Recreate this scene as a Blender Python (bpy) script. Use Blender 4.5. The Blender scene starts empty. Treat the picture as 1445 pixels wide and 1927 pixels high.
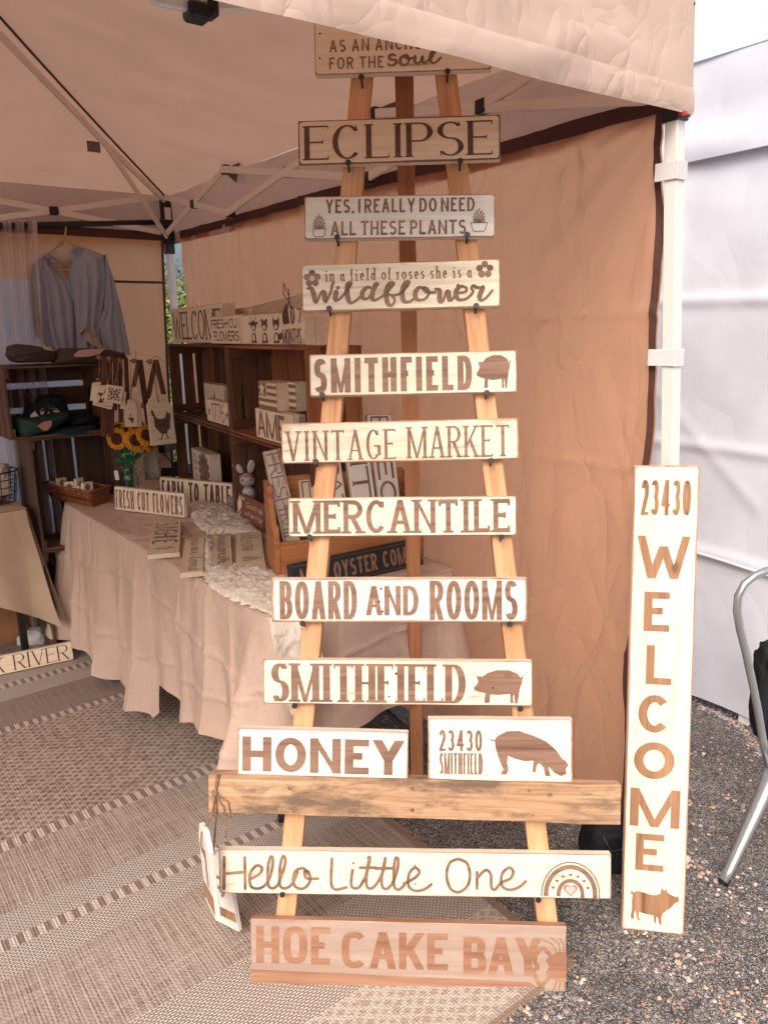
import bpy, bmesh, math, random
from mathutils import Vector, Matrix, noise
from mathutils.geometry import tessellate_polygon
random.seed(7)
SC = bpy.context.scene
COL = SC.collection
R = math.radians
# ---------------------------------------------------------------- camera, world, sun, exposure
FPX = 1450.0; PITCH = R(13.3); ROLL = 0.02; CAMZ = 1.5
cam = bpy.data.cameras.new('camera'); camo = bpy.data.objects.new('camera', cam); COL.objects.link(camo)
cam.sensor_fit = 'VERTICAL'; cam.sensor_height = 24.0; cam.lens = FPX/1927*24.0
cam.clip_start = 0.05; cam.clip_end = 500
_F = Vector((0, math.cos(PITCH), -math.sin(PITCH))); _U = Vector((0, math.sin(PITCH), math.cos(PITCH))); _X = Vector((1, 0, 0))
_r = _X*math.cos(ROLL) - _U*math.sin(ROLL); _u = _X*math.sin(ROLL) + _U*math.cos(ROLL)
camo.matrix_world = Matrix(((_r.x, _u.x, -_F.x, 0), (_r.y, _u.y, -_F.y, 0), (_r.z, _u.z, -_F.z, CAMZ), (0, 0, 0, 1)))
SC.camera = camo
SUN_EL, SUN_AZ = 45.0, 196.0        # compass style: veiled sun stands high behind the photographer
w = bpy.data.worlds.new('World'); SC.world = w; w.use_nodes = True
wn = w.node_tree.nodes; wl = w.node_tree.links
sky = wn.new('ShaderNodeTexSky'); sky.sky_type = 'NISHITA'; sky.sun_disc = False
sky.sun_elevation = R(SUN_EL); sky.sun_rotation = R(SUN_AZ); sky.air_density = 0.7; sky.dust_density = 7.0; sky.ozone_density = 0.4
wl.new(sky.outputs[0], wn['Background'].inputs[0]); wn['Background'].inputs[1].default_value = 0.15
sl = bpy.data.lights.new('sun', 'SUN'); so = bpy.data.objects.new('sun', sl); COL.objects.link(so)
sl.energy = 0.85; sl.angle = R(30); sl.color = (1.0, 0.965, 0.915)
sd = Vector((math.sin(R(SUN_AZ))*math.cos(R(SUN_EL)), math.cos(R(SUN_AZ))*math.cos(R(SUN_EL)), math.sin(R(SUN_EL))))
so.rotation_euler = sd.to_track_quat('Z', 'Y').to_euler()
SC.view_settings.view_transform = 'Standard'; SC.view_settings.look = 'None'
SC.view_settings.exposure = 0.60; SC.view_settings.gamma = 1.0; SC.view_settings.use_curve_mapping = False
SC.cycles.max_bounces = 8; SC.cycles.diffuse_bounces = 4; SC.cycles.glossy_bounces = 2; SC.cycles.transmission_bounces = 5; SC.cycles.transparent_max_bounces = 6
# ---------------------------------------------------------------- measuring helpers (real positions from the photograph)
O = Vector((0, 0, CAMZ))
def ray(x, y):
    a = x-722.5; b = 963.5-y; c, s = math.cos(ROLL), math.sin(ROLL)
    return _X*(a*c+b*s) + _U*(-a*s+b*c) + _F*FPX
def onz(p, z):
    d = ray(*p); return O + d*((z-CAMZ)/d.z)
def onplane(p, q, n):
    d = ray(*p); return O + d*((q-O).dot(n)/d.dot(n))
def frame(o, x, y):
    x = x.normalized(); z = x.cross(y).normalized(); y = z.cross(x)
    return Matrix(((x.x, y.x, z.x, o.x), (x.y, y.y, z.y, o.y), (x.z, y.z, z.z, o.z), (0, 0, 0, 1)))
PHI = R(37.2)
UU = Vector((-math.sin(PHI), math.cos(PHI), 0)); VV = Vector((-math.cos(PHI), -math.sin(PHI), 0)); ZZ = Vector((0, 0, 1))
PP = Vector((0.683, 1.922, 0)); LT = 2.95; QQ = PP+UU*LT; SS = PP+VV*LT; RR = QQ+VV*LT
# ---------------------------------------------------------------- object helpers
def link(o, parent=None):
    COL.objects.link(o)
    if parent is not None: o.parent = parent
    return o
def tag(o, label=None, cat=None, group=None, kind=None):
    if label: o['label'] = label
    if cat: o['category'] = cat
    if group: o['group'] = group
    if kind: o['kind'] = kind
    return o
def thing(name, label, cat, M=None, group=None):
    o = bpy.data.objects.new(name, None); link(o); o.empty_display_size = .05
    if M is not None: o.matrix_world = M
    return tag(o, label, cat, group)
class MB:
    def __init__(s): s.v = []; s.f = []; s.m = []; s.mi = 0
    def add(s, vs, fs):
        n = len(s.v); s.v += [tuple(v) for v in vs]; s.f += [tuple(i+n for i in f) for f in fs]; s.m += [s.mi]*len(fs); return s
    def box(s, x0, x1, y0, y1, z0, z1, M=None):
        vs = [Vector((x, y, z)) for z in (z0, z1) for y in (y0, y1) for x in (x0, x1)]
        if M is not None: vs = [M @ v for v in vs]
        return s.add(vs, [(0,2,3,1),(4,5,7,6),(0,1,5,4),(2,6,7,3),(0,4,6,2),(1,3,7,5)])
    def tube(s, pts, r, seg=8, closed=False, flat=1.0, cap=True):
        pts = [Vector(p) for p in pts]; n = len(pts)
        rs = r if isinstance(r, (list, tuple)) else [r]*n
        vs = []; prev = None
        for i, p in enumerate(pts):
            if closed: d = pts[(i+1) % n]-pts[i-1]
            else: d = pts[min(i+1, n-1)]-pts[max(i-1, 0)]
            d = d.normalized() if d.length > 1e-9 else Vector((0,0,1))
            if prev is None:
                a = d.orthogonal().normalized()
                if abs(d.z) < .9: a = (ZZ - d*d.z).normalized()
            else:
                a = prev - d*prev.dot(d); a = a.normalized() if a.length > 1e-6 else d.orthogonal().normalized()
            prev = a; b = d.cross(a)
            for k in range(seg):
                t = 2*math.pi*k/seg
                vs.append(p + a*math.cos(t)*rs[i]*flat + b*math.sin(t)*rs[i])
        fs = []
        for i in range(n if closed else n-1):
            j = (i+1) % n
            for k in range(seg):
                l = (k+1) % seg; fs.append((i*seg+k, i*seg+l, j*seg+l, j*seg+k))
        if not closed and cap:
            fs.append(tuple(range(seg-1, -1, -1))); fs.append(tuple((n-1)*seg+k for k in range(seg)))
        return s.add(vs, fs)
    def lathe(s, prof, seg=24, c=(0,0,0), M=None):
        vs = []; n = len(prof)
        for (r, z) in prof:
            for k in range(seg):
                t = 2*math.pi*k/seg; v = Vector((c[0]+r*math.cos(t), c[1]+r*math.sin(t), c[2]+z))
                vs.append(M @ v if M is not None else v)
        fs = [(i*seg+k, i*seg+(k+1) % seg, (i+1)*seg+(k+1) % seg, (i+1)*seg+k) for i in range(n-1) for k in range(seg)]
        return s.add(vs, fs)
    def ball(s, c, r, seg=12, rings=8, sc=(1,1,1), M=None):
        prof = [(max(1e-5, math.sin(math.pi*i/rings)), -math.cos(math.pi*i/rings)) for i in range(rings+1)]
        vs = []; n = len(prof)
        for (pr, z) in prof:
            for k in range(seg):
                t = 2*math.pi*k/seg; v = Vector((c[0]+r*sc[0]*pr*math.cos(t), c[1]+r*sc[1]*pr*math.sin(t), c[2]+r*sc[2]*z))
                vs.append(M @ v if M is not None else v)
        fs = [(i*seg+k, i*seg+(k+1) % seg, (i+1)*seg+(k+1) % seg, (i+1)*seg+k) for i in range(n-1) for k in range(seg)]
        return s.add(vs, fs)
    def grid(s, fn, nu, nv, closed_u=False):
        vs = []
        for j in range(nv+1):
            for i in range(nu if closed_u else nu+1): vs.append(fn(i/nu, j/nv))
        w = nu if closed_u else nu+1
        fs = [(j*w+i, j*w+(i+1) % w, (j+1)*w+(i+1) % w, (j+1)*w+i) for j in range(nv) for i in range(nu)]
        return s.add(vs, fs)
    def poly(s, pts, y, z=0):            # filled 2-D outline facing -y
        n = len(pts); vs = [Vector((p[0], y, p[1])) for p in pts]
        tr = tessellate_polygon([[Vector((p[0], p[1], 0)) for p in pts]])
        fs = []
        for t in tr:
            a, b, c = [pts[i] for i in t]
            ar = (b[0]-a[0])*(c[1]-a[1])-(c[0]-a[0])*(b[1]-a[1])
            fs.append(t if ar > 0 else (t[0], t[2], t[1]))
        return s.add(vs, fs)
    def prism(s, pts, y0, y1):           # outline in x/z extruded along y
        ar = sum(pts[i][0]*pts[(i+1) % len(pts)][1]-pts[(i+1) % len(pts)][0]*pts[i][1] for i in range(len(pts)))
        if ar < 0: pts = pts[::-1]
        n = len(pts); s.poly(pts, y0)
        k = len(s.v); s.poly(pts, y1)
        m = len(tessellate_polygon([[Vector((p[0], p[1], 0)) for p in pts]]))
        s.f[-m:] = [tuple(reversed(f)) for f in s.f[-m:]]
        a = k-n
        fs = [(a+i, k+i, k+(i+1) % n, a+(i+1) % n) for i in range(n)]
        s.f += fs; s.m += [s.mi]*len(fs); return s
    def build(s, name, mats, parent=None, smooth=False, M=None, bevel=0, auto=None):
        me = bpy.data.meshes.new(name); me.from_pydata(s.v, [], s.f)
        if not isinstance(mats, (list, tuple)): mats = [mats]
        for m in mats: me.materials.append(m)
        if len(mats) > 1: me.polygons.foreach_set('material_index', s.m)
        if smooth: me.polygons.foreach_set('use_smooth', [True]*len(me.polygons))
        me.update()
        if auto is not None: me.polygons.foreach_set('use_smooth', [True]*len(me.polygons)); me.set_sharp_from_angle(angle=R(auto))
        if bevel:
            bm = bmesh.new(); bm.from_mesh(me)
            bmesh.ops.bevel(bm, geom=list(bm.edges), offset=bevel, segments=1, affect='EDGES', clamp_overlap=True)
            bm.to_mesh(me); bm.free()
        o = bpy.data.objects.new(name, me); link(o, parent)
        if M is not None: o.matrix_local = M
        return o
BOX = {}
def plank(name, mt, parent, p0, p1, wd, width, thick, rough=0.0015):
    """board from p0 to p1 (parent space); wd = direction of its width; mesh has its length along local x"""
    p0 = Vector(p0); p1 = Vector(p1); L = (p1-p0).length
    key = (round(L, 4), round(width, 4), round(thick, 4), mt.name, random.randrange(3))
    if key not in BOX:
        n = max(2, int(L/.08)); vs = []; fs = []
        b = min(.0022, thick*.2)
        for i in range(n+1):
            x = L*i/n
            e = [(-width/2, -thick/2+b), (-width/2+b, -thick/2), (width/2-b, -thick/2), (width/2, -thick/2+b), (width/2, thick/2-b), (width/2-b, thick/2), (-width/2+b, thick/2), (-width/2, thick/2-b)]
            for (yy, zz) in e:
                vs.append((x, yy+random.uniform(-rough, rough)*.6, zz+random.uniform(-rough, rough)*.4))
        for i in range(n):
            for k in range(8): l = (k+1) % 8; fs.append((i*8+k, i*8+l, (i+1)*8+l, (i+1)*8+k))
        fs.append(tuple(range(7, -1, -1))); fs.append(tuple(n*8+k for k in range(8)))
        me = bpy.data.meshes.new(name); me.from_pydata(vs, [], fs); me.materials.append(mt)
        bm = bmesh.new(); bm.from_mesh(me); bmesh.ops.recalc_face_normals(bm, faces=list(bm.faces)); bm.to_mesh(me); bm.free()
        BOX[key] = me
    o = bpy.data.objects.new(name, BOX[key]); link(o, parent)
    o.matrix_local = frame(p0, p1-p0, Vector(wd)); return o
def fbm(p, o=4): return noise.fractal(p, 1.0, 2.0, o)
def ridge(p, o=3):
    a = 0; k = 1.0; s = 0
    for i in range(o):
        a += (1-abs(noise.noise(p*k))*2.2)*(.55**i); s += .55**i; k *= 2.03
    return a/s
# ---------------------------------------------------------------- materials
class MT:
    def __init__(s, name):
        s.m = bpy.data.materials.new(name); s.m.use_nodes = True; s.t = s.m.node_tree; s.n = s.t.nodes; s.b = s.n['Principled BSDF']; s.out = s.n['Material Output']
        s.tc = s.n.new('ShaderNodeTexCoord')
    def l(s, a, b): s.t.links.new(a, b)
    def node(s, t, **kw):
        n = s.n.new(t)
        for k, v in kw.items():
            if k.startswith('i_'): 
                kk = k[2:]; kk = int(kk) if kk.isdigit() else kk.replace('_', ' '); n.inputs[kk].default_value = v
            else: setattr(n, k, v)
        return n
    def coord(s, scale=(1,1,1), rnd=True, out='Object'):
        mp = s.node('ShaderNodeMapping'); mp.inputs['Scale'].default_value = scale
        s.l(s.tc.outputs[out], mp.inputs[0])
        if rnd:
            oi = s.node('ShaderNodeObjectInfo'); mu = s.node('ShaderNodeMath', operation='MULTIPLY', i_1=37.0); s.l(oi.outputs['Random'], mu.inputs[0])
            s.l(mu.outputs[0], mp.inputs['Location'])
        return mp.outputs[0]
    def noise(s, co, scale=5, detail=4, rough=.55, dist=0.0):
        n = s.node('ShaderNodeTexNoise'); n.inputs['Scale'].default_value = scale; n.inputs['Detail'].default_value = detail
        n.inputs['Roughness'].default_value = rough; n.inputs['Distortion'].default_value = dist; s.l(co, n.inputs['Vector']); return n.outputs[0]
    def ramp(s, f, stops, interp='LINEAR'):
        r = s.node('ShaderNodeValToRGB'); cr = r.color_ramp; cr.interpolation = interp
        while len(cr.elements) > len(stops): cr.elements.remove(cr.elements[-1])
        while len(cr.elements) < len(stops): cr.elements.new(1.0)
        for e, (p, c) in zip(cr.elements, stops):
            e.position = p; e.color = (c, c, c, 1) if isinstance(c, (int, float)) else (*c[:3], 1)
        s.l(f, r.inputs[0]); return r.outputs[0]
    def mix(s, f, a, b, mode='MIX'):
        m = s.node('ShaderNodeMix', data_type='RGBA', blend_type=mode)
        for src, k in ((f, 0), (a, 6), (b, 7)):
            if isinstance(src, (int, float)): m.inputs[k].default_value = src if k == 0 else (src, src, src, 1)
            elif isinstance(src, tuple): m.inputs[k].default_value = (*src[:3], 1)
            else: s.l(src, m.inputs[k])
        return m.outputs[2]
    def math(s, op, a, b=0.5, c=None):
        m = s.node('ShaderNodeMath', operation=op)
        for i, q in enumerate((a, b, c)):
            if q is None: continue
            if isinstance(q, (int, float)): m.inputs[i].default_value = q
            else: s.l(q, m.inputs[i])
        return m.outputs[0]
    def col(s, c):
        if isinstance(c, tuple): s.b.inputs['Base Color'].default_value = (*c[:3], 1)
        else: s.l(c, s.b.inputs['Base Color'])
    def bump(s, h, strength=.3, dist=.002, prev=None):
        b = s.node('ShaderNodeBump'); b.inputs['Strength'].default_value = strength; b.inputs['Distance'].default_value = dist
        s.l(h, b.inputs['Height'])
        if prev is not None: s.l(prev, b.inputs['Normal'])
        s.l(b.outputs[0], s.b.inputs['Normal']); return b.outputs[0]
    def rough(s, r, spec=None):
        s.b.inputs['Roughness'].default_value = r
        if spec is not None: s.b.inputs['Specular IOR Level'].default_value = spec
def wood_col(t, dark, mid, light, axis='x', fine=1.0, rnd=True):
    k = {'x': (1.6, 26, 26), 'z': (26, 26, 1.6), 'y': (26, 1.6, 26)}[axis]
    co = t.coord(tuple(a*fine for a in k), rnd)
    n1 = t.noise(co, 1.0, 5, .6, 1.2)
    k2 = {'x': (6, 190, 190), 'z': (190, 190, 6), 'y': (190, 6, 190)}[axis]
    co2 = t.coord(tuple(a*fine for a in k2), rnd); n2 = t.noise(co2, 1.0, 3, .6)
    f = t.math('ADD', t.math('MULTIPLY', n1, .75), t.math('MULTIPLY', n2, .25))
    c = t.ramp(f, [(.30, dark), (.48, mid), (.66, light)])
    return c, n1, n2
def wood(name, dark, mid, light, axis='x', fine=1.0, rough=.62, spots=0.0, spotc=(.1,.05,.03)):
    t = MT(name); c, n1, n2 = wood_col(t, dark, mid, light, axis, fine)
    co = t.coord((1,1,1)); big = t.noise(co, 3.0, 3); c = t.mix(t.ramp(big, [(.35, .25), (.65, 0.0)]), c, t.mix(1.0, c, (.72,.66,.6), 'MULTIPLY'))
    # knots
    vo = t.node('ShaderNodeTexVoronoi'); vo.inputs['Scale'].default_value = 5.0
    kk = t.coord({'x': (1, 1.6, 1.6), 'z': (1.6, 1.6, 1), 'y': (1.6, 1, 1.6)}[axis]); t.l(kk, vo.inputs['Vector'])
    c = t.mix(t.ramp(vo.outputs['Distance'], [(.05, .85), (.11, 0.0)]), c, dark)
    if spots: c = t.mix(t.math('MULTIPLY', t.ramp(t.noise(t.coord({'x': (3, 9, 9), 'z': (9, 9, 3), 'y': (9, 3, 9)}[axis]), 1.6, 6, .75), [(.47, 0), (.62, 1)]), spots), c, spotc)
    t.col(c); t.rough(rough, .3); t.bump(n2, .35, .0012); return t.m
def painted(name, paint, wdark, wmid, axis='x', wear=.5, paint2=None, rough=.55, thr=.615):
    """paint over wood: streaks of wood come through, tiny pits and brush marks"""
    t = MT(name); c, n1, n2 = wood_col(t, wdark, wmid, tuple(min(1, a*1.25) for a in wmid), axis)
    k = {'x': (7, 70, 70), 'z': (70, 70, 7)}[axis]; co = t.coord(k)
    m1 = t.noise(co, 1.0, 6, .7, .5); big = t.noise(t.coord((1,1,1)), 7.0, 3)
    m = t.math('ADD', m1, t.math('MULTIPLY', t.math('SUBTRACT', big, .5), .35*wear+.13))
    mask = t.ramp(m, [(thr, 0.0), (thr+.05, .55*wear+.15), (thr+.14, 1.0)])
    p2 = paint2 or tuple(a*k for a, k in zip(paint, (.88,.86,.82)))
    pc = t.mix(t.ramp(t.noise(t.coord({'x': (4, 95, 95), 'z': (95, 95, 4)}[axis]), 1.0, 4, .65), [(.38, 0), (.62, 1)]), paint, p2)
    pc = t.mix(t.ramp(n1, [(.50, 0), (.68, .85)]), pc, tuple(a*k for a, k in zip(paint, (.80,.75,.69))))
    pc = t.mix(t.ramp(t.noise(t.coord((1,1,1)), 210.0, 3, .6), [(.66, 0), (.72, .8)]), pc, wmid)
    pc = t.mix(t.ramp(t.noise(t.coord((1,1,1)), 14.0, 4, .6), [(.4, 0), (.75, .45)]), pc, tuple(a*b for a, b in zip(p2, (.95, .9, .82))))
    t.col(t.mix(mask, pc, c)); t.rough(rough, .35)
    h = t.math('SUBTRACT', t.math('MULTIPLY', n2, .5), mask); t.bump(h, .35, .0008); return t.m
def flat(name, c, rough=.6, metal=0.0, spec=.4, var=.06, vs=30):
    t = MT(name); n = t.noise(t.coord((1,1,1)), vs, 4)
    t.col(t.mix(t.ramp(n, [(.3, 0), (.7, 1)]), tuple(a*(1-var) for a in c), tuple(min(1, a*(1+var)) for a in c)))
    t.rough(rough, spec); t.b.inputs['Metallic'].default_value = metal; return t.m
def fabric(name, c, transl=0.0, tc=None, weave=900, wst=.25, crease=.0, cs=9.0, rough=.75, sheen=0.0, alpha=1.0, slub=0.0, var=.08, spec=.3, cdist=.006, aniso=(1, 1, 1)):
    t = MT(name); co = t.coord((1,1,1)); n = t.noise(co, 4.0, 4)
    cc = t.mix(t.ramp(n, [(.3, 0), (.7, 1)]), tuple(a*(1-var) for a in c), tuple(min(1, a*(1+var)) for a in c))
    h = None
    if slub:
        s1 = t.noise(t.coord((420, 420, 14)), 1.0, 2); s2 = t.noise(t.coord((14, 14, 420)), 1.0, 2)
        sl_ = t.math('ADD', s1, s2); cc = t.mix(t.ramp(sl_, [(.85, slub), (1.15, 0)]), cc, tuple(a*.62 for a in c)); h = sl_
    t.col(cc); t.rough(rough, spec); nb = None
    if crease:
        wv_ = t.node('ShaderNodeTexNoise'); wv_.inputs['Scale'].default_value = cs*.6; wv_.inputs['Detail'].default_value = 2; cw = t.coord(aniso); t.l(cw, wv_.inputs['Vector'])
        sc_ = t.node('ShaderNodeVectorMath', operation='SCALE'); t.l(wv_.outputs['Color'], sc_.inputs[0]); sc_.inputs[3].default_value = 1.6/cs
        ad_ = t.node('ShaderNodeVectorMath', operation='ADD'); t.l(cw, ad_.inputs[0]); t.l(sc_.outputs[0], ad_.inputs[1])
        hh = None
        for ks, wt_ in ((.6, 1.0), (1.7, .42)):
            vo = t.node('ShaderNodeTexVoronoi', feature='DISTANCE_TO_EDGE'); vo.inputs['Scale'].default_value = cs*ks; t.l(ad_.outputs[0], vo.inputs['Vector'])
            e = t.math('MULTIPLY', t.math('POWER', t.math('MINIMUM', t.math('MULTIPLY', vo.outputs['Distance'], 2.6), 1.0), .7), wt_)
            hh = e if hh is None else t.math('ADD', hh, e)
        hh = t.math('MULTIPLY', hh, t.ramp(t.noise(cw, cs*.35, 2), [(.35, .25), (.65, 1.0)]))
        nb = t.bump(hh, crease, cdist)
    if h is not None: nb = t.bump(h, wst, .0008, nb)
    if transl or alpha < 1:
        tr = t.node('ShaderNodeBsdfTranslucent'); tr.inputs[0].default_value = (*(tc or c), 1)
        if nb is not None: t.l(nb, tr.inputs['Normal'])
        ms = t.node('ShaderNodeMixShader'); ms.inputs[0].default_value = transl; t.l(t.b.outputs[0], ms.inputs[1]); t.l(tr.outputs[0], ms.inputs[2]); o = ms.outputs[0]
        if alpha < 1:
            tp = t.node('ShaderNodeBsdfTransparent'); m2 = t.node('ShaderNodeMixShader'); m2.inputs[0].default_value = alpha
            t.l(tp.outputs[0], m2.inputs[1]); t.l(o, m2.inputs[2]); o = m2.outputs[0]
        t.l(o, t.out.inputs[0])
    return t.m
M = {}
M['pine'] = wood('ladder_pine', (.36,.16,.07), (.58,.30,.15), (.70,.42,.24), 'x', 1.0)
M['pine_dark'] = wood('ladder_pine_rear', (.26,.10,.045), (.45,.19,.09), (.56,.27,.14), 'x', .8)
M['barn'] = wood('weathered_plank', (.20,.11,.065), (.43,.26,.15), (.58,.38,.235), 'x', 1.2, .8, .9, (.14,.095,.065))
M['crate'] = wood('crate_wood', (.050,.024,.015), (.125,.056,.033), (.21,.10,.058), 'x', .9, .7, .4, (.05,.025,.015))
M['crate_warm'] = wood('crate_wood_warm', (.13,.045,.018), (.27,.10,.042), (.37,.155,.07), 'x', .9, .6)
M['crate_grey'] = wood('crate_wood_grey', (.05,.030,.022), (.11,.062,.044), (.17,.10,.075), 'x', .9, .7)
M['oak'] = wood('oiled_oak', (.20,.07,.025), (.38,.15,.055), (.50,.22,.09), 'x', .8, .45)
M['rack'] = wood('peg_rack_wood', (.06,.026,.016), (.115,.05,.03), (.16,.075,.045), 'x', 1, .6)
M['knob'] = wood('bead_wood', (.16,.07,.035), (.26,.12,.065), (.34,.17,.10), 'x', 1, .55)
M['letter'] = wood('lettering_wood', (.115,.060,.040), (.230,.130,.088), (.33,.20,.14), 'x', 1.3, .6)
M['letter_z'] = wood('lettering_wood_upright', (.16,.078,.038), (.32,.17,.09), (.43,.245,.135), 'z', 1.1, .6)
M['letter_dk'] = wood('lettering_dark', (.07,.035,.028), (.105,.055,.045), (.15,.085,.065), 'x', 1.3, .6)
M['letter_cu'] = wood('lettering_copper', (.21,.10,.06), (.33,.17,.105), (.42,.245,.155), 'x', 1.0, .5)
M['rim'] = wood('sign_edge_wood', (.24,.12,.07), (.42,.25,.16), (.60,.42,.30), 'x', 1.2, .65)
M['rim_z'] = wood('sign_edge_wood_upright', (.28,.14,.08), (.47,.27,.16), (.62,.42,.28), 'z', 1.2, .65)
M['rim_dk'] = wood('sign_edge_dark', (.10,.05,.035), (.18,.095,.065), (.28,.17,.12), 'x', 1.2, .65)
wd, wm = (.26,.13,.08), (.46,.29,.19)
M['paint_cream'] = painted('cream_paint', (.77,.715,.59), wd, wm, 'x', .6)
M['paint_streaky'] = painted('cream_paint_streaky', (.77,.70,.56), wd, (.5,.36,.24), 'x', 1.0, (.62,.53,.40), .55, .565)
M['paint_white'] = painted('white_paint', (.76,.745,.69), wd, wm, 'x', .4, None, .5, .68)
M['paint_worn'] = painted('worn_white_paint', (.82,.78,.69), (.22,.14,.10), (.45,.32,.24), 'x', 1.0, None, .6, .60)
M['paint_tan'] = painted('tan_paint', (.84,.71,.55), wd, wm, 'x', .3, (.74,.60,.45), .5, .70)
M['paint_beige'] = painted('beige_paint', (.70,.60,.47), wd, wm, 'x', .4, None, .55, .68)
M['paint_shade'] = painted('plain_sign_paint', (.82,.71,.58), wd, wm, 'x', .4, None, .55, .70)
M['paint_taupe'] = painted('taupe_wash', (.42,.315,.26), (.30,.16,.10), (.42,.26,.18), 'x', .6, (.36,.265,.215), .5, .64)
M['paint_up'] = painted('cream_paint_upright', (.77,.72,.62), (.40,.22,.13), (.55,.36,.23), 'z', .4, None, .5, .70)
M['paint_speck'] = painted('speckled_white_paint', (.56,.50,.46), (.12,.08,.065), (.24,.16,.12), 'x', 1.0, None, .7, .50)
M['brown_board'] = flat('brown_board', (.20,.085,.055), .6)
M['black_board'] = painted('black_sign_paint', (.022,.023,.026), (.03,.02,.02), (.06,.04,.03), 'x', .4, None, .5, .7)
M['ink'] = flat('black_ink', (.03,.025,.025), .6)
M['light_print'] = flat('light_print', (.85,.68,.48), .6)
M['tag_white'] = painted('tag_white_paint', (.78,.76,.73), wd, wm, 'z', .3, None, .5, .72)
M['pink'] = flat('pink_paint', (.80,.42,.36), .6)
M['yellow'] = flat('sun_yellow', (.75,.42,.10), .6)
M['black_metal'] = flat('black_metal', (.014,.016,.020), .45, 0.0, .5)
M['black_plastic'] = flat('black_plastic', (.012,.013,.016), .4)
M['red_plastic'] = flat('red_plastic', (.45,.03,.02), .45)
M['white_metal'] = flat('white_painted_steel', (.72,.72,.68), .35, 0.0, .5, .02)
M['truss'] = flat('cream_truss_steel', (.78,.68,.61), .4, 0.0, .5, .03)
M['grey_metal'] = flat('galvanised_steel', (.40,.42,.43), .3, .7, .5, .05, 60)
M['dark_frame'] = flat('dark_grey_frame', (.065,.075,.085), .45)
M['strap'] = fabric('white_strap', (.78,.76,.78), .15)
M['canopy'] = fabric('canopy_fabric', (.52,.35,.275), .36, (.60,.37,.26), crease=.5, cs=4.0, rough=.6, cdist=.004)
M['valance'] = fabric('valance_fabric', (.70,.53,.44), .25, (.6,.41,.32), crease=.55, cs=8.5, rough=.5, cdist=.010)
M['wall'] = fabric('sidewall_fabric', (.50,.265,.16), .56, (.95,.53,.32), crease=1.0, cs=5.5, rough=.45, cdist=.024, aniso=(1, 1, .42), spec=.45)
M['backwall'] = fabric('backwall_fabric', (.62,.34,.20), .72, (1.0,.54,.30), crease=1.0, cs=6, rough=.45, cdist=.014, aniso=(1, 1, .5), spec=.4)
M['trim'] = fabric('brown_trim', (.085,.035,.028), 0, crease=.3, cs=30)
M['seam'] = fabric('seam_tape', (.11,.06,.05), 0)
M['wtent'] = fabric('white_tent_fabric', (.64,.68,.77), .12, (.7,.74,.86), crease=.32, cs=3.2, aniso=(1, 1, .6), rough=.45, cdist=.012, spec=.4)
M['window'] = fabric('window_vinyl', (.66,.64,.66), .5, (.8,.8,.85), crease=.6, cs=12, rough=.4)
M['linen'] = fabric('linen_cloth', (.58,.43,.35), .06, None, crease=.8, cs=5, aniso=(1, 1, .3), slub=.35, wst=.35, cdist=.020)
M['cream_cloth'] = fabric('cream_cloth', (.52,.40,.29), .06, crease=.9, cs=4, aniso=(1,1,.4), cdist=.014, slub=.15)
M['sheer'] = fabric('sheer_curtain', (.76,.66,.64), .35, (.85,.74,.74), alpha=.42, crease=.2, cs=10)
M['lace'] = fabric('lace', (.84,.78,.69), .3, None, crease=.7, cs=55, rough=.9, cdist=.003)
M['yarn'] = fabric('yarn_cream', (.52,.45,.38), 0, crease=.9, cs=70, rough=.95, cdist=.004)
M['blouse'] = None
M['kraft'] = fabric('kraft_paper', (.36,.17,.08), 0, crease=.8, cs=8)
M['charcoal'] = fabric('charcoal_jersey', (.060,.045,.042), 0, crease=.4, cs=14, slub=.1)
M['navy'] = fabric('navy_jersey', (.010,.012,.022), 0, crease=.5, cs=14)
M['teal'] = fabric('teal_jersey', (.014,.038,.055), 0, crease=.5, cs=14)
M['green'] = fabric('green_jersey', (.016,.050,.038), 0, crease=.5, cs=14)
M['black_cloth'] = fabric('black_cloth', (.010,.012,.016), 0, crease=.8, cs=12)
M['patch_pink'] = fabric('pink_patch', (.42,.20,.17), 0)
M['leafgreen'] = fabric('crochet_green', (.015,.16,.05), 0, crease=.9, cs=90)
M['petal'] = fabric('crochet_orange', (1.0,.47,.05), .4, crease=.9, cs=90)
M['disc'] = fabric('crochet_brown', (.085,.025,.018), 0, crease=.9, cs=90)
M['bunny'] = fabric('white_yarn_toy', (.52,.48,.47), 0, crease=.9, cs=110)
M['twine'] = fabric('jute_twine', (.36,.21,.13), 0, crease=.9, cs=150)
M['wicker'] = wood('wicker', (.12,.035,.015), (.26,.085,.035), (.38,.15,.07), 'x', 3, .45)
M['hanger'] = flat('beige_plastic_hanger', (.55,.40,.24), .4)
M['paper'] = flat('white_paper', (.70,.68,.68), .7)
def mk_blouse():
    t = MT('striped_blouse'); co = t.coord((1,1,1), False); wv = t.node('ShaderNodeTexWave', bands_direction='X'); wv.inputs['Scale'].default_value = 42; wv.inputs['Distortion'].default_value = .6; wv.inputs['Detail'].default_value = 1
    t.l(co, wv.inputs['Vector']); t.col(t.mix(t.ramp(wv.outputs[0], [(.35, 0), (.65, 1)]), (.27,.31,.43), (.45,.46,.56))); t.rough(.85, .2)
    a = t.noise(co, 9, 3, .5, .5); t.bump(a, .5, .01); return t.m
M['blouse'] = mk_blouse()
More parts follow.
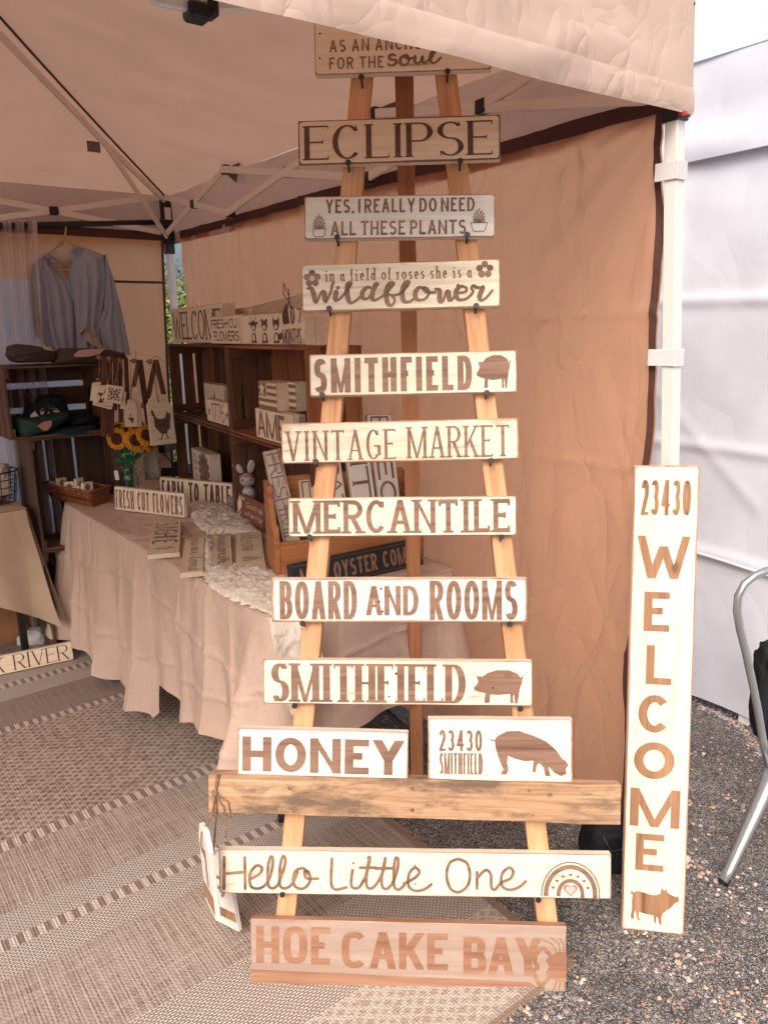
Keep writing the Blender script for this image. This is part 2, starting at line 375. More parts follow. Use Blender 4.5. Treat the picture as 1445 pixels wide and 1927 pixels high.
def mk_gingham():
    t = MT('red_gingham'); co = t.coord((1,1,1), False)
    a = t.node('ShaderNodeTexWave', bands_direction='X'); a.inputs['Scale'].default_value = 28; t.l(co, a.inputs['Vector'])
    b = t.node('ShaderNodeTexWave', bands_direction='Y'); b.inputs['Scale'].default_value = 28; t.l(co, b.inputs['Vector'])
    f = t.math('ADD', t.ramp(a.outputs[0], [(.5, 0), (.55, .5)]), t.ramp(b.outputs[0], [(.5, 0), (.55, .5)]))
    t.col(t.mix(f, (.55,.40,.36), (.42,.03,.03))); t.rough(.8); return t.m
M['gingham'] = mk_gingham()
def mk_stripe():
    t = MT('striped_applique'); co = t.coord((1,1,1), False); a = t.node('ShaderNodeTexWave', bands_direction='Z'); a.inputs['Scale'].default_value = 10; t.l(co, a.inputs['Vector'])
    t.col(t.ramp(a.outputs[0], [(.0, (.42,.15,.12)), (.45, (.42,.15,.12)), (.5, (.60,.52,.38)), (1, (.60,.52,.38))])); t.rough(.8); return t.m
M['stripey'] = mk_stripe()
def mk_glass():
    t = MT('clear_glass'); t.col((.86,.95,.90)); t.b.inputs['Transmission Weight'].default_value = 1.0; t.rough(.04); t.b.inputs['IOR'].default_value = 1.35; return t.m
M['glass'] = mk_glass()
def mk_leaf():
    t = MT('shrub_leaves'); oi = t.noise(t.coord((1,1,1)), 5.0, 4, .6)
    t.col(t.ramp(oi, [(.3, (.03,.09,.015)), (.5, (.10,.17,.03)), (.62, (.42,.34,.04)), (.75, (.10,.17,.03))])); t.rough(.6)
    return t.m
M['leaf'] = mk_leaf()
M['bark'] = flat('bark', (.10,.07,.05), .9)
# ---------------------------------------------------------------- lettering: strokes in a unit box
def A(cx, cy, rx, ry, a0, a1, n=14):
    return ('a', [(cx, cy, rx, ry, a0+(a1-a0)*i/n) for i in range(n+1)])
def Ln(*p): return ('l', list(p))
def J(*parts): return ('j', parts)      # joined arc/point path
GL = {
 'A': (1.0, [Ln((0,0),(.5,1)), Ln((.5,1),(1,0)), ('b', [(.2,.3),(.8,.3)])]),
 'B': (.9, [Ln((0,0),(0,1)), J((0,1),(.45,1),A(.5,.76,.42,.24,90,-90),(0,.52)), J((.45,.52),A(.5,.26,.5,.26,90,-90),(0,0))]),
 'C': (.95, [J(A(.5,.5,.5,.5,42,318,24))]),
 'D': (.95, [Ln((0,0),(0,1)), J((0,1),(.35,1),A(.4,.5,.6,.5,90,-90,20),(0,0))]),
 'E': (.78, [Ln((0,0),(0,1)), ('h', [(0,1),(1,1)]), ('m', [(0,.52),(.85,.52)]), ('h', [(0,0),(1,0)])]),
 'F': (.75, [Ln((0,0),(0,1)), ('h', [(0,1),(1,1)]), ('m', [(0,.52),(.85,.52)])]),
 'G': (1.0, [J(A(.5,.5,.5,.5,42,315,24)), ('m', [(.55,.45),(1,.45)]), ('s', [(1,.12),(1,.45)])]),
 'H': (.95, [Ln((0,0),(0,1)), Ln((1,0),(1,1)), ('m', [(0,.5),(1,.5)])]),
 'I': (.0, [Ln((.5,0),(.5,1))]),
 'J': (.6, [('j', ((1,1),(1,.3),A(.5,.28,.5,.28,0,-160)))]),
 'K': (.95, [Ln((0,0),(0,1)), ('s', [(.1,.36),(1,1)]), ('s', [(.36,.58),(1,0)])]),
 'L': (.75, [Ln((0,0),(0,1)), ('h', [(0,0),(1,0)])]),
 'M': (1.32, [Ln((0,0),(0,1)), ('s', [(0,1),(.5,0)]), ('s', [(.5,0),(1,1)]), Ln((1,0),(1,1))]),
 'N': (1.0, [Ln((0,0),(0,1)), ('s', [(0,1),(1,0)]), Ln((1,0),(1,1))]),
 'O': (1.0, [J(A(.5,.5,.5,.5,0,360,32))]),
 'P': (.85, [Ln((0,0),(0,1)), J((0,1),(.45,1),A(.5,.73,.5,.27,90,-90),(0,.46))]),
 'R': (.92, [Ln((0,0),(0,1)), J((0,1),(.45,1),A(.5,.75,.48,.25,90,-90),(0,.5)), ('s', [(.42,.5),(1,0)])]),
 'S': (.85, [J(A(.5,.76,.48,.24,32,262,16), A(.5,.26,.5,.26,82,-148,16))]),
 'T': (.9, [Ln((.5,0),(.5,1)), ('h', [(0,1),(1,1)])]),
 'U': (.95, [J((0,1),(0,.32),A(.5,.32,.5,.32,180,360,16),(1,.32),(1,1))]),
 'V': (1.0, [('s', [(0,1),(.5,0)]), ('s', [(.5,0),(1,1)])]),
 'W': (1.45, [('s', [(0,1),(.25,0)]), ('s', [(.25,0),(.5,.82)]), ('s', [(.5,.82),(.75,0)]), ('s', [(.75,0),(1,1)])]),
 'X': (.95, [('s', [(0,0),(1,1)]), ('s', [(0,1),(1,0)])]),
 'Y': (1.0, [('s', [(0,1),(.5,.42)]), ('s', [(.5,.42),(1,1)]), Ln((.5,0),(.5,.45))]),
 '0': (.85, [J(A(.5,.5,.5,.5,0,360,32))]),
 '1': (.4, [Ln((.8,0),(.8,1)), ('s', [(0,.8),(.8,1)])]),
 '2': (.8, [J(A(.5,.7,.48,.30,165,-30,14),(.05,.03)), ('h', [(0,0),(1,0)])]),
 '3': (.8, [J(A(.45,.75,.48,.25,150,-90,14)), J(A(.45,.27,.55,.27,95,-150,16))]),
 '4': (.9, [Ln((.72,0),(.72,1)), ('s', [(0,.28),(.72,1)]), ('h2', [(0,.27),(1,.27)])]),
 '6': (.85, [J(A(.5,.3,.5,.3,0,360,24)), J(A(.62,.45,.62,.55,80,190,10))]),
 '7': (.8, [('h', [(0,1),(1,1)]), ('s', [(.3,0),(1,1)])]),
 '9': (.85, [J(A(.5,.7,.5,.3,0,360,24)), J(A(.38,.55,.62,.55,0,-80,10))]),
 ',': (.0, [('s', [(.3,-.14),(.6,.10)])]), '.': (.0, [Ln((.5,0),(.5,.07))]), ':': (.0, [Ln((.5,.1),(.5,.2)), Ln((.5,.45),(.5,.55))]),
 '&': (.9, [J(A(.45,.78,.28,.22,-60,250,18),(1,0)), J(A(.42,.27,.42,.27,100,370,14))]),
 # lower case (x height .62)
 'a': (.72, [J(A(.45,.28,.42,.28,0,360,18)), ('q', [(.88,0),(.88,.60)])]),
 'b': (.72, [('q', [(.1,0),(.1,1)]), J(A(.52,.29,.42,.29,0,360,18))]),
 'c': (.62, [J(A(.5,.3,.45,.3,45,315,16))]),
 'd': (.72, [J(A(.45,.29,.42,.29,0,360,18)), Ln((.9,0),(.9,1))]),
 'e': (.68, [J((.08,.31),(.92,.31),A(.5,.3,.43,.3,0,315,18))]),
 'f': (.45, [J(A(.75,.8,.38,.2,60,180,8),(.37,0)), ('m', [(.0,.6),(.9,.6)]), ('z', [(.37,0)])]),
 'g': (.72, [J(A(.45,.3,.42,.3,0,360,18)), J((.88,.6),(.88,-.1),A(.46,-.1,.42,.2,0,-160,10))]),
 'h': (.72, [Ln((.08,0),(.08,1)), J((.08,.35),A(.5,.38,.42,.23,170,0,10),(.92,0)), ('z', [(.92,0)])]),
 'i': (.0, [('q', [(.5,0),(.5,.6)]), Ln((.5,.80),(.5,.92))]),
 'l': (.0, [Ln((.5,0),(.5,1))]),
 'm': (1.15, [('q', [(.05,0),(.05,.6)]), J((.05,.35),A(.28,.38,.23,.23,170,0,8),(.51,0)), J((.51,.35),A(.74,.38,.23,.23,170,0,8),(.97,0))]),
 'n': (.72, [('q', [(.08,0),(.08,.6)]), J((.08,.35),A(.5,.38,.42,.23,170,0,10),(.92,0)), ('z', [(.92,0)])]),
 'o': (.74, [J(A(.5,.3,.48,.3,0,360,24))]),
 'r': (.48, [('q', [(.15,0),(.15,.6)]), J((.15,.35),A(.65,.34,.5,.26,165,65,8))]),
 's': (.58, [J(A(.5,.455,.42,.145,32,262,10), A(.5,.155,.45,.155,82,-148,10))]),
 't': (.48, [J((.4,.9),(.4,.2),A(.7,.18,.3,.18,180,290,8)), ('m', [(0,.6),(.9,.6)])]),
 'u': (.72, [J((.08,.6),(.08,.25),A(.5,.23,.42,.23,180,360,10),(.92,.6))]),
 'v': (.7, [('s', [(0,.6),(.5,0)]), ('s', [(.5,0),(1,.6)])]),
 'w': (1.0, [('s', [(0,.6),(.27,0)]), ('s', [(.27,0),(.5,.6)]), ('s', [(.5,.6),(.73,0)]), ('s', [(.73,0),(1,.6)])]),
 'y': (.7, [('s', [(0,.6),(.5,0)]), ('s', [(.2,-.3),(1,.6)])]),
}
class Text:
    def __init__(s, y=-.0008): s.mb = MB(); s.y = y; s.k = 0
    def yy(s): s.k += 1; return s.y - (s.k % 12)*3e-5
    def quad(s, a, b, c, d): s.mb.poly([a, b, c, d], s.yy())
    def path(s, pts, tv, th, caps=False, widths=None):
        n = len(pts); y = s.yy()
        if n < 2: return
        closed = math.hypot(pts[0][0]-pts[-1][0], pts[0][1]-pts[-1][1]) < 1e-6
        L = []; Rr = []
        for i in range(n):
            if closed: a = pts[(i-1) % (n-1)]; b = pts[(i+1) % (n-1)] if i < n-1 else pts[1]
            else: a = pts[max(i-1, 0)]; b = pts[min(i+1, n-1)]
            dx, dz = b[0]-a[0], b[1]-a[1]; l = math.hypot(dx, dz) or 1; nx, nz = -dz/l, dx/l
            k = widths[i] if widths else 1.0
            L.append((pts[i][0]+nx*tv/2*k, pts[i][1]+nz*th/2*k)); Rr.append((pts[i][0]-nx*tv/2*k, pts[i][1]-nz*th/2*k))
        vs = [(p[0], y, p[1]) for p in L+Rr]
        s.mb.add(vs, [(n+i, n+i+1, i+1, i) for i in range(n-1)])
        if caps:
            for e in (0, n-1):
                k = widths[e] if widths else 1.0; y2 = s.yy()
                c = [(pts[e][0]+math.cos(t*math.pi/5)*tv/2*k, pts[e][1]+math.sin(t*math.pi/5)*th/2*k) for t in range(10)]
                s.mb.poly(c, y2)
    def glyph(s, ch, x0, W, z0, H, tv, th, serif=0, sq=2.0, slant=0, rnd=False, mid=0):
        if ch not in GL: return
        w, st = GL[ch]; Wi = max(W-tv, 1e-5)
        X = lambda gx: x0+tv/2+gx*Wi
        Zi = lambda gz: z0+th/2+gz*(H-th)
        def Zx(gz): return z0+gz*H if (gz in (0, 1)) else Zi(gz)
        def serifat(px, pz, gz):
            if not serif: return
            sw = serif*H; shh = min(th, .07*H)*.9
            zz = pz if gz == 0 else pz-shh
            s.quad((px-tv/2-sw, zz), (px+tv/2+sw, zz), (px+tv/2+sw, zz+shh), (px-tv/2-sw, zz+shh))
        for kind, p in st:
            if kind in ('l', 's', 'q'):
                (a, b), (c, d) = p[0], p[-1]
                thick = tv*(.80 if kind == 's' and ch in 'MNW' else 1.0)*(.72 if kind == 's' and ch in 'MNW' and Wi < 4.2*tv else 1.0)
                if kind == 's' or (kind == 'l' and a != c):
                    rising = (d-b)*(c-a) > 0
                    if serif and rising: thick = th*1.15
                ax, az, bx, bz = X(a), Zx(b), X(c), Zx(d)
                if rnd: s.path([(ax, Zi(b)), (bx, Zi(d))], tv, th, True); continue
                dx, dz = bx-ax, bz-az; l = math.hypot(dx, dz) or 1
                t = thick*min(2.2, l/max(abs(dz), 1e-6)) if abs(dz) > .3*abs(dx) else thick
                if kind == 's' and abs(dz) > 2.2*abs(dx) or kind == 'l' and a != c: t = max(t, thick*1.02)
                if ch in 'AMNVWXYK47' and a != c: # keep diagonal outer ends inside the box
                    pass
                s.quad((ax-t/2, az), (ax+t/2, az), (bx+t/2, bz), (bx-t/2, bz)) if bz > az else s.quad((bx-t/2, bz), (bx+t/2, bz), (ax+t/2, az), (ax-t/2, az))
                if serif:
                    for (px, pz, gz, gx) in ((ax, az, b, a), (bx, bz, d, c)):
                        if gz in (0, 1) and not (gx == .5 and ch in 'AVMWY' and kind != 'l') and not (ch == 'A' and gx == .5) and not (ch == 'N' and gx == 1 and gz == 0) and not (ch == 'W' and gz == 0) and not (ch == 'M' and kind == 's'):
                            serifat(px, pz, gz)
                        elif kind == 'q' and abs(gz-.6) < .01 or (kind == 'l' and ch in 'lihd' and gz == 1):
                            s.quad((px-tv/2-serif*H, pz-th), (px, pz-th), (px, pz), (px-tv/2-serif*H, pz))
            elif kind in ('h', 'm', 'h2', 'b'):
                (a, b), (c, d) = p; az = Zi(b)
                xa = X(a)-(tv/2 if a == 0 and kind != 'b' else 0); xb = x0+c*W if c == 1 else X(c)
                t2 = th*(.85 if kind == 'b' else 1)
                if kind == 'm' and mid: az += mid*H
                s.quad((xa, az-t2/2), (xb, az-t2/2), (xb, az+t2/2), (xa, az+t2/2))
                if serif and kind in ('h', 'm') and ch in 'EFLTZ2':
                    ends = [(xb, -1)] + ([(xa, 1)] if ch == 'T' else [])
                    for (ex, sg) in ends:
                        ht = serif*H*1.6
                        if kind == 'm': s.quad((ex-th*.6, az-ht*.6), (ex, az-ht*.6), (ex, az+ht*.6), (ex-th*.6, az+ht*.6))
                        elif d == 1: 
                            q = (ex-th*.6, ex) if sg < 0 else (ex, ex+th*.6)
                            s.quad((q[0], az-ht), (q[1], az-ht), (q[1], az), (q[0], az))
                        else: s.quad((ex-th*.6, az), (ex, az), (ex, az+ht), (ex-th*.6, az+ht))
            elif kind == 'z': serifat(X(p[0][0]), z0, 0)
            elif kind in ('a', 'j'):
                pts = []
                parts = p if kind == 'j' else [(kind, p)]
                for q in parts:
                    if q[0] == 'a':
                        for (cx, cy, rx, ry, ang) in q[1]:
                            c_, s_ = math.cos(R(ang)), math.sin(R(ang))
                            ex = 2/sq
                            pts.append((cx+rx*math.copysign(abs(c_)**ex, c_), cy+ry*math.copysign(abs(s_)**ex, s_)))
                    else: pts.append(q)
                P2 = []
                for (gx, gz) in pts:
                    z = Zi(gz)
                    if gz == 1 and gx in (0, 1) and ch in 'UJ': z = z0+H
                    P2.append((X(gx), z))
                s.path(P2, tv, th, rnd)
                if serif and ch == 'U': serifat(X(0), z0+H, 1); serifat(X(1), z0+H, 1)
                if serif and ch in 'CGS':
                    e = P2[0]; s.quad((e[0]-th*.2, e[1]-.02*H), (e[0]+th*.5, e[1]-.02*H), (e[0]+th*.5, min(z0+H, e[1]+.16*H)), (e[0]-th*.2, min(z0+H, e[1]+.16*H)))
                    if ch == 'S': e = P2[-1]; s.quad((e[0]-th*.5, max(z0, e[1]-.16*H)), (e[0]+th*.2, max(z0, e[1]-.16*H)), (e[0]+th*.2, e[1]+.02*H), (e[0]-th*.5, e[1]+.02*H))
    def line(s, txt, x0, x1, z0, z1, t=.16, th=None, gap=.12, space=.35, serif=0, sq=2.0, rnd=False, lift=None):
        H = z1-z0; th = th if th is not None else t; tv = t*H; thh = th*H
        ws = [GL[c][0] if c in GL else None for c in txt]
        fixed = sum(tv*(1.0) if (w == 0) else 0 for w in ws if w is not None)
        if serif: fixed += sum(2*serif*H*.8 for w in ws if w == 0)
        ng = len(txt)-1; gaps = 0
        for i, c in enumerate(txt):
            if c == ' ': gaps += space*H
            if i < len(txt)-1 and c != ' ' and txt[i+1] != ' ': gaps += gap*H
        tot = sum(w for w in ws if w)
        k = (x1-x0-fixed-gaps)/tot if tot else 1
        x = x0
        for i, c in enumerate(txt):
            w = ws[i]
            if c == ' ': x += space*H; continue
            if w == 0:
                pad = serif*H*.8 if serif else 0
                s.glyph(c, x+pad, tv, z0, H, tv, thh, serif, sq, rnd=rnd); x += tv+2*pad
            else: s.glyph(c, x, w*k, z0, H, tv, thh, serif, sq, rnd=rnd); x += w*k
            if i < len(txt)-1 and txt[i+1] != ' ': x += gap*H
    def script(s, pts, f, r, brush=0.0, n=5, caps=True):
        """hand-drawn stroke: points traced, smoothed; f maps them to the board; brush>0 swells the downstrokes"""
        P = [f(*p) for p in pts]; m = len(P); out = []
        if m == 2: out = P
        else:
            for i in range(m-1):
                p0, p1, p2, p3 = P[max(i-1, 0)], P[i], P[i+1], P[min(i+2, m-1)]
                for k in range(n):
                    t = k/n; a = -.5*t+t*t-.5*t**3; b = 1-2.5*t*t+1.5*t**3; c = .5*t+2*t*t-1.5*t**3; d = -.5*t*t+.5*t**3
                    out.append((a*p0[0]+b*p1[0]+c*p2[0]+d*p3[0], a*p0[1]+b*p1[1]+c*p2[1]+d*p3[1]))
            out.append(P[-1])
        wd_ = None
        if brush:
            wd_ = []
            for i in range(len(out)):
                a = out[max(i-1, 0)]; b = out[min(i+1, len(out)-1)]; l = math.hypot(b[0]-a[0], b[1]-a[1]) or 1
                wd_.append(1+brush*max(0, -(b[1]-a[1])/l))
            wd_ = [sum(wd_[max(0, i-2):i+3])/len(wd_[max(0, i-2):i+3]) for i in range(len(wd_))]
        s.path(out, 2*r, 2*r, caps, wd_)
    def fill(s, pts, f): s.mb.poly([f(*p) for p in pts], s.yy())
    def disc(s, cx, cz, rx, rz=None, n=20, a0=0):
        rz = rz or rx; s.mb.poly([(cx+rx*math.cos(2*math.pi*i/n+a0), cz+rz*math.sin(2*math.pi*i/n+a0)) for i in range(n)], s.yy())
    def build(s, name, mt, parent): return s.mb.build(name, mt, parent)
def fit(zx0, zy0, zx1, zy1, x0, x1, z0, z1):
    """maps traced coordinates (y down) in the box to board coordinates"""
    return lambda x, y: (x0+(x-zx0)/(zx1-zx0)*(x1-x0), z1-(y-zy0)/(zy1-zy0)*(z1-z0))
PIG_A = [(1148,180),(1160,165),(1165,148),(1158,120),(1180,122),(1200,100),(1235,84),(1280,84),(1312,102),(1326,128),(1329,118),(1334,108),(1334,122),(1329,138),(1330,150),(1322,180),(1318,215),(1312,268),(1303,268),(1300,215),(1295,230),(1297,268),(1286,266),(1284,215),(1240,222),(1210,218),(1207,265),(1188,265),(1192,212),(1165,205),(1150,195)]
PIG_B = [(1060,412),(1080,415),(1090,400),(1130,380),(1180,378),(1240,398),(1290,420),(1330,455),(1352,488),(1368,498),(1378,515),(1368,530),(1370,550),(1350,560),(1320,545),(1300,522),(1298,530),(1306,560),(1286,560),(1278,525),(1262,508),(1250,515),(1246,545),(1233,543),(1238,498),(1200,500),(1160,490),(1133,478),(1130,510),(1136,535),(1128,555),(1106,555),(1108,545),(1116,538),(1100,500),(1085,455),(1080,420),(1062,418)]
PIG_C = [(132,1038),(140,1052),(148,1052),(150,1042),(156,1046),(158,1058),(170,1044),(190,1040),(225,1048),(260,1058),(295,1058),(318,1045),(326,1002),(340,1022),(356,1010),(362,1032),(385,1048),(410,1056),(426,1050),(432,1070),(430,1088),(410,1098),(385,1135),(350,1165),(336,1185),(330,1210),(332,1255),(318,1260),(310,1210),(302,1205),(298,1225),(298,1252),(288,1252),(282,1200),(240,1195),(195,1185),(193,1215),(203,1240),(190,1246),(180,1215),(172,1175),(165,1200),(165,1235),(150,1238),(145,1215),(152,1170),(150,1110),(154,1068),(142,1062),(134,1050)]
HEN = [(990,920),(1003,905),(1015,895),(1030,905),(1035,925),(1050,960),(1080,1010),(1120,1030),(1180,1025),(1215,1000),(1225,950),(1235,915),(1258,935),(1290,950),(1295,1050),(1280,1080),(1290,1110),(1290,1150),(1270,1190),(1250,1210),(1240,1245),(1262,1300),(1282,1325),(1250,1325),(1210,1340),(1215,1330),(1252,1318),(1222,1248),(1188,1258),(1168,1325),(1180,1345),(1160,1336),(1105,1348),(1110,1338),(1152,1325),(1168,1255),(1140,1240),(1095,1195),(1055,1140),(1045,1050),(1035,990),(1018,985),(1005,965),(1010,940)]
# ---------------------------------------------------------------- wooden signs
def outline(L, H, ins, amp, seed, step=.02):
    def rr(t): return noise.noise(Vector((t*9, seed*3.1, 0)))*amp + noise.noise(Vector((t*40, seed*1.7, 5)))*amp*.5
    a, b, c, d = -L/2+ins, L/2-ins, ins, H-ins; r = min((.0025 if ins == 0 else .0045+ins*.5), H*.2); pts = []
    n = max(2, int(L/step)); m = max(2, int(H/step)); q = r*.29
    for i in range(n+1): x = a+r+(b-a-2*r)*i/n; pts.append((x, c+rr(x+7)))
    pts.append((b-q, c+q))
    for i in range(m+1): z = c+r+(d-c-2*r)*i/m; pts.append((b+rr(z+17), z))
    pts.append((b-q, d-q))
    for i in range(n+1): x = b-r-(b-a-2*r)*i/n; pts.append((x, d+rr(x+31)))
    pts.append((a+q, d-q))
    for i in range(m+1): z = d-r-(d-c-2*r)*i/m; pts.append((a+rr(z+43), z))
    pts.append((a+q, c+q))
    return pts
SEED = [0]
def sign(name, label, Mx, L, H, paint, rim, t=.018, ins=.0045, amp=.0016, edge=None, cat='sign', group=None, parent=None):
    """a painted board: bevelled body with worn wooden rim, painted face let into it"""
    SEED[0] += 1; sd_ = SEED[0]; ins = ins*.62+.0006; amp *= .8
    o = thing(name, label, cat, Mx, group) if parent is None else parent
    p0 = outline(L, H, 0.0, .0008, sd_); n = len(p0)
    b = .0018; p1 = [(x*(1-2*b/L), H/2+(z-H/2)*(1-2*b/H)) for x, z in p0]
    pin = outline(L, H, ins, amp, sd_+.5)
    mb = MB(); vs = [(x, t, z) for x, z in p0]+[(x, b, z) for x, z in p0]+[(x, 0, z) for x, z in p1]+[(x, 0, z) for x, z in pin]
    fs = []; mi = []
    for k, m_ in ((0, 2), (1, 1), (2, 1)):
        for i in range(n):
            j = (i+1) % n; fs.append((k*n+j, k*n+i, (k+1)*n+i, (k+1)*n+j)); mi.append(m_)
    fs.append(tuple(range(n))[::-1]); mi.append(1); fs.append(tuple(3*n+i for i in range(n))); mi.append(0)
    mb.v = vs; mb.f = fs; mb.m = mi
    mb.build('board', [paint, rim, edge or paint], o)
    return o
def quadframe(TL, TR, BL, BR, q, n):
    a, b, c, d = [onplane(p, q, n) for p in (TL, TR, BL, BR)]
    x = ((b-a)+(d-c)).normalized(); L = ((b-a).length+(d-c).length)/2; H = ((a-c).length+(b-d).length)/2
    ctr = (a+b+c+d)/4; y = -n; z = x.cross(y).normalized()
    return frame(ctr - z*H/2, x, y), L, H
def standframe(BL, BR, TL, z, lean=0, Hm=None, dy=0):
    """board standing on height z: bottom corners and top-left corner measured"""
    a = onz(BL, z); b = onz(BR, z); x = (b-a).normalized(); n0 = x.cross(ZZ)
    if n0.dot(O-a) < 0: n0 = -n0
    zz = ZZ*math.cos(R(lean)) - n0*math.sin(R(lean)); n = n0*math.cos(R(lean)) + ZZ*math.sin(R(lean))
    H = Hm if Hm else (onplane(TL, a, n)-a).dot(zz)
    return frame((a+b)/2, x, -n), (b-a).length, H
# ================================================================ SETTING: ground and rug
def mk_asphalt():
    t = MT('asphalt'); co = t.coord((1,1,1), False)
    v = t.node('ShaderNodeTexVoronoi'); v.inputs['Scale'].default_value = 330; t.l(co, v.inputs['Vector'])
    v2 = t.node('ShaderNodeTexVoronoi'); v2.inputs['Scale'].default_value = 95; t.l(co, v2.inputs['Vector'])
    sep = t.node('ShaderNodeSeparateColor'); t.l(v.outputs['Color'], sep.inputs[0])
    sep2 = t.node('ShaderNodeSeparateColor'); t.l(v2.outputs['Color'], sep2.inputs[0])
    big = t.noise(co, 2.2, 4, .6)
    c = t.ramp(sep.outputs[0], [(0, (.030,.028,.030)), (.35, (.08,.073,.071)), (.65, (.17,.155,.15)), (.88, (.31,.29,.275)), (1, (.50,.46,.43))])
    m = t.math('MULTIPLY', t.ramp(sep2.outputs[1], [(.82, 0), (.84, 1)]), t.ramp(v2.outputs['Distance'], [(.0045*95, 1), (.0055*95, 0)]))
    st = t.ramp(sep2.outputs[2], [(0, (.50,.26,.15)), (.3, (.56,.40,.28)), (.5, (.28,.13,.09)), (.7, (.48,.42,.37)), (1, (.25,.23,.22))])
    c = t.mix(t.math('MULTIPLY', m, t.ramp(big, [(.42, .12), (.6, .9)])), c, st)
    c = t.mix(t.ramp(t.noise(co, 9, 4, .6), [(.35, .55), (.62, 0)]), c, t.mix(1.0, c, (.5,.47,.47), 'MULTIPLY'))
    t.col(c); t.rough(.8, .4)
    h = t.math('ADD', t.math('MULTIPLY', v.outputs['Distance'], -.6), t.math('MULTIPLY', t.noise(co, 60, 4), .8))
    t.bump(h, .9, .004); return t.m
M['asphalt'] = mk_asphalt()
g = MB().grid(lambda u, v: ((u-.5)*160, (v-.35)*160, 0), 8, 8).build('ground', M['asphalt']); tag(g, kind='structure')
# small loose stones set in the tarmac, bigger and denser in drifts towards the lower right
def mk_stone():
    t = MT('loose_stone'); oi = t.node('ShaderNodeTexVoronoi'); oi.inputs['Scale'].default_value = 60; t.l(t.coord((1,1,1), False), oi.inputs['Vector'])
    sp = t.node('ShaderNodeSeparateColor'); t.l(oi.outputs['Color'], sp.inputs[0])
    t.col(t.ramp(sp.outputs[0], [(0, (.46,.24,.15)), (.25, (.60,.44,.33)), (.45, (.30,.15,.11)), (.6, (.62,.57,.52)), (.8, (.42,.39,.37)), (1, (.20,.18,.175))])); t.rough(.75); return t.m
M['stone'] = mk_stone()
def pebble(mb, x, y, r, rng):
    ph = rng.random()*6; st = rng.uniform(.6, 1.0); a = rng.random()*3.14
    vs = []
    for (pr, z) in ((.95, -.1), (1.0, .22), (.62, .62)):
        for k in range(6):
            t = k*math.pi/3+ph; rr = pr*r*rng.uniform(.82, 1.15); px = rr*math.cos(t); py = rr*math.sin(t)*st
            vs.append((x+px*math.cos(a)-py*math.sin(a), y+px*math.sin(a)+py*math.cos(a), z*r*.75))
    fs = [(i*6+k, i*6+(k+1) % 6, (i+1)*6+(k+1) % 6, (i+1)*6+k) for i in range(2) for k in range(6)]
    fs.append(tuple(12+k for k in range(6))); mb.add(vs, fs)
rng = random.Random(3); pb = MB(); cnt = 0
for k in range(60000):
    x = rng.uniform(.25, 2.2); y = rng.uniform(1.05, 3.4)
    d = noise.noise(Vector((x*4.2, y*4.2, 3)))+.5*noise.noise(Vector((x*11, y*11, 8)))
    near = max(0, 1-(y-1.1)/1.5)
    if rng.random() > max(.03, (d*2.0+.12)*near*(.35+.75*min(1, max(0, x-.3)))): continue
    if x < .52 and y > 1.3 and y-1.55 > -(x-.44)*1.3: continue
    pebble(pb, x, y, rng.choice((.0018, .0022, .0028, .0036, .0050, .0068))*rng.uniform(.8, 1.25), rng); cnt += 1
for k in range(420):       # line of grit and leaf litter along the crack towards the white tent
    s = rng.random(); a = onz((1312+s*128, 1328+s*100-22*math.sin(s*3.1)), 0)
    pebble(pb, a.x+rng.gauss(0, .012), a.y+rng.gauss(0, .02), rng.uniform(.002, .005), rng)
o = pb.build('loose_gravel', M['stone'], smooth=False); tag(o, 'small orange and pale stones scattered over the dark tarmac', 'gravel', kind='stuff')
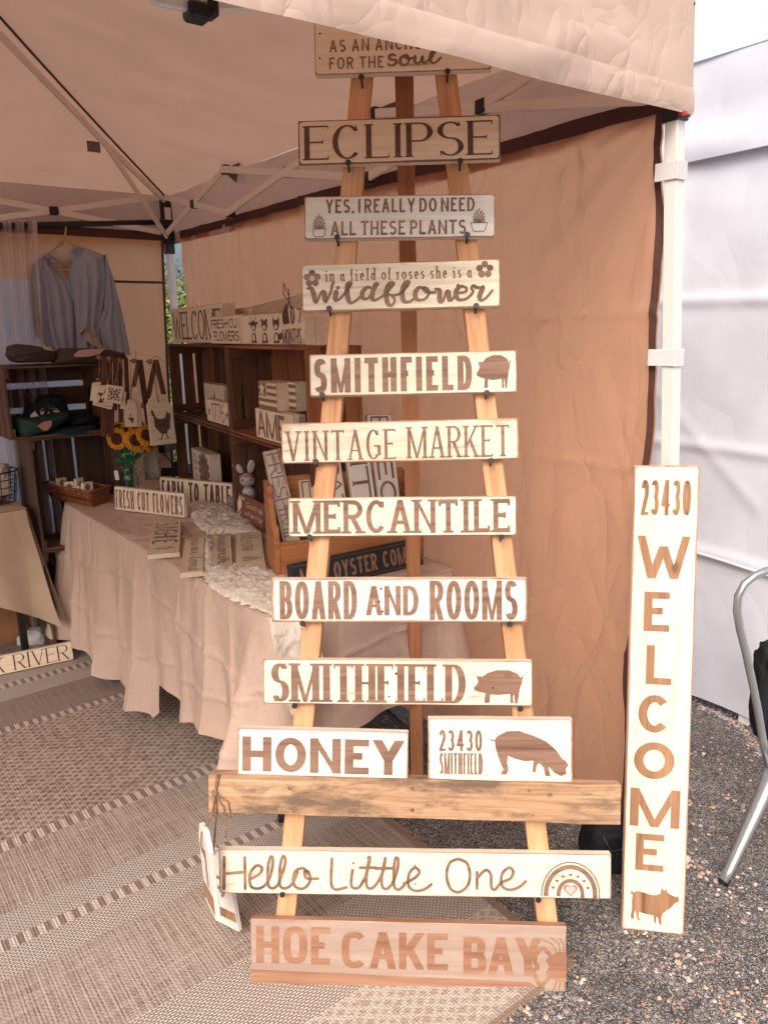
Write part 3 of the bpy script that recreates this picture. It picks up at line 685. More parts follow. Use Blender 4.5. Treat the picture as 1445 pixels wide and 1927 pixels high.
# crack
# ---- rug: stripes run along VV, pattern changes along UU
KX, KY = .439, 1.552
RM = frame(Vector((KX, KY, 0)), -VV, UU)     # local x: back towards the right; so rug lies at x<0, y>0
def cdist(px, py): p = onz((px, py), 0)-Vector((KX, KY, 0)); return p.dot(UU)
z4 = lambda x, y: (x/2.579, 1180+y/2.579)
SB = [cdist(*z4(*p)) for p in ((640,1925), (0,1745), (0,1600), (0,1545), (0,1412), (0,1110), (0,1062), (0,528), (0,503), (0,372), (0,312), (0,288), (0,232))]
def mk_rug():
    t = MT('woven_rug'); co = t.coord((1,1,1), False); sx = t.node('ShaderNodeSeparateXYZ'); t.l(co, sx.inputs[0]); X, Y = sx.outputs[0], sx.outputs[1]
    S = 3.6
    y = t.math('DIVIDE', t.math('ADD', Y, t.math('MULTIPLY', t.math('SUBTRACT', t.noise(co, 60, 2), .5), .006)), S)
    b = [s/S for s in SB]
    e0 = .012/S
    br, lt, mid, dk = (.26,.18,.14), (.55,.47,.4), (.36,.27,.21), (.20,.14,.11)
    # zones near -> far: 0 edge, pattern-light, light weave, brown, light weave, dash, light weave, brown, dash, diamonds, dash, dark, weave, dash, weave
    ws = t.node('ShaderNodeTexWave', bands_direction='X'); ws.inputs['Scale'].default_value = 34; ws.inputs['Distortion'].default_value = 1.5; ws.inputs['Detail'].default_value = 2; ws.inputs['Detail Scale'].default_value = 3; t.l(co, ws.inputs[0])
    wy = t.node('ShaderNodeTexWave', bands_direction='Y'); wy.inputs['Scale'].default_value = 40; wy.inputs['Distortion'].default_value = 1.5; wy.inputs['Detail'].default_value = 2; wy.inputs['Detail Scale'].default_value = 3; t.l(co, wy.inputs[0])
    streak = t.noise(t.coord((130, 5, 1), False), 1, 3, .7); streak2 = t.noise(t.coord((6, 170, 1), False), 1, 3, .7)
    thr = t.math('MULTIPLY', ws.outputs[0], t.math('ADD', t.math('MULTIPLY', wy.outputs[0], .7), .3))
    # brown plain: fine crossing threads
    brown = t.mix(t.ramp(t.math('ADD', streak, t.math('MULTIPLY', thr, .35)), [(.42, 0), (.78, 1)]), dk, (.47,.385,.33))
    brown = t.mix(t.ramp(streak2, [(.47, 0), (.62, .7)]), brown, (.47,.40,.345))
    # basket weave: little staggered pips
    bk = t.node('ShaderNodeTexBrick'); bk.inputs['Scale'].default_value = 1; bk.inputs['Brick Width'].default_value = .0135; bk.inputs['Row Height'].default_value = .0066; bk.inputs['Mortar Size'].default_value = .0022; bk.inputs['Mortar Smooth'].default_value = .6; bk.offset = .5
    t.l(co, bk.inputs[0]); basket = t.mix(t.ramp(bk.outputs['Fac'], [(.2, 0), (.8, 1)]), t.mix(streak2, (.70,.645,.59), (.58,.52,.46)), (.24,.185,.155))
    basket = t.mix(t.ramp(t.noise(co, 3, 3), [(.4, 0), (.7, .25)]), basket, (.36,.28,.22))
    # dashes: blocks alternate light / dark
    ck = t.node('ShaderNodeTexWave', bands_direction='X', wave_profile='SAW'); ck.inputs['Scale'].default_value = 1/(20*.052)*6.2832*.16*9.5; t.l(co, ck.inputs[0])
    dash = t.mix(t.ramp(ck.outputs[0], [(.0, 0), (.5, 0), (.51, 1), (1, 1)], 'CONSTANT'), t.mix(ws.outputs[0], (.62,.55,.50), (.44,.37,.33)), t.mix(ws.outputs[0], (.30,.21,.165), (.19,.14,.115)))
    # diamonds
    a = t.math('ABSOLUTE', t.math('SUBTRACT', t.math('FRACT', t.math('DIVIDE', X, .040)), .5)); c2 = t.math('ABSOLUTE', t.math('SUBTRACT', t.math('FRACT', t.math('DIVIDE', Y, .030)), .5))
    d = t.math('ABSOLUTE', t.math('SUBTRACT', t.math('ADD', a, c2), .5))
    wob = t.math('ADD', d, t.math('MULTIPLY', t.math('SUBTRACT', t.noise(co, 42, 3, .75), .5), 1.0))
    dia = t.mix(t.ramp(wob, [(.06, .8), (.22, 0)]), t.mix(streak, dk, (.36,.27,.21)), (.50,.42,.36))
    dia = t.mix(t.ramp(wob, [(.36, 0), (.40, .6)]), dia, (.10,.07,.06))
    dial = t.mix(t.ramp(wob, [(.10, .85), (.30, 0)]), (.38,.30,.25), (.55,.48,.42))
    def zone(lo, hi):
        return t.math('MULTIPLY', t.math('GREATER_THAN', y, lo), t.math('LESS_THAN', y, hi))
    c = brown
    c = t.mix(zone(-1, e0), c, (.28,.20,.15))
    q = b[0]
    c = t.mix(zone(e0*2, q*.52), c, dial); c = t.mix(zone(q*.52, q), c, basket)
    c = t.mix(zone(b[1], b[4]), c, basket); c = t.mix(zone(b[2], b[3]), c, dash)
    c = t.mix(zone(b[5], b[6]), c, dash); c = t.mix(zone(b[6], b[7]), c, dia); c = t.mix(zone(b[7], b[8]), c, dash)
    c = t.mix(zone(b[8], b[9]), c, t.mix(.5, brown, dk)); c = t.mix(zone(b[9], b[12]), c, basket); c = t.mix(zone(b[10], b[11]), c, dash)
    for kk in (1, 2, 3): c = t.mix(zone(b[12]+.42*kk/S*1.2, b[12]+.42*kk/S*1.2+.1/S), c, basket)
    edge = t.math('GREATER_THAN', X, -.022); c = t.mix(edge, c, (.27,.19,.145))
    t.col(c); t.rough(.9, .2)
    hb = t.math('ADD', t.math('MULTIPLY', bk.outputs['Fac'], -1.0), t.math('MULTIPLY', thr, .5)); t.bump(hb, .8, .003); return t.m
M['rug'] = mk_rug()
mb = MB(); NX, NY = 70, 90
def rugp(u, v):
    x = -u*3.3; y = v*3.4; z = .007 + .004*fbm(Vector((x*2, y*2, 1)), 2) + .001
    e = .004*noise.noise(Vector((x*30, y*30, 4)))
    if u == 0: x += e
    if v == 0: y += e
    return (x, y, max(z, .005))
mb.grid(rugp, NX, NY)
border = [(i, 0) for i in range(NX+1)]
vs = [(*rugp(i/NX, 0)[:2], 0.0005) for i in range(NX+1)]; mb.add([rugp(i/NX, 0) for i in range(NX+1)]+vs, [(i, NX+1+i, NX+2+i, i+1) for i in range(NX)])
vs = [(*rugp(0, j/NY)[:2], 0.0005) for j in range(NY+1)]; mb.add([rugp(0, j/NY) for j in range(NY+1)]+vs, [(i+1, NY+2+i, NY+1+i, i) for i in range(NY)])
# short fringe threads along the right hand edge
rr_ = random.Random(5)
rug = thing('woven_rug', 'brown and cream striped woven rug lying on the tarmac', 'rug', RM)
mb.build('rug_body', M['rug'], rug, smooth=True)
fr = MB()
for k in range(700):
    y = rr_.random()*3.4; l = rr_.uniform(.006, .014); fr.tube([(-.003, y, .006), (l*.6, y+rr_.uniform(-.003, .003), .006), (l, y+rr_.uniform(-.005, .005), .002)], .0011, 4)
for k in range(500):
    x = -rr_.random()*3.0; l = rr_.uniform(.003, .007); fr.tube([(x, .002, .006), (x+rr_.uniform(-.003, .003), -l, .004)], .0011, 4)
tag(fr.build('fringe', flat('rug_fringe', (.34,.25,.19), .9), rug), kind='stuff')

# ================================================================ TENT
PTILT = .052
EZ = 1.965          # bottom of valance / top of side walls
TOPZ = 2.20; PEAK = Vector((PP+UU*LT/2+VV*LT/2)); PEAK.z = 2.82
tent = thing('canopy_tent', 'tan pop-up canopy with cream folding frame over the craft stall', 'canopy tent', Matrix.Translation(PP))
Tinv = Matrix.Translation(-PP)
def L_(p): return Vector(p)-PP
def corner(p, z): return Vector((p.x, p.y, z))
cs = [PP, QQ, RR, SS]; ctr2 = Vector((PEAK.x, PEAK.y, 0))
def out(p, d=.03): v = (Vector((p.x, p.y, 0))-ctr2).normalized(); return Vector((p.x, p.y, 0))+v*d
co_ = [out(p, .028) for p in cs]
for k in range(4):
    a, b = co_[k], co_[(k+1) % 4]
    def roof(u, v, a=a, b=b, k=k):
        e = a.lerp(b, u); e.z = TOPZ; p = e.lerp(PEAK, v)
        sag = .055*math.sin(math.pi*v)*(0.5+math.sin(math.pi*u)*.5)*(1-v*.3); p.z -= sag
        q = p*1.0; inner = min(u, 1-u)*2*(1-v)
        p.z += (.012*fbm(Vector((q.x*1.4, q.y*3.2, k)), 3)+.006*ridge(Vector((q.x*2.5, q.y*1.5, k+3)), 2))*min(1, inner*5)*min(1, v*8)
        return L_(p)
    MB().grid(roof, 60, 40).build('roof_panel', M['canopy'], tent, smooth=True)
    def val(u, v, a=a, b=b, k=k):
        e = a.lerp(b, u); nrm = ((a+b)/2-ctr2).normalized(); z0 = TOPZ; z1 = EZ+.0 - .012*math.sin(math.pi*u)
        z = z0+(z1-z0)*v
        p = Vector((e.x, e.y, z)); edge_ = min(1, u*14, (1-u)*14)
        s = u*LT
        amp = (.012*fbm(Vector((s*2.0, v*1.2, k*7)), 2)+.006*noise.noise(Vector((s*6+v*2, v*2.6-s*1.6, k*5))))*(.3+.7*v)
        return L_(p+nrm*(amp*edge_+.012*v))
    MB().grid(val, 300, 40).build('valance', M['valance'], tent, smooth=True)
    hem = MB()
    def hemf(u, v, val=val):
        p = Vector(val(u, .78+.235*v)); nrm = ((a+b)/2-ctr2).normalized(); return p+nrm*(.0035*math.sin(math.pi*min(1, v*1.0))**.3+.001)
    hem.grid(hemf, 300, 6).build('hem', M['valance'], tent, smooth=True)
# hip seams
for p in co_:
    pts = [L_(Vector((p.x, p.y, TOPZ)).lerp(PEAK, i/20) - ZZ*(.012+.05*math.sin(math.pi*i/20)*.35)) for i in range(21)]
    MB().tube(pts, .005, 6).build('seam', M['seam'], tent, smooth=True)
# legs: upright steel, top bracket, red catch
for (p, nm) in ((PP, 0), (QQ, 1), (RR, 2), (SS, 3)):
    q = p + (ctr2-Vector((p.x, p.y, 0))).normalized()*.0
    F = frame(L_(q), UU, VV)
    if nm == 0:
        zt = Vector((-PTILT, 0, 1)).normalized(); xq = (UU-zt*UU.dot(zt)).normalized(); F = frame(L_(q)+Vector((PTILT*EZ, 0, 0)), xq, zt.cross(xq))
    s_ = .0165
    lg = MB().box(-s_, s_, -s_, s_, 0.012, EZ-.01 if nm == 0 else EZ-.02).build('leg', M['white_metal'], tent, M=F, bevel=.002)
    MB().box(-.05, .05, -.05, .05, 0, .012).build('foot_plate', M['white_metal'], lg)
    MB().box(-.022, .022, -.022, .022, EZ-.055 if nm else EZ-.012, EZ+.03).box(-.014, .014, -.03, .03, EZ+.02, TOPZ-.02).build('slider_bracket', M['black_plastic'], lg, bevel=.002)
    MB().box(-.015, .015, .0245, .029, EZ-.045, EZ-.005).build('catch', M['red_plastic'], lg) if nm else MB().box(-.034, -.0225, .004, .022, EZ-.006, EZ+.02).build('catch', M['red_plastic'], lg)
    MB().box(-.017, .017, -.017, .017, TOPZ-.12, TOPZ-.04).build('inner_post', M['truss'], lg)
    MB().box(-.02, .02, -.02, .02, TOPZ-.06, TOPZ-.03).build('top_cap', M['black_plastic'], lg, bevel=.003)
# scissor truss along the right side, measured in its plane
nW = -VV     # plane normal of right wall (outwards)
tp = PP + VV*.045
def tw(x, y): return onplane((x, y), tp, nW)
Pc = PP+VV*.04
T1, B1, X1, X2, B2, T2 = tw(422, 319), tw(432, 401), tw(364, 384), tw(540, 323), tw(690, 335), tw(702, 214)
X3, T3, B3 = tw(905, 200), tw(1130, 184), Pc+UU*.05+ZZ*(EZ+.04)
qt = tw(312, 371); qb = tw(316, 437)
def bar(a, b, r=.011, parent=tent, mt='truss'):
    return plank('truss_bar', M[mt], parent, L_(a), L_(b), ZZ, .028, .013, .0002)
pr = Vector((X3.x, X3.y, X3.z))
for a, b in ((qt, B1), (qb, T1), (B1+VV*.014, T2+VV*.014), (T1+VV*.014, B2+VV*.014), (B2, pr+(pr-B2)*.9), (T2, B3), ):
    bar(a, b)
for p in (T1, B1, X1, X2, B2, T2, X3):
    Fm = frame(L_(p), UU, VV)
    MB().box(-.019, .019, -.022, .010, -.019, .019).build('joint', M['black_plastic'], tent, M=Fm, bevel=.004)
for p, s in ((T1+UU*.0-VV*.03, 1), (T2-VV*.03, 1)):
    Fm = frame(L_(p), UU, VV); MB().prism([(-.10, .03), (-.02, .055), (.02, -.02), (-.05, -.06)], 0, .002).build('roof_patch', flat('grey_patch', (.16,.11,.10), .8), tent, M=Fm)
# back truss
bp = QQ - UU*.045
def bw(x, y): return onplane((x, y), bp, UU)
bt, bb = bw(300, 371), bw(303, 437); bx = bw(101, 397)
bar(bt, bt+(bx-bt)*1.9); bar(bb, bb+(bw(0, 378)-bb)*1.02)
MB().box(-.02, .02, -.02, .02, -.018, .018).build('joint', M['black_plastic'], tent, M=frame(L_(bx), VV, UU), bevel=.003)
# hip bars under the roof with a brace
h0 = Vector((QQ.x, QQ.y, TOPZ-.03)); hip = lambda t: h0.lerp(PEAK-ZZ*.08, t)-ZZ*.03*math.sin(math.pi*t)
hj = hip(.30); bar(h0, hj); bar(hj, hip(.68)); bar(Vector((QQ.x, QQ.y, EZ+.02)), hj)
MB().box(-.016, .016, -.016, .016, -.03, .03).build('joint', M['black_plastic'], tent, M=frame(L_(hip(.70)), UU, VV), bevel=.004)
MB().box(-.028, .028, -.001, .001, -.022, .022).build('roof_patch', flat('patch', (.18,.13,.12), .8), tent, M=frame(L_(hj+VV*.05-ZZ*.02), VV, UU))
fq = PP+UU*.045
def fw(x, y): return onplane((x, y), fq, -UU)
hub = fw(372, 24)
bar(hub+ZZ*.012, fw(285, -12), mt='white_metal'); bar(hub+ZZ*.016, fw(470, 2), mt='white_metal')
MB().box(-.018, .016, -.016, .016, -.012, .012).box(.014, .03, -.014, .014, -.004, .022).build('joint', M['black_plastic'], tent, M=frame(L_(hub), -VV, UU), bevel=.004)
# black hanging bar along the back
ha, hb = bw(40, 424), bw(312, 418)
hd = (hb-ha)
MB().tube([ha-hd*1.6, hb], .0135, 10).build('hanging_rail', M['black_metal'], None, smooth=True)
tag(bpy.data.objects['hanging_rail'], 'black steel rail running along the back of the tent under the roof', 'rail')
# ---- right side wall
def crease(p, s): return .010*fbm(p*1.3, 3)+.012*ridge(Vector((p.x*1.6+p.y*.5, p.y*1.2, s)), 3)-.006
swall = thing('tent_side_wall', 'tan fabric side wall with brown trim tied to the tent poles', 'tent wall', Matrix.Translation(PP))
WL = LT-.12; WTOP = EZ+.05
EDG = [(onplane(p, PP, -VV)-PP) for p in ((1247,232),(1241,440),(1230,660),(1219,870),(1196,1200),(1180,1565))]; EDG = [(e.z, e.dot(UU)) for e in EDG]
def edges(z):
    for (z1, s1), (z2, s2) in zip(EDG, EDG[1:]):
        if z >= z2: return s1+(s2-s1)*(z-z1)/(z2-z1)
    return EDG[-1][1]
print('edge', EDG)
def wallp(u, v):
    z = WTOP - v*(WTOP-.06+.02*math.sin(u*9)); s = edges(z)+.006*math.sin(z*14)*max(0, 1-u*6)
    x = s + u*(WL-s)
    p = Vector((x*2.0, z*1.1, 0)); pull = min(1, u*10+.2)
    d = crease(Vector((x*2.2, z*1.8, 0)), 2)*1.1 + .022*noise.noise(Vector((x*1.1, z*.7, 9))) + .014*math.sin(x*6+z*2+3*noise.noise(Vector((x, z, 0))))*v
    # long diagonal folds out of the top right corner
    ang = math.atan2((WTOP-z)+.02, x+.05); rad = math.hypot(x, WTOP-z); d += .009*math.sin(ang*26+2*noise.noise(Vector((x*3, z*3, 5))))*math.exp(-rad*.9)*min(1, rad*3)
    for xc in (.42, .86, 1.62, 2.2): d += .007*math.exp(-((x-xc-.01*math.sin(z*4))/.016)**2)
    for zc in (.62, 1.12, 1.52): d += .006*math.exp(-((z-zc-.012*math.sin(x*3+zc))/.012)**2)
    return UU*x + VV*(d-.012) + ZZ*z
MB().grid(wallp, 220, 200).build('fabric_panel', M['wall'], swall, smooth=True)
def trimtop(u, v):
    p = Vector(wallp(u, (v*.036)/1.95*1.0)); return p+VV*.008
MB().grid(trimtop, 220, 4).build('top_trim', M['trim'], swall, smooth=True)
def trimside(u, v):
    p = Vector(wallp(0, v)); q = Vector(wallp(.012, v)); return p+(q-p)*u*.6 + VV*.007
MB().grid(trimside, 2, 120).build('edge_trim', M['trim'], swall, smooth=True)
for zz_ in (1.845, 1.42):
    st = MB(); c = -VV*0
    ring = [(-.0225, -.0225), (.0225, -.0225), (.0225, .0225), (-.0225, .0225)]
    for k in range(4):
        pass
    Fm = frame(Vector((0, 0, 0)), UU, VV)
    st.box(-.0205, edges(zz_)+.006+.03*(EZ-zz_)/.55, .0175, .0205, zz_-.02, zz_+.02); st.box(-.0215, -.0175, -.0205, .0215, zz_-.021, zz_+.021); st.box(-.0205, .0205, -.0215, -.0180, zz_-.02, zz_+.02)
    st.build('strap', M['strap'], swall, M=Matrix.Translation((PTILT*(EZ-zz_), 0, 0)) @ Fm, bevel=.001)
# ---- back wall
bwall = thing('tent_back_wall', 'tan fabric back wall with brown trim and a pale vinyl window', 'tent wall', Matrix.Translation(QQ))
def lb(x, y): p = onplane((x, y), QQ, UU)-QQ; return p.dot(VV), p.z
s_r0, z_r0 = lb(306, 470); s_r1, z_r1 = lb(325, 905); s_w, z_w = lb(128, 528)
def backp(s, z, k=0.0):
    d = crease(Vector((s*2.2, z*1.6, 4)), 6)*.9 + .012*noise.noise(Vector((s*1.2, z, 2)))
    return VV*s + UU*(d-.02) + ZZ*z
def rect(name, mt, s0f, s1f, z0, z1, nu, nv, off=0):
    def f(u, v):
        z = z1+(z0-z1)*v; s0 = s0f(z) if callable(s0f) else s0f; s1 = s1f(z) if callable(s1f) else s1f
        return backp(s0+(s1-s0)*u, z)-UU*off
    return MB().grid(f, nu, nv).build(name, M[mt], bwall, smooth=True)
edge_r = lambda z: s_r0+(s_r1-s_r0)*(z-z_r0)/(z_r1-z_r0)
ZT = EZ+.05
rect('top_panel', 'backwall', edge_r, LT, z_w, ZT, 120, 30)
rect('fabric_panel', 'backwall', edge_r, s_w, .05, z_w, 60, 110)
rect('window', 'window', s_w, LT-.5, .55, z_w, 60, 60)
rect('lower_panel', 'backwall', s_w, LT-.5, .05, .55, 60, 20)
rect('end_panel', 'backwall', LT-.5, LT, .05, z_w, 20, 60)
rect('top_trim', 'trim', edge_r, LT, ZT-.042, ZT, 80, 2, .006)
rect('zip_line', 'trim', lambda z: edge_r(z), s_w, z_w-.007, z_w+.005, 40, 1, .006)
rect('edge_trim', 'trim', lambda z: edge_r(z), lambda z: edge_r(z)+.014, .05, ZT, 1, 90, .004)
# ---- neighbour's white tent
WO = PP - VV*.98                 # plane of its wall
wt = thing('white_market_tent', 'white market tent standing beside the tan canopy on the right', 'tent', Matrix.Translation(WO))
def wz(x, y): p = onplane((x, y), WO, VV)-WO; return p.dot(UU), p.z
sB, zB = wz(1300, 303); sC, zC = wz(1300, 122)
s0, s1 = -2.6, 3.6
ZK1, ZK2 = wz(1360, 568)[1], wz(1360, 848)[1]
def wp(u, v):
    s = s0+(s1-s0)*u; z = 2.1*(1-v)+.03+.05*noise.noise(Vector((s*.8, 0, 3)))*v
    d = .018*fbm(Vector((s*1.5, z*1.3, 2)), 3)+.008*ridge(Vector((s*.9+z*.5, z*1.3-s*.3, 7)), 2)+.05*v*v*noise.noise(Vector((s*1.3, 1, 1)))
    d += .012*math.exp(-((z-.62-.03*math.sin(s*3))/.02)**2)
    for zc in (ZK1, ZK2): d += .010*math.exp(-((z-zc-.01*math.sin(s*2))/.022)**2)
    for sc in (-.9, -.1, .62, 1.4, 2.2): d += .008*math.exp(-((s-sc-.02*math.sin(z*3))/.028)**2)
    d += .005*math.exp(-((z-1.2-(s-.6)*.9)/.03)**2)*(1 if s > .2 else 0)
    return UU*s+VV*d+ZZ*z
MB().grid(wp, 320, 170).build('side_wall', M['wtent'], wt, smooth=True)
def wv(u, v):
    s = s0+(s1-s0)*u; z = zC+(zB-zC)*v - .01*math.sin(s*2)
    d = .03+.012*fbm(Vector((s*1.6, z*2, 12)), 3)+.022*noise.noise(Vector((s*2.2-z*5, z*6+s*1.2, 17)))*v
    return UU*s+VV*d+ZZ*z
MB().grid(wv, 260, 40).build('valance', M['wtent'], wt, smooth=True)
def wr(u, v):
    s = -4+10*u; return UU*s+VV*(.045-2.2*v+.03*noise.noise(Vector((s*1.5, v*3, 1))))+ZZ*(zC-.01*math.sin(s*2)+1.15*v)
MB().grid(wr, 120, 60).build('roof_panel', M['wtent'], wt, smooth=True)
def rope(s): u = (s-s0)/(s1-s0); z = .60+.03*math.sin(s*3); v = 1-(z-.03)/2.1; p = Vector(wp(u, v)); return p+VV*.008
MB().tube([rope(s0+.2+i*.06) for i in range(90)], .006, 6).build('rope', M['strap'], wt, smooth=True)
for s in (0.2, 3.2):
    MB().box(s-.02, s+.02, -.06, -.02, 0, 2.3).build('leg', M['white_metal'], wt, M=frame(Vector((0,0,0)), UU, VV) , bevel=.002)
# ================================================================ shrub and pole seen through the gap at the back
def leafy(name, label, cat, c, rx, ry, rz, n, seed, lm='leaf'):
    rg = random.Random(seed); o = thing(name, label, cat, Matrix.Translation(c))
    mb = MB()
    for k in range(n):
        while True:
            p = Vector((rg.uniform(-1, 1), rg.uniform(-1, 1), rg.uniform(-1, 1)))
            if p.length < 1 and rg.random() < .15+p.length**2: break
        lump = 1+.25*noise.noise(p*2.5+Vector((seed, 0, 0)))
        q = Vector((p.x*rx, p.y*ry, p.z*rz))*lump; l = rg.uniform(.025, .05); a = Vector((rg.gauss(0, 1), rg.gauss(0, 1), rg.gauss(0, .6))).normalized(); b = a.orthogonal().normalized()*l*.38; n3 = a.cross(b).normalized()*l*.12
        mb.add([q-a*l*.5, q+b+n3, q+a*l*.5, q-b+n3], [(0, 1, 2), (0, 2, 3)])
    f = mb.build('foliage', M[lm], o); tag(f, kind='stuff')
    st = MB()
    for k in range(7):
        e = Vector((rg.uniform(-.5, .5)*rx, rg.uniform(-.5, .5)*ry, rg.uniform(-.2, .7)*rz)); st.tube([(rg.uniform(-.06, .06), rg.uniform(-.06, .06), -c.z), e*.4-Vector((0, 0, .3)), e], [.02, .014, .006], 6)
    st.build('branches', M['bark'], o, smooth=True); return o
leafy('shrub', 'green and yellow leafy shrub seen through the gap behind the back pole', 'shrub', Vector((-1.62, 6.9, .95)), .95, .7, .98, 9000, 11)
leafy('tall_shrub', 'dark green shrub standing further back behind the stall gap', 'shrub', Vector((-2.6, 8.6, 1.2)), 1.3, .8, 1.25, 7000, 13)
pl = thing('marquee_pole', 'white upright pole of another marquee with a cross rail behind the gap', 'pole', Matrix.Translation(onz((328, 900), .25).xy.to_3d()*1.05))
ppx = QQ+UU*.42+VV*.0
pl.matrix_world = Matrix.Translation(ppx)
MB().box(-.018, .018, -.018, .018, 0, 2.3).build('post', M['white_metal'], pl, bevel=.002)
MB().box(-.6, .6, -.012, .012, 1.21, 1.235).build('cross_rail', M['white_metal'], pl, M=frame(Vector((0, 0.03, 0)), -VV, UU))
# ================================================================ LADDER DISPLAY
yaw = R(-2.6); e1 = Vector((math.cos(yaw), math.sin(yaw), 0)); nb = Vector((-math.sin(yaw), math.cos(yaw), 0))
LEAN = R(11.4); e2 = nb*math.sin(LEAN)+ZZ*math.cos(LEAN); nL = e1.cross(e2); nL = nL if nL.y < 0 else -nL
G0 = Vector((0, 1.523, 0)); BT = .018            # board thickness
LO = Vector((0, 1.523, 0))
lad = thing('display_ladder', 'freestanding pine A-frame ladder holding the painted wooden signs', 'ladder', Matrix.Translation(LO))
def lp(x, y, off=0.0): return onplane((x, y), G0+nL*off, nL)
Lb = lambda p: Vector(p)-LO
def extend(a, b, z0, z1):
    d = b-a; return a+d*((z0-a.z)/d.z), a+d*((z1-a.z)/d.z)
legs = []
for (a, b) in (((676, 190), (540, 1700)), ((846, 190), (1026, 1700))):
    p, q = extend(lp(*b), lp(*a), .004, 2.16)
    legs.append((p, q)); off = -nL*.019
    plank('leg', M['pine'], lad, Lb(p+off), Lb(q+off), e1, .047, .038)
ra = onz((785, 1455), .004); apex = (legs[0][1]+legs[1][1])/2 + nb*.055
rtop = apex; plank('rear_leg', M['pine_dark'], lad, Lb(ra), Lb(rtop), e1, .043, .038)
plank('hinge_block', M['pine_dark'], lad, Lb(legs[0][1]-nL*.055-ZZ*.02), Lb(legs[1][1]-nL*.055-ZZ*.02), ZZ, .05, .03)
# screws: two under every board, each holds the board's lower edge
SCR = [((680,143),(842,132)), ((655,304),(866,301)), ((634,445),(879,440)), ((619,579),(896,574)), ((606,742),(916,738)), ((594,868),(924,866)), ((582,1010),(943,1010)), ((569,1173),(959,1174)), ((554,1328),(979,1334)), ((546,1468),(995,1478)), ((531,1684),(1013,1694))]
for pr_ in SCR:
    for p in pr_:
        a = lp(*p, .030)-nL*.030; F = frame(Lb(a), e1, -nL)
        MB().tube([(0, 0.008, -.014), (0, -.012, -.006), (0, -.026, -.001)], .0024, 8).lathe([(.0001, .0), (.0062, .0), (.0068, .002), (.003, .006)], 12, (0,0,0), Matrix.Translation((0, -.0295, -.001)) @ Matrix.Rotation(R(-90), 4, 'X')).build('screw', M['black_metal'], lad, M=F, smooth=False)
def ladsign(name, label, cor, paint, rim, t=BT, off=None, **k):
    Mx, L, H = quadframe(*cor, G0+nL*((off if off is not None else t)+.0015), nL)
    return sign(name, label, Mx, L, H, M[paint], M[rim], t, **k), L, H
def fx(L, *f): return [-L/2+L*a for a in f]
# 1 top sign
o, L, H = ladsign('wooden_sign', 'cream topmost ladder sign reading for the soul, half hidden by the valance', ((589,8),(922,-6),(594,141),(925,130)), 'paint_shade', 'rim', ins=.003)
f = fit(166, -90, 1240, 340, -L/2, L/2, 0, H)
T = Text(); 
def tx(T, s, a, b, c, d, f=f, **k):
    (x0, z0), (x1, z1) = f(a, d), f(b, c); T.line(s, x0, x1, z0, z1, **k)
tx(T, 'AS AN ANCHOR', 258, 880, 132, 207, f, t=.14, gap=.2, space=.5)
tx(T, 'FOR THE', 256, 588, 238, 310, f, t=.14, gap=.2, space=.5)
S_ = lambda T, pts, r, f=f, **k: T.script(pts, f, r, **k)
for pts in ([(660,240),(640,232),(622,245),(632,262),(665,270),(660,290),(635,300),(615,290)], [(720,240),(695,255),(690,285),(710,300),(735,290),(745,262),(730,240),(715,245),(740,262),(775,255)], [(780,250),(778,280),(795,292),(815,278),(825,250),(825,285),(845,290)], [(850,280),(875,265),(900,230),(905,215),(885,225),(870,262),(880,290),(905,290),(935,262)]):
    S_(T, pts, .0024, f, brush=.6)
T.build('lettering', M['letter'], o)
T = Text(-.001); tx(T, 'Hebrews 6:19', 737, 862, 290, 307, f, t=.13, gap=.25, space=.5); T.disc(*f(202,92), .0022); T.disc(*f(198,240), .0022); T.build('small_print', M['ink'], o)
# 2 ECLIPSE
o, L, H = ladsign('wooden_sign', 'tan sign with large dark serif letters reading ECLIPSE', ((560,228),(942,214),(563,311),(941,300)), 'paint_tan', 'rim_dk', ins=.005)
T = Text(); T.line('ECLIPSE', -L/2+.03*L, L/2-.04*L, H*.11, H*.87, t=.16, th=.04, gap=.12, serif=.06); T.build('lettering', M['letter_dk'], o)
# 3 PLANTS
o, L, H = ladsign('wooden_sign', 'white sign reading YES, I REALLY DO NEED ALL THESE PLANTS with potted succulents', ((572,369.5),(932,365),(574,451),(931,445)), 'paint_white', 'rim', ins=.003)
f = fit(108, 92, 1286, 356, -L/2, L/2, 0, H); T = Text()
tx(T, 'YES, I REALLY DO NEED', 240, 1160, 112, 198, f, t=.155, gap=.14, space=.30)
tx(T, 'ALL THESE PLANTS', 272, 1108, 248, 336, f, t=.155, gap=.13, space=.34)
for (bx, dx, dz) in ((200, 58, 92), (1187, 60, 95)):
    top = 292 if bx < 500 else 268; bot = 342 if bx < 500 else 322; hw = 38 if bx < 500 else 50; bw_ = 34 if bx < 500 else 38
    S_(T, [(bx-hw, top), (bx+hw, top)], .0011, f); 
    for sg in (-1, 1): S_(T, [(bx+sg*hw, top), (bx+sg*bw_, bot-10), (bx+sg*(bw_-12), bot)], .0009, f, n=3)
    S_(T, [(bx-bw_+12, bot), (bx+bw_-12, bot)], .0009, f)
    for k in range(9):
        an = R(-72+18*k); ln = 88 - abs(k-4)*8; tipx = bx+math.sin(an)*ln*.72; tipz = top-math.cos(an)*ln; mx = bx+math.sin(an)*ln*.36; mz = top-math.cos(an)*ln*.45; w_ = 9
        S_(T, [(bx+math.sin(an)*6, top), (mx-w_*math.cos(an), mz-w_*math.sin(an)*.6), (tipx, tipz)], .0007, f, n=4); S_(T, [(bx+math.sin(an)*6, top), (mx+w_*math.cos(an), mz+w_*math.sin(an)*.6), (tipx, tipz)], .0007, f, n=4)
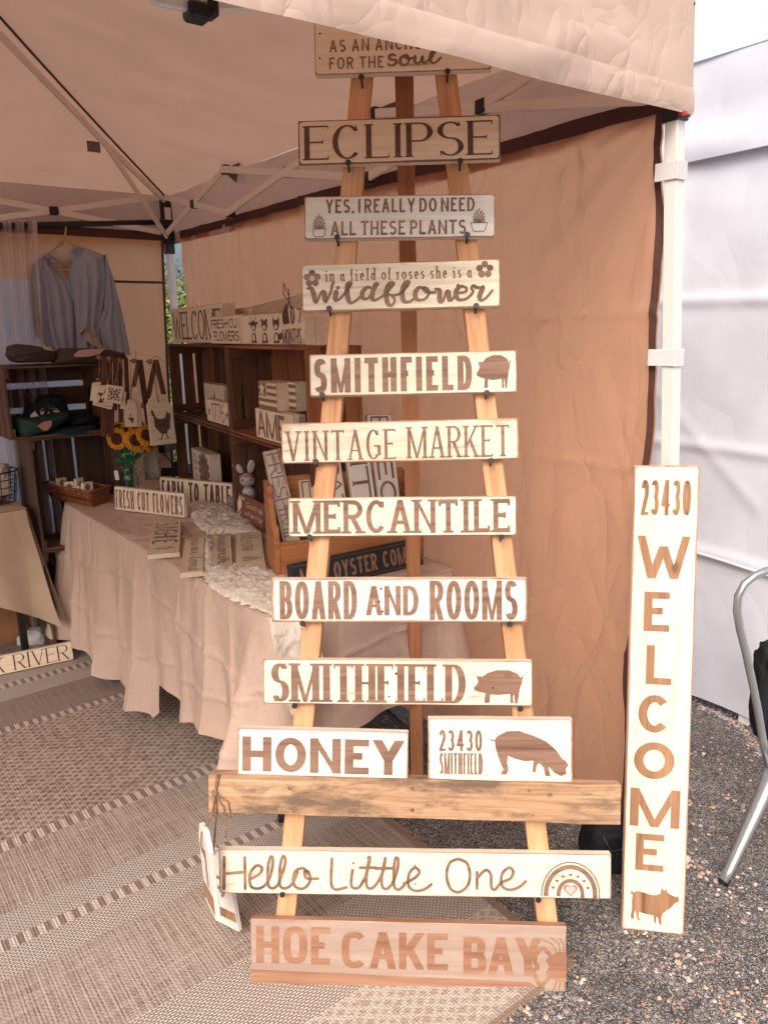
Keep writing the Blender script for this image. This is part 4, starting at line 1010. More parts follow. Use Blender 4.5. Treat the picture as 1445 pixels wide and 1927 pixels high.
T.build('lettering', M['letter'], o)
# 4 wildflower
o, L, H = ladsign('wooden_sign', 'streaky cream sign reading in a field of roses she is a Wildflower', ((567,498),(941,487.6),(569,587),(940,576)), 'paint_streaky', 'rim', ins=.003)
T = Text(); f = fit(92, 502, 1316, 795, -L/2, L/2, 0, H)
def sk(x, y): return (x, y-(0 if 1 else 0)+ (x-700)*.0285)      # undo the photo's slant
tx(T, 'in a field of roses she is a', 238, 1145, 535, 612, f, t=.13, th=.10, gap=.14, space=.44, serif=.07)
W_ = [[(130,668),(150,664),(165,700),(180,755),(215,690),(232,695),(238,750),(268,700),(285,640),(292,630)],
 [(305,690),(300,735),(315,740),(345,715),(395,650),(400,632),(380,640),(375,700),(390,755),(425,745),(470,705)],
 [(530,668),(500,660),(470,690),(470,725),(500,730),(530,690),(555,640),(558,640)],[(553,642),(530,700),(530,735),(560,735),(600,710)],
 [(598,714),(640,670),(665,635),(640,635),(615,690),(625,760),(650,772),(668,740),(650,712),(615,700)],[(650,712),(700,700),(745,655),(760,625),(735,632),(715,690),(725,745),(760,750),(800,720)],
 [(858,668),(820,662),(795,695),(805,735),(850,735),(880,700),(870,668),(850,665),(870,690),(920,692)],
 [(920,672),(945,680),(945,745),(965,745),(985,690),(1000,690),(1005,740),(1030,725),(1050,670),(1060,645)],
 [(1050,695),(1100,690),(1110,665),(1075,655),(1045,690),(1060,735),(1110,730),(1150,690),(1140,665),(1152,650),(1170,660),(1200,665)],[(1200,664),(1212,660),(1190,715),(1200,740),(1230,725),(1268,680)]]
for pts in W_: T.script([sk(*p) for p in pts], f, .0030, brush=.95)
T.disc(*f(318, 652), .0042)
for cx, cy in ((158, 590), (1224, 566)):
    for k in range(5):
        a = R(90+72*k); T.disc(*f(cx+math.cos(a)*34, cy-math.sin(a)*34), .0075)
T.build('lettering', M['letter'], o)
def heart(T, f, cx, cy, s):
    pts = [(cx+s*16*math.sin(t)**3/16, cy-s*(13*math.cos(t)-5*math.cos(2*t)-2*math.cos(3*t)-math.cos(4*t))/16) for t in [2*math.pi*i/18 for i in range(18)]]
    T.fill(pts, f)
T = Text(-.0016); [heart(T, f, cx, cy, 12) for cx, cy in ((158, 591), (1224, 567))]; T.build('heart_centres', M['paint_streaky'], o)
# 5 SMITHFIELD + pig
o, L, H = ladsign('wooden_sign', 'cream sign with wide bold sans SMITHFIELD and a pig facing left', ((581.7,667.7),(972,659),(584,746.5),(972,738)), 'paint_cream', 'rim', ins=.0035)
T = Text(); T.line('SMITHFIELD', -L/2+.022*L, -L/2+.785*L, H*.08, H*.90, t=.175, th=.165, gap=.12, sq=2.4)
T.build('lettering', M['letter'], o); T = Text(); f = fit(1145, 82, 1335, 270, -L/2+.805*L, -L/2+.972*L, H*.10, H*.90); T.fill(PIG_A, f); T.build('pig_emblem', M['letter'], o)
# 6 VINTAGE MARKET
o, L, H = ladsign('wooden_sign', 'streaky cream sign with thin tall letters reading VINTAGE MARKET', ((527.7,797.4),(974,786),(532,872.5),(976,864)), 'paint_streaky', 'rim', ins=.004)
T = Text(); T.line('VINTAGE', -L/2+.02*L, -L/2+.485*L, H*.06, H*.80, t=.10, th=.055, gap=.13, serif=.045); T.line('MARKET', -L/2+.535*L, -L/2+.962*L, H*.07, H*.84, t=.10, th=.055, gap=.11, serif=.045); T.build('lettering', M['letter'], o)
# 7 MERCANTILE
o, L, H = ladsign('wooden_sign', 'cream sign with slab serif letters reading MERCANTILE', ((541.6,938),(972,932.5),(544,1010),(971,1007.6)), 'paint_cream', 'rim', ins=.0025)
T = Text(); T.line('MERCANTILE', -L/2+.02*L, -L/2+.972*L, H*.08, H*.93, t=.145, th=.125, gap=.10, serif=.085); T.build('lettering', M['letter'], o)
# 8 BOARD AND ROOMS
o, L, H = ladsign('wooden_sign', 'white board with rounded tan border reading BOARD AND ROOMS', ((512,1087.8),(990.6,1087),(511,1171),(992.4,1171.8)), 'paint_white', 'rim', ins=.0065)
T = Text(); T.line('BOARD', -L/2+.032*L, -L/2+.337*L, H*.07, H*.93, t=.135, th=.11, gap=.07, sq=2.1); T.line('AND', -L/2+.372*L, -L/2+.578*L, H*.16, H*.82, t=.165, th=.12, gap=.08); T.line('ROOMS', -L/2+.622*L, -L/2+.963*L, H*.06, H*.94, t=.135, th=.11, gap=.07)
T.build('lettering', M['letter'], o); T = Text(-.0018)
for x, z in ((.432,.76),(.424,.47),(.437,.25)): T.disc(-L/2+x*L, z*H, .0025, .0030, 7)
T.build('nail_holes', M['ink'], o)
# 9 SMITHFIELD serif
o, L, H = ladsign('wooden_sign', 'cream sign with condensed serif SMITHFIELD and a pig, just above the HONEY sign', ((496,1241),(1000,1242.6),(495,1323),(1002.5,1330)), 'paint_cream', 'rim', ins=.003)
T = Text(); T.line('SMITHFIELD', -L/2+.03*L, -L/2+.755*L, H*.05, H*.91, t=.18, th=.065, gap=.05, serif=.06); T.build('lettering', M['letter'], o)
T = Text(); T.fill(PIG_A, fit(1145, 82, 1335, 270, -L/2+.782*L, -L/2+.968*L, H*.05, H*.80)); T.build('pig_emblem', M['letter'], o); T = Text(-.0018); T.disc(-L/2+.498*L, H*.70, .0030); T.disc(-L/2+.472*L, H*.19, .0022); T.disc(-L/2+.855*L, H*.40, .003, .002); T.build('knots', M['ink'], o)
# 12 weathered plank (a ledge for two loose signs)
Mx, L, H = quadframe((392,1458),(1167,1479),(393.6,1530),(1168.6,1553), G0+nL*.036, nL)
pk = tag(bpy.data.objects.new('ledge_plank', None), None); link(pk, lad); pk.matrix_parent_inverse = Matrix.Identity(4); pk.matrix_local = lad.matrix_world.inverted() @ Mx
plank('plank', M['barn'], pk, (-L/2, .018, H/2), (L/2, .018, H/2), ZZ, H, .034, .003)
T = Text(-.0035)
for x, z, r in ((.20,.72,.004),(.21,.12,.003),(.50,.80,.005),(.50,.25,.005),(.78,.84,.004),(.79,.2,.003),(.83,.74,.006),(.365,.06,.0025)): T.disc(-L/2+x*L, z*H, r, r*.8, 8)
T.build('nail_heads', M['rim_dk'], pk)
PKL, PKH, PKM = L, H, Mx
# 10 HONEY  11 23430 : stand on the plank, lean on legs
o, L, H = ladsign('wooden_sign', 'white sign with big bold letters reading HONEY, standing on the weathered plank', ((447.6,1368),(769,1378.5),(447.6,1459.6),(767,1467.5)), 'paint_white', 'rim', ins=.004, off=.022)
T = Text(); T.line('HONEY', -L/2+.028*L, -L/2+.975*L, H*.10, H*.82, t=.245, th=.195, gap=.115); T.build('lettering', M['letter'], o)
o, L, H = ladsign('wooden_sign', 'white sign reading 23430 SMITHFIELD with a grazing pig on the plank', ((804.6,1350.7),(1077.6,1353),(806.4,1471),(1076.7,1473.5)), 'paint_white', 'rim', ins=.005, off=.022)
T = Text(); f = fit(808, 328, 1396, 588, -L/2, L/2, 0, H); tx(T, '23430', 853, 1028, 376, 462, f, t=.115, gap=.11); tx(T, 'SMITHFIELD', 855, 1030, 470, 556, f, t=.085, th=.09, gap=.045)
T.build('lettering', M['letter'], o); T = Text(); T.fill(PIG_B, f); T.build('pig_emblem', M['letter'], o)
# 13 Hello Little One
o, L, H = ladsign('wooden_sign', 'long cream sign in looping script reading Hello Little One with a rainbow', ((414,1598.6),(1149,1607),(411,1680),(1150.6,1692.8)), 'paint_cream', 'rim', ins=.003)
def sk2(x, y): return (x, y-(x-740)*.0145)
f = fit(106, 298, 1377, 444, -L/2, L/2, 0, H); T = Text()
HL = [[(124,316),(122,420)],[(192,316),(192,420)],[(124,370),(192,364)],
 [(205,390),(240,370),(248,350),(230,335+8),(208,372),(212,412),(240,418),(268,395),(282,350),(284,318),(276,316),(268,350),(268,405),(282,418),(300,405),(318,360),(326,325),(318,312),(308,345),(306,405),(322,418),(345,405),(365,365)],
 [(400,372),(385,352),(360,360),(350,390),(360,415),(385,418),(405,395),(402,365),(388,362),(395,385),(432,386)],
 [(478,320),(478,415),(525,415)],[(545,358),(540,405),(552,418),(570,410),(590,370),(602,318),(596,318)],[(600,318),(590,380),(592,412),(606,418),(625,400),(645,360),(652,318)],[(652,318),(640,380),(642,412),(656,420),(675,400),(690,360),(694,325),(686,318),(680,350),(680,410),(696,422),(715,405)],
 [(570,350),(622,350)],[(620,352),(672,352)],
 [(712,402),(745,385),(762,365),(748,350),(728,372),(728,412),(750,426),(780,420),(800,405)],
 [(885,322),(860,335),(850,375),(862,418),(890,430),(918,408),(925,370),(915,335),(890,322)],
 [(948,365),(948,418)],[(948,385),(975,358),(992,372),(994,412),(1005,422),(1025,400),(1055,385),(1064,362),(1050,350),(1028,372),(1028,408),(1050,422),(1080,415),(1104,395)]]
for pts in HL:
    if pts[0] in ((124,316),(192,316),(124,370)): T.script([sk2(*p) for p in pts], f, .0035)
    else: T.script([sk2(*p) for p in pts], f, .0035, n=6)
T.disc(*f(548, 338), .003)
for r_, wv_ in ((92, 2), (78, 7), (38, 6), (52, 0)):
    if wv_ == 0: continue
    pts = [(1247+r_*math.cos(R(a)), 428-r_*1.12*math.sin(R(a))-(0)) for a in range(0, 181, 12)]
    T.path([f(*p) for p in [(1247+r_, 440)]+pts+[(1247-r_, 436)]], wv_*.00075*2, wv_*.00075*2)
for k in range(7):
    a = R(20+k*23.3); heart(T, f, 1247+59*math.cos(a), 430-64*math.sin(a), 6)
heart(T, f, 1247, 415, 22)
T.build('lettering', M['letter'], o); T = Text(-.0018); heart(T, f, 1247, 415, 17); T.build('pink_heart', M['pink'], o)
T = Text(-.0018); T.disc(*f(748, 342), .002); T.disc(*f(748, 402), .002); T.build('nail_holes', M['ink'], o)
# 14 HOE CAKE BAY stands on the ground
o, L, H = ladsign('wooden_sign', 'taupe board with copper letters reading HOE CAKE BAY and a crab at the ladder foot', ((474,1729),(1063,1744),(470,1859),(1067,1874.8)), 'paint_taupe', 'rim', off=.022, ins=.0012, amp=.0006, edge=M['letter_cu'])
f = fit(210, 514, 1231, 750, -L/2, L/2, 0, H); T = Text()
tx(T, 'HOE', 228, 470, 536, 664, f, t=.20, th=.17, gap=.10, sq=3.0); tx(T, 'CAKE', 508, 852, 548, 672, f, t=.20, th=.17, gap=.08, sq=3.0); tx(T, 'BAY', 902, 1150, 556, 682, f, t=.21, th=.17, gap=.04, sq=3.0)
T.fill([(211,686),(1115,705),(1165,744),(1165,746),(211,732)], f)
T.fill([(1232,600),(1205,600),(1180,612),(1165,630),(1178,650),(1165,670),(1180,690),(1205,700),(1232,700)], f)
for pts in ([(1180,615),(1160,590),(1140,600),(1130,630),(1140,650)], [(1175,690),(1150,712),(1135,690),(1128,665),(1140,655)]):
    T.script(pts, f, .005)
for pts in ([(1200,602),(1185,575),(1155,560)], [(1210,600),(1205,570),(1180,552)], [(1222,600),(1222,575),(1210,555)], [(1200,700),(1190,728),(1170,735)], [(1212,700),(1208,730),(1195,740)], [(1224,700),(1226,725),(1218,742)]): T.script(pts, f, .0018)
T.build('lettering', M['letter_cu'], o)
# WELCOME upright
a, b = onz((1170, 1748), 0), onz((1285, 1760), 0); x = (b-a).normalized(); n0 = x.cross(ZZ)
lw = R(9.5); nW_ = n0*math.cos(lw)+ZZ*math.sin(lw); zz = ZZ*math.cos(lw)-n0*math.sin(lw)
Hh = (onplane((1254, 876), a, nW_)-(a+b)/2).dot(zz); tilt = ((onplane((1254.5, 876), a, nW_)-(a+b)/2).dot(x))
L = .158; x2 = (x*1.0); z2 = (zz*Hh + x*tilt).normalized(); y2 = z2.cross(x).normalized(); x2 = y2.cross(z2).normalized()
Mw = frame((a+b)/2, x2, -nW_)
print('welcome', L, Hh, tilt, (b-a).length)
L = (b-a).length*1.02; H = Hh
o = sign('welcome_board', 'tall cream board leaning on the tent pole reading 23430 WELCOME over a pig', Mw, L, H, M['paint_up'], M['rim_z'], .019, ins=.005, amp=.002)
T = Text()
def row(y): return H*(1-(y-875)/878.0)
T.line('23430', -L*.385, L*.38, row(965), row(901), t=.105, th=.085, gap=.07)
for ch, y0_, y1_, x0_, x1_, th_ in (('W',1003,1081,-.44,.41,.22), ('E',1106,1179,-.29,.11,.20), ('L',1205,1278,-.23,.17,.20), ('C',1298,1369,-.33,.18,.22), ('O',1387,1457,-.38,.26,.24), ('M',1476,1549,-.42,.37,.22), ('E',1563,1634,-.31,.14,.20)):
    T.line(ch, L*x0_, L*x1_, row(y1_), row(y0_), t=th_, th=th_*.85)
T.build('lettering', M['letter_z'], o)
T = Text(); T.fill(PIG_C, fit(130, 1000, 434, 1260, -L*.40, L*.41, row(1737), row(1664))); T.build('pig_emblem', M['letter_z'], o)
# tags hanging from the plank's left end
def tagplate(name, label, F, pts, t, mt='tag_white', edge='rim_z'):
    o = thing(name, label, 'wooden tag', F); MB().prism(pts, 0, t).build('plate', M[mt], o, bevel=.0012); return o
hp = PKM @ Vector((-PKL/2+.018, -.002, PKH*.2))
n_t = Vector((-.80, -.60, 0)).normalized()
def tagframe(px, py, ang, yawd, dz=0):
    c = onplane((px, py), hp-Vector((0, .03-dz, 0)), Vector((0, 1, 0))); xx = Vector((math.cos(R(yawd)), math.sin(R(yawd)), 0))
    zq = ZZ*math.cos(R(ang))+xx*math.sin(R(ang)); xq = xx*math.cos(R(ang))-ZZ*math.sin(R(ang)); return frame(c, xq, xq.cross(zq)*-1 if False else zq.cross(xq))
TP = [(-.045, -.11), (.045, -.11), (.045, .06), (.022, .10), (-.022, .10), (-.045, .06)]
T1f = tagframe(388, 1632, -6, -62); t1 = tagplate('hanging_tag', 'white wooden tag with a one and brown base stripe hanging in front on twine', T1f, TP, .012)
T = Text(-.0012); T.line('1', -.012, .014, -.045, .045, t=.11); T.build('numeral', M['letter_z'], t1)
T = Text(-.0012); T.quad((-.045, -.095), (.045, -.095), (.045, -.055), (-.045, -.055)); T.build('base_stripe', M['letter_z'], t1)
T2f = tagframe(414, 1668, -10, -40, .115); t2 = tagplate('hanging_tag', 'white wooden tag with a curled numeral hanging behind the Hello Little One sign', T2f, TP, .012)
T = Text(-.0012); T.line('9', -.02, .02, -.03, .03, t=.14); T.build('numeral', M['letter_z'], t2)
T = Text(-.0012); T.quad((-.045, -.085), (.045, -.085), (.045, -.06), (-.045, -.06)); T.build('base_stripe', M['letter_z'], t2)
tw_ = thing('twine_loop', 'brown jute twine knotted round the left end of the weathered plank', 'twine', Matrix.Translation(hp))
top = PKM @ Vector((-PKL/2+.020, -.004, PKH+.001)); topb = PKM @ Vector((-PKL/2+.022, .036, PKH*.9)); bot = PKM @ Vector((-PKL/2+.010, -.006, 0)); kn = PKM @ Vector((-PKL/2+.016, -.006, PKH*.55))
h1 = T1f @ Vector((0, -.002, .085)); h2 = T2f @ Vector((0, -.002, .085))
Lh = lambda p: p-hp
for k, (pth, r) in enumerate((([topb, top, kn+Vector((.002,0,0)), bot, h1], .0022), ([topb+Vector((.006,0,0)), top+Vector((.006,0,0)), kn, bot+Vector((.01,0,0)), h2], .0022), ([kn, kn+Vector((.03,-.004,-.02)), kn+Vector((.036,-.006,-.06))], .0018), ([kn, kn+Vector((.02,-.006,-.035)), kn+Vector((.024,-.01,-.085)), kn+Vector((.02,-.01,-.11))], .0018), ([h1, h1-Vector((.004,0,.03)), h1-Vector((.0,0,.05))], .0018))):
    MB().tube([Lh(p) for p in pth], r, 6).build('strand', M['twine'], tw_, smooth=True)
MB().ball(Lh(kn), .008, 8, 6).build('knot', M['twine'], tw_, smooth=True)
# ================================================================ chair at the right with black bag
ch = thing('metal_chair', 'grey tubular metal cafe chair cut off by the right edge of the picture', 'chair', Matrix.Translation(Vector((1.25, 2.05, 0))))
cO = Vector((1.25, 2.05, 0)); cp = Vector((1.12, 1.95, 0)); cn = Vector((.25, -1, 0)).normalized()
def cpx(x, y, q=cp, n=cn): return onplane((x, y), q, n)-cO
back = [cpx(*p) for p in ((1500,1062),(1470,1066),(1445,1073),(1420,1083),(1400,1099),(1388,1122),(1386,1150),(1392,1185),(1402,1225),(1414,1280),(1425,1335),(1434,1390),(1444,1440))]
MB().tube(back, .0105, 12).build('back_frame', M['grey_metal'], ch, smooth=True)
foot = onz((1359, 1664), 0)-cO; topl = cpx(1462, 1436)
lg = MB(); path = [foot+ZZ*.012, foot.lerp(topl, .12), foot.lerp(topl, .3), foot.lerp(topl, .75), topl]
lg.tube(path, [.0135, .014, .016, .022, .026], 12, flat=.8).build('leg', M['grey_metal'], ch, smooth=True)
MB().tube([foot, foot+(topl-foot).normalized()*.02], .0145, 12).build('foot_cap', M['black_plastic'], ch, smooth=True)
Z_S = (topl+cO).z
sx_ = Vector((.94, .34, 0)).normalized(); sy_ = Vector((.34, -.94, 0))
MB().box(-.01, .34, .02, .36, -.012, .012).build('seat', M['grey_metal'], ch, M=frame(topl+ZZ*.01, sy_, sx_), bevel=.008)
for (i, j) in ((1, 0), (0, 1), (1, 1)):
    t0 = topl+sx_*.34*i+sy_*.30*j; d = sx_*(.06 if i else -.06)+sy_*(.06 if j else -.06)
    b0 = Vector((t0.x+d.x, t0.y+d.y, .0)); MB().tube([b0, t0], [.0135, .024], 12, flat=.8).build('leg', M['grey_metal'], ch, smooth=True)
MB().tube([back[0], back[0]+sx_*.12-ZZ*.02, topl+sx_*.34+ZZ*.0], .0105, 12).build('back_frame', M['grey_metal'], ch, smooth=True)
def lump(name, label, cat, c, sc, mt, seed, amp=.25, seg=40, rings=26, flatb=True):
    o = thing(name, label, cat, Matrix.Translation(c)); mb = MB()
    def f(u, v):
        t = 2*math.pi*u; ph = math.pi*(v-.5); d = Vector((math.cos(t)*math.cos(ph), math.sin(t)*math.cos(ph), math.sin(ph)))
        e = Vector([math.copysign(abs(q)**.6, q) for q in d]); k = 1+amp*(.6*fbm(d*2+Vector((seed,0,0)), 3)+.35*ridge(d*1.7+Vector((0,seed,0)), 2)-.2)
        p = Vector((e.x*sc[0], e.y*sc[1], e.z*sc[2]))*k
        if flatb: p.z = max(p.z, -sc[2]*.95)
        return p
    mb.grid(f, seg, rings); mb.build('body', M[mt], o, smooth=True); return o
pb_ = cpx(1452, 1300, Vector((1.2, 2.15, 0)))+cO
bg = lump('black_bag', 'black puffy bag hanging behind the chair at the right edge', 'bag', pb_, (.055, .05, .155), 'black_cloth', 5)
p2 = onz((1132, 1668), 0); bg2 = lump('black_bag', 'black soft bag on the tarmac behind the end of the weathered plank', 'bag', p2+Vector((.035, .10, .075)), (.062, .07, .085), 'black_cloth', 9)
MB().tube([(-.03, -.07, .06), (-.01, -.082, .02), (.02, -.08, .025), (.04, -.07, .06)], .004, 6).build('handle', M['black_metal'], bg2, smooth=True)
# ================================================================ LONG TABLE under linen
TZ = .73
C0 = onz((508, 1166), TZ); C0.z = 0
TLN, TWD = 2.0, .70
TM = frame(C0, -VV, UU)         # local x: towards the side wall, y: away along the table, z up
tb = thing('folding_table', 'long folding table with grey metal legs hidden under the linen cloth', 'table', TM)
MB().box(.02, TWD-.02, .02, TLN-.02, TZ-.045, TZ-.006).build('table_top', flat('table_plastic', (.5,.48,.45), .6), tb, bevel=.004)
for xx in (.12, TLN-.25):
    for yy in (.07, TWD-.07):
        lg = MB().tube([(yy, xx, .0), (yy, xx, TZ-.045)], .0125, 10).build('leg', M['dark_frame'], tb, smooth=True)
        MB().tube([(yy, xx, 0), (yy, xx, .05)], .0155, 10).build('foot_cap', M['black_plastic'], lg, smooth=True)
    MB().tube([(.07, xx, .28), (TWD-.07, xx, .28)], .011, 8).build('cross_bar', M['dark_frame'], tb, smooth=True)
# folded brace seen low between the ladder legs
fa, fb, fc = onz((640, 1370), .16), onz((726, 1337), .20), onz((778, 1390), .12)
inv = TM.inverted(); MB().tube([inv @ fa, inv @ fb, inv @ fc], .0135, 8).build('brace', M['dark_frame'], tb, smooth=True)
# cloth
Lx, Ly = TLN, TWD
def perim(s):
    """point, outward normal along the rounded perimeter; s in metres from the near left corner going away along the long edge"""
    r = .045; segs = [(Lx-2*r), math.pi*r/2, (Ly-2*r), math.pi*r/2, (Lx-2*r), math.pi*r/2, (Ly-2*r), math.pi*r/2]; tot = sum(segs); s = s % tot
    corners = [(Lx-r, r), (Lx-r, Ly-r), (r, Ly-r), (r, r)]; starts = [(r, 0), (Lx, r), (Lx-r, Ly), (0, Ly-r)]; dirs = [(1,0), (0,1), (-1,0), (0,-1)]
    for k in range(8):
        if s <= segs[k]:
            i = k//2
            if k % 2 == 0: d = dirs[i]; p = (starts[i][0]+d[0]*s, starts[i][1]+d[1]*s); return Vector((p[1], p[0], 0)), Vector((-d[0], d[1], 0))
            a = R([-90, 0, 90, 180][i])+s/r; c = corners[i]; n = Vector((math.sin(a), math.cos(a), 0)); return Vector((c[1], c[0], 0))+n*r, n
        s -= segs[k]
PT = 2*(Lx-.09)+2*(Ly-.09)+2*math.pi*.045
def smooth(a, b, x): t = max(0, min(1, (x-a)/(b-a))); return t*t*(3-2*t)
def hemz(s):
    s = s % PT
    if s > PT-.15: return .31-.05*smooth(PT-.15, PT, s)
    if s < .86: 
        base = .26-.05*smooth(0, .5, s)+.02*math.sin(s*19); return base + (.07-base)*smooth(.825, .86, s)*1.0
    if s < Lx: return .072+.02*math.sin((s-.86)*7)+.015*math.sin(s*23)
    return .30+.03*math.sin(s*8)
def clothside(u, v):
    s = u*PT; p, n = perim(s); h = hemz(s); drop = (TZ+.004-h); d = drop*v
    fold = (.030*math.sin(s*15+1.3*math.sin(s*4.1))+.018*math.sin(s*34+2*math.sin(s*3)))*(d/.5)**1.15
    cn_ = 0
    for c in (0, Lx-.05, Lx+Ly-.1, 2*Lx+Ly-.15, PT):
        ds = abs(s-c); cn_ += math.exp(-(ds/.10)**2)
    out_ = .006+.10*cn_*(d/.5)**1.2 + fold*(.75+.5*cn_)*(1 if s < Lx-.05 else .45) + .03*(d/.5)*(1 if s < Lx else .3)
    out_ += (.006*fbm(Vector((s*5, d*4, 3)), 3)+.007*ridge(Vector((s*3+d*1.5, d*4-s, 8)), 2)-.004)*min(1, v*6)
    for sc, aa in ((.17,.9),(.36,1.2),(.58,.8),(.95,1.1),(1.16,.8),(1.42,1.2),(1.7,.8),(1.88,1.0)): out_ += .009*aa*math.exp(-((s-sc-.02*math.sin(d*6+sc*9))/.011)**2)*min(1, v*3)
    for dc in (.20, .42): out_ += .006*math.exp(-((d-dc-.05*math.sin(s*3.3+dc*8))/.009)**2)
    edge = .012*(1-min(1, v*12))
    q = p+n*(max(out_, .004)-edge*.6); q.z = TZ+.004-d-.0*edge; 
    if s > .855 and s < 1.0: q = q+n*.018*(d/.5)
    return q
cl = thing('tablecloth', 'dusty tan linen cloth draped over the long table', 'tablecloth', TM)
mb = MB(); mb.grid(clothside, 800, 60, True); mb.build('skirt', M['linen'], cl, smooth=True)
def clothtop(u, v):
    x = -.003+u*(Lx+.006); y = -.003+v*(Ly+.006)
    # pull corners in to the rounded outline
    for (cx, cy, sx, sy) in ((.045,.045,-1,-1),(Lx-.045,.045,1,-1),(Lx-.045,Ly-.045,1,1),(.045,Ly-.045,-1,1)):
        dx, dy = (x-cx)*sx, (y-cy)*sy
        if dx > 0 and dy > 0:
            m = max(dx, dy); l = math.hypot(dx, dy); k = m/l; x = cx+dx*sx*k; y = cy+dy*sy*k
    e = min(x, Lx-x, y, Ly-y)
    z = TZ+.004+(.0035*fbm(Vector((x*5, y*5, 1)), 3)+.0022*ridge(Vector((x*3, y*6, 2)), 2))*min(1, max(0, e*12)) - .003*(1-min(1, max(0, e*40)))
    return (y, x, z)
MB().grid(clothtop, 160, 70).build('top', M['linen'], cl, smooth=True)
TT = TZ+.008                     # where things stand
# ---------------------------------------------------------------- generic small boards on the table
def ssign(label, BL, BR, TL, z, paint, rim, t=.016, lean=6, Hm=None, name='wooden_sign', cat='sign', ins=.003, group=None, **k):
    F, L, H = standframe(BL, BR, TL, z, lean, Hm); o = sign(name, label, F, L, H, M[paint], M[rim], t, ins=ins, amp=.0009, cat=cat, group=group, **k); return o, L, H
def bold(o, s, L, H, mt='letter', a=.03, b=.97, c=.1, d=.88, t=.16, **k):
    T = Text(); T.line(s, -L/2+a*L, -L/2+b*L, H*c, H*d, t=t, **k); T.build('lettering', M[mt], o); return o
o, L, H = ssign('small beige sign reading FRESH CUT FLOWERS standing in front of the glass vase', (217,959),(349,975.5),(217,915), TT, 'paint_shade', 'rim', lean=4); bold(o, 'FRESH CUT FLOWERS', L, H, gap=.075, space=.26, t=.095, th=.12, a=.02)
o, L, H = ssign('beige sign with dark letters reading FARM TO TABLE behind the lace', (302,942),(438.5,957.5),(302.7,897), TT, 'paint_shade', 'rim_dk', lean=4); bold(o, 'FARM TO TABLE', L, H, 'letter_dk', t=.125, th=.14, gap=.085, space=.34)
# ---------------------------------------------------------------- flat boards lying at the table's edge
def flatsign(label, c4, paint='paint_beige', rim='rim', t=.018, z=TT, group=None):
    """corners far-left, far-right, near-right, near-left as photographed; text reads along the far->near direction"""
    q = [onz(p, z+t) for p in c4]
    far = (q[0]+q[1])/2; near = (q[2]+q[3])/2; x = (near-far).normalized(); L = (near-far).length; W = ((q[1]-q[0]).length+(q[2]-q[3]).length)/2
    y = -ZZ; ctr = (far+near)/2; F = frame(ctr, x, y); zd = Vector((F[0][2], F[1][2], F[2][2])); F.translation = ctr - zd*W/2
    return sign('wooden_sign', label, F, L, W, M[paint], M[rim], t, ins=.002, amp=.0006, cat='sign', group=group), L, W
o, L, H = flatsign('flat beige sign with stretched sunshine lettering and a yellow sun at its near end', ((289,982),(341.5,980.5),(337.8,1040),(278,1042)))
T = Text(); T.line('SUNSHINE', -L/2+.04*L, L*.22, H*.1, H*.9, t=.055, th=.09, gap=.06)
f = lambda x, y: (x, y)
for k in range(12): a = R(30*k); T.script([(L*.36+.012*math.cos(a), H/2+.020*math.sin(a)), (L*.36+.019*math.cos(a), H/2+.032*math.sin(a))], f, .0016)
T.build('lettering', M['letter'], o); T = Text(-.0014); T.disc(L*.36, H/2, .010, .017); T.build('sun_emblem', M['yellow'], o)
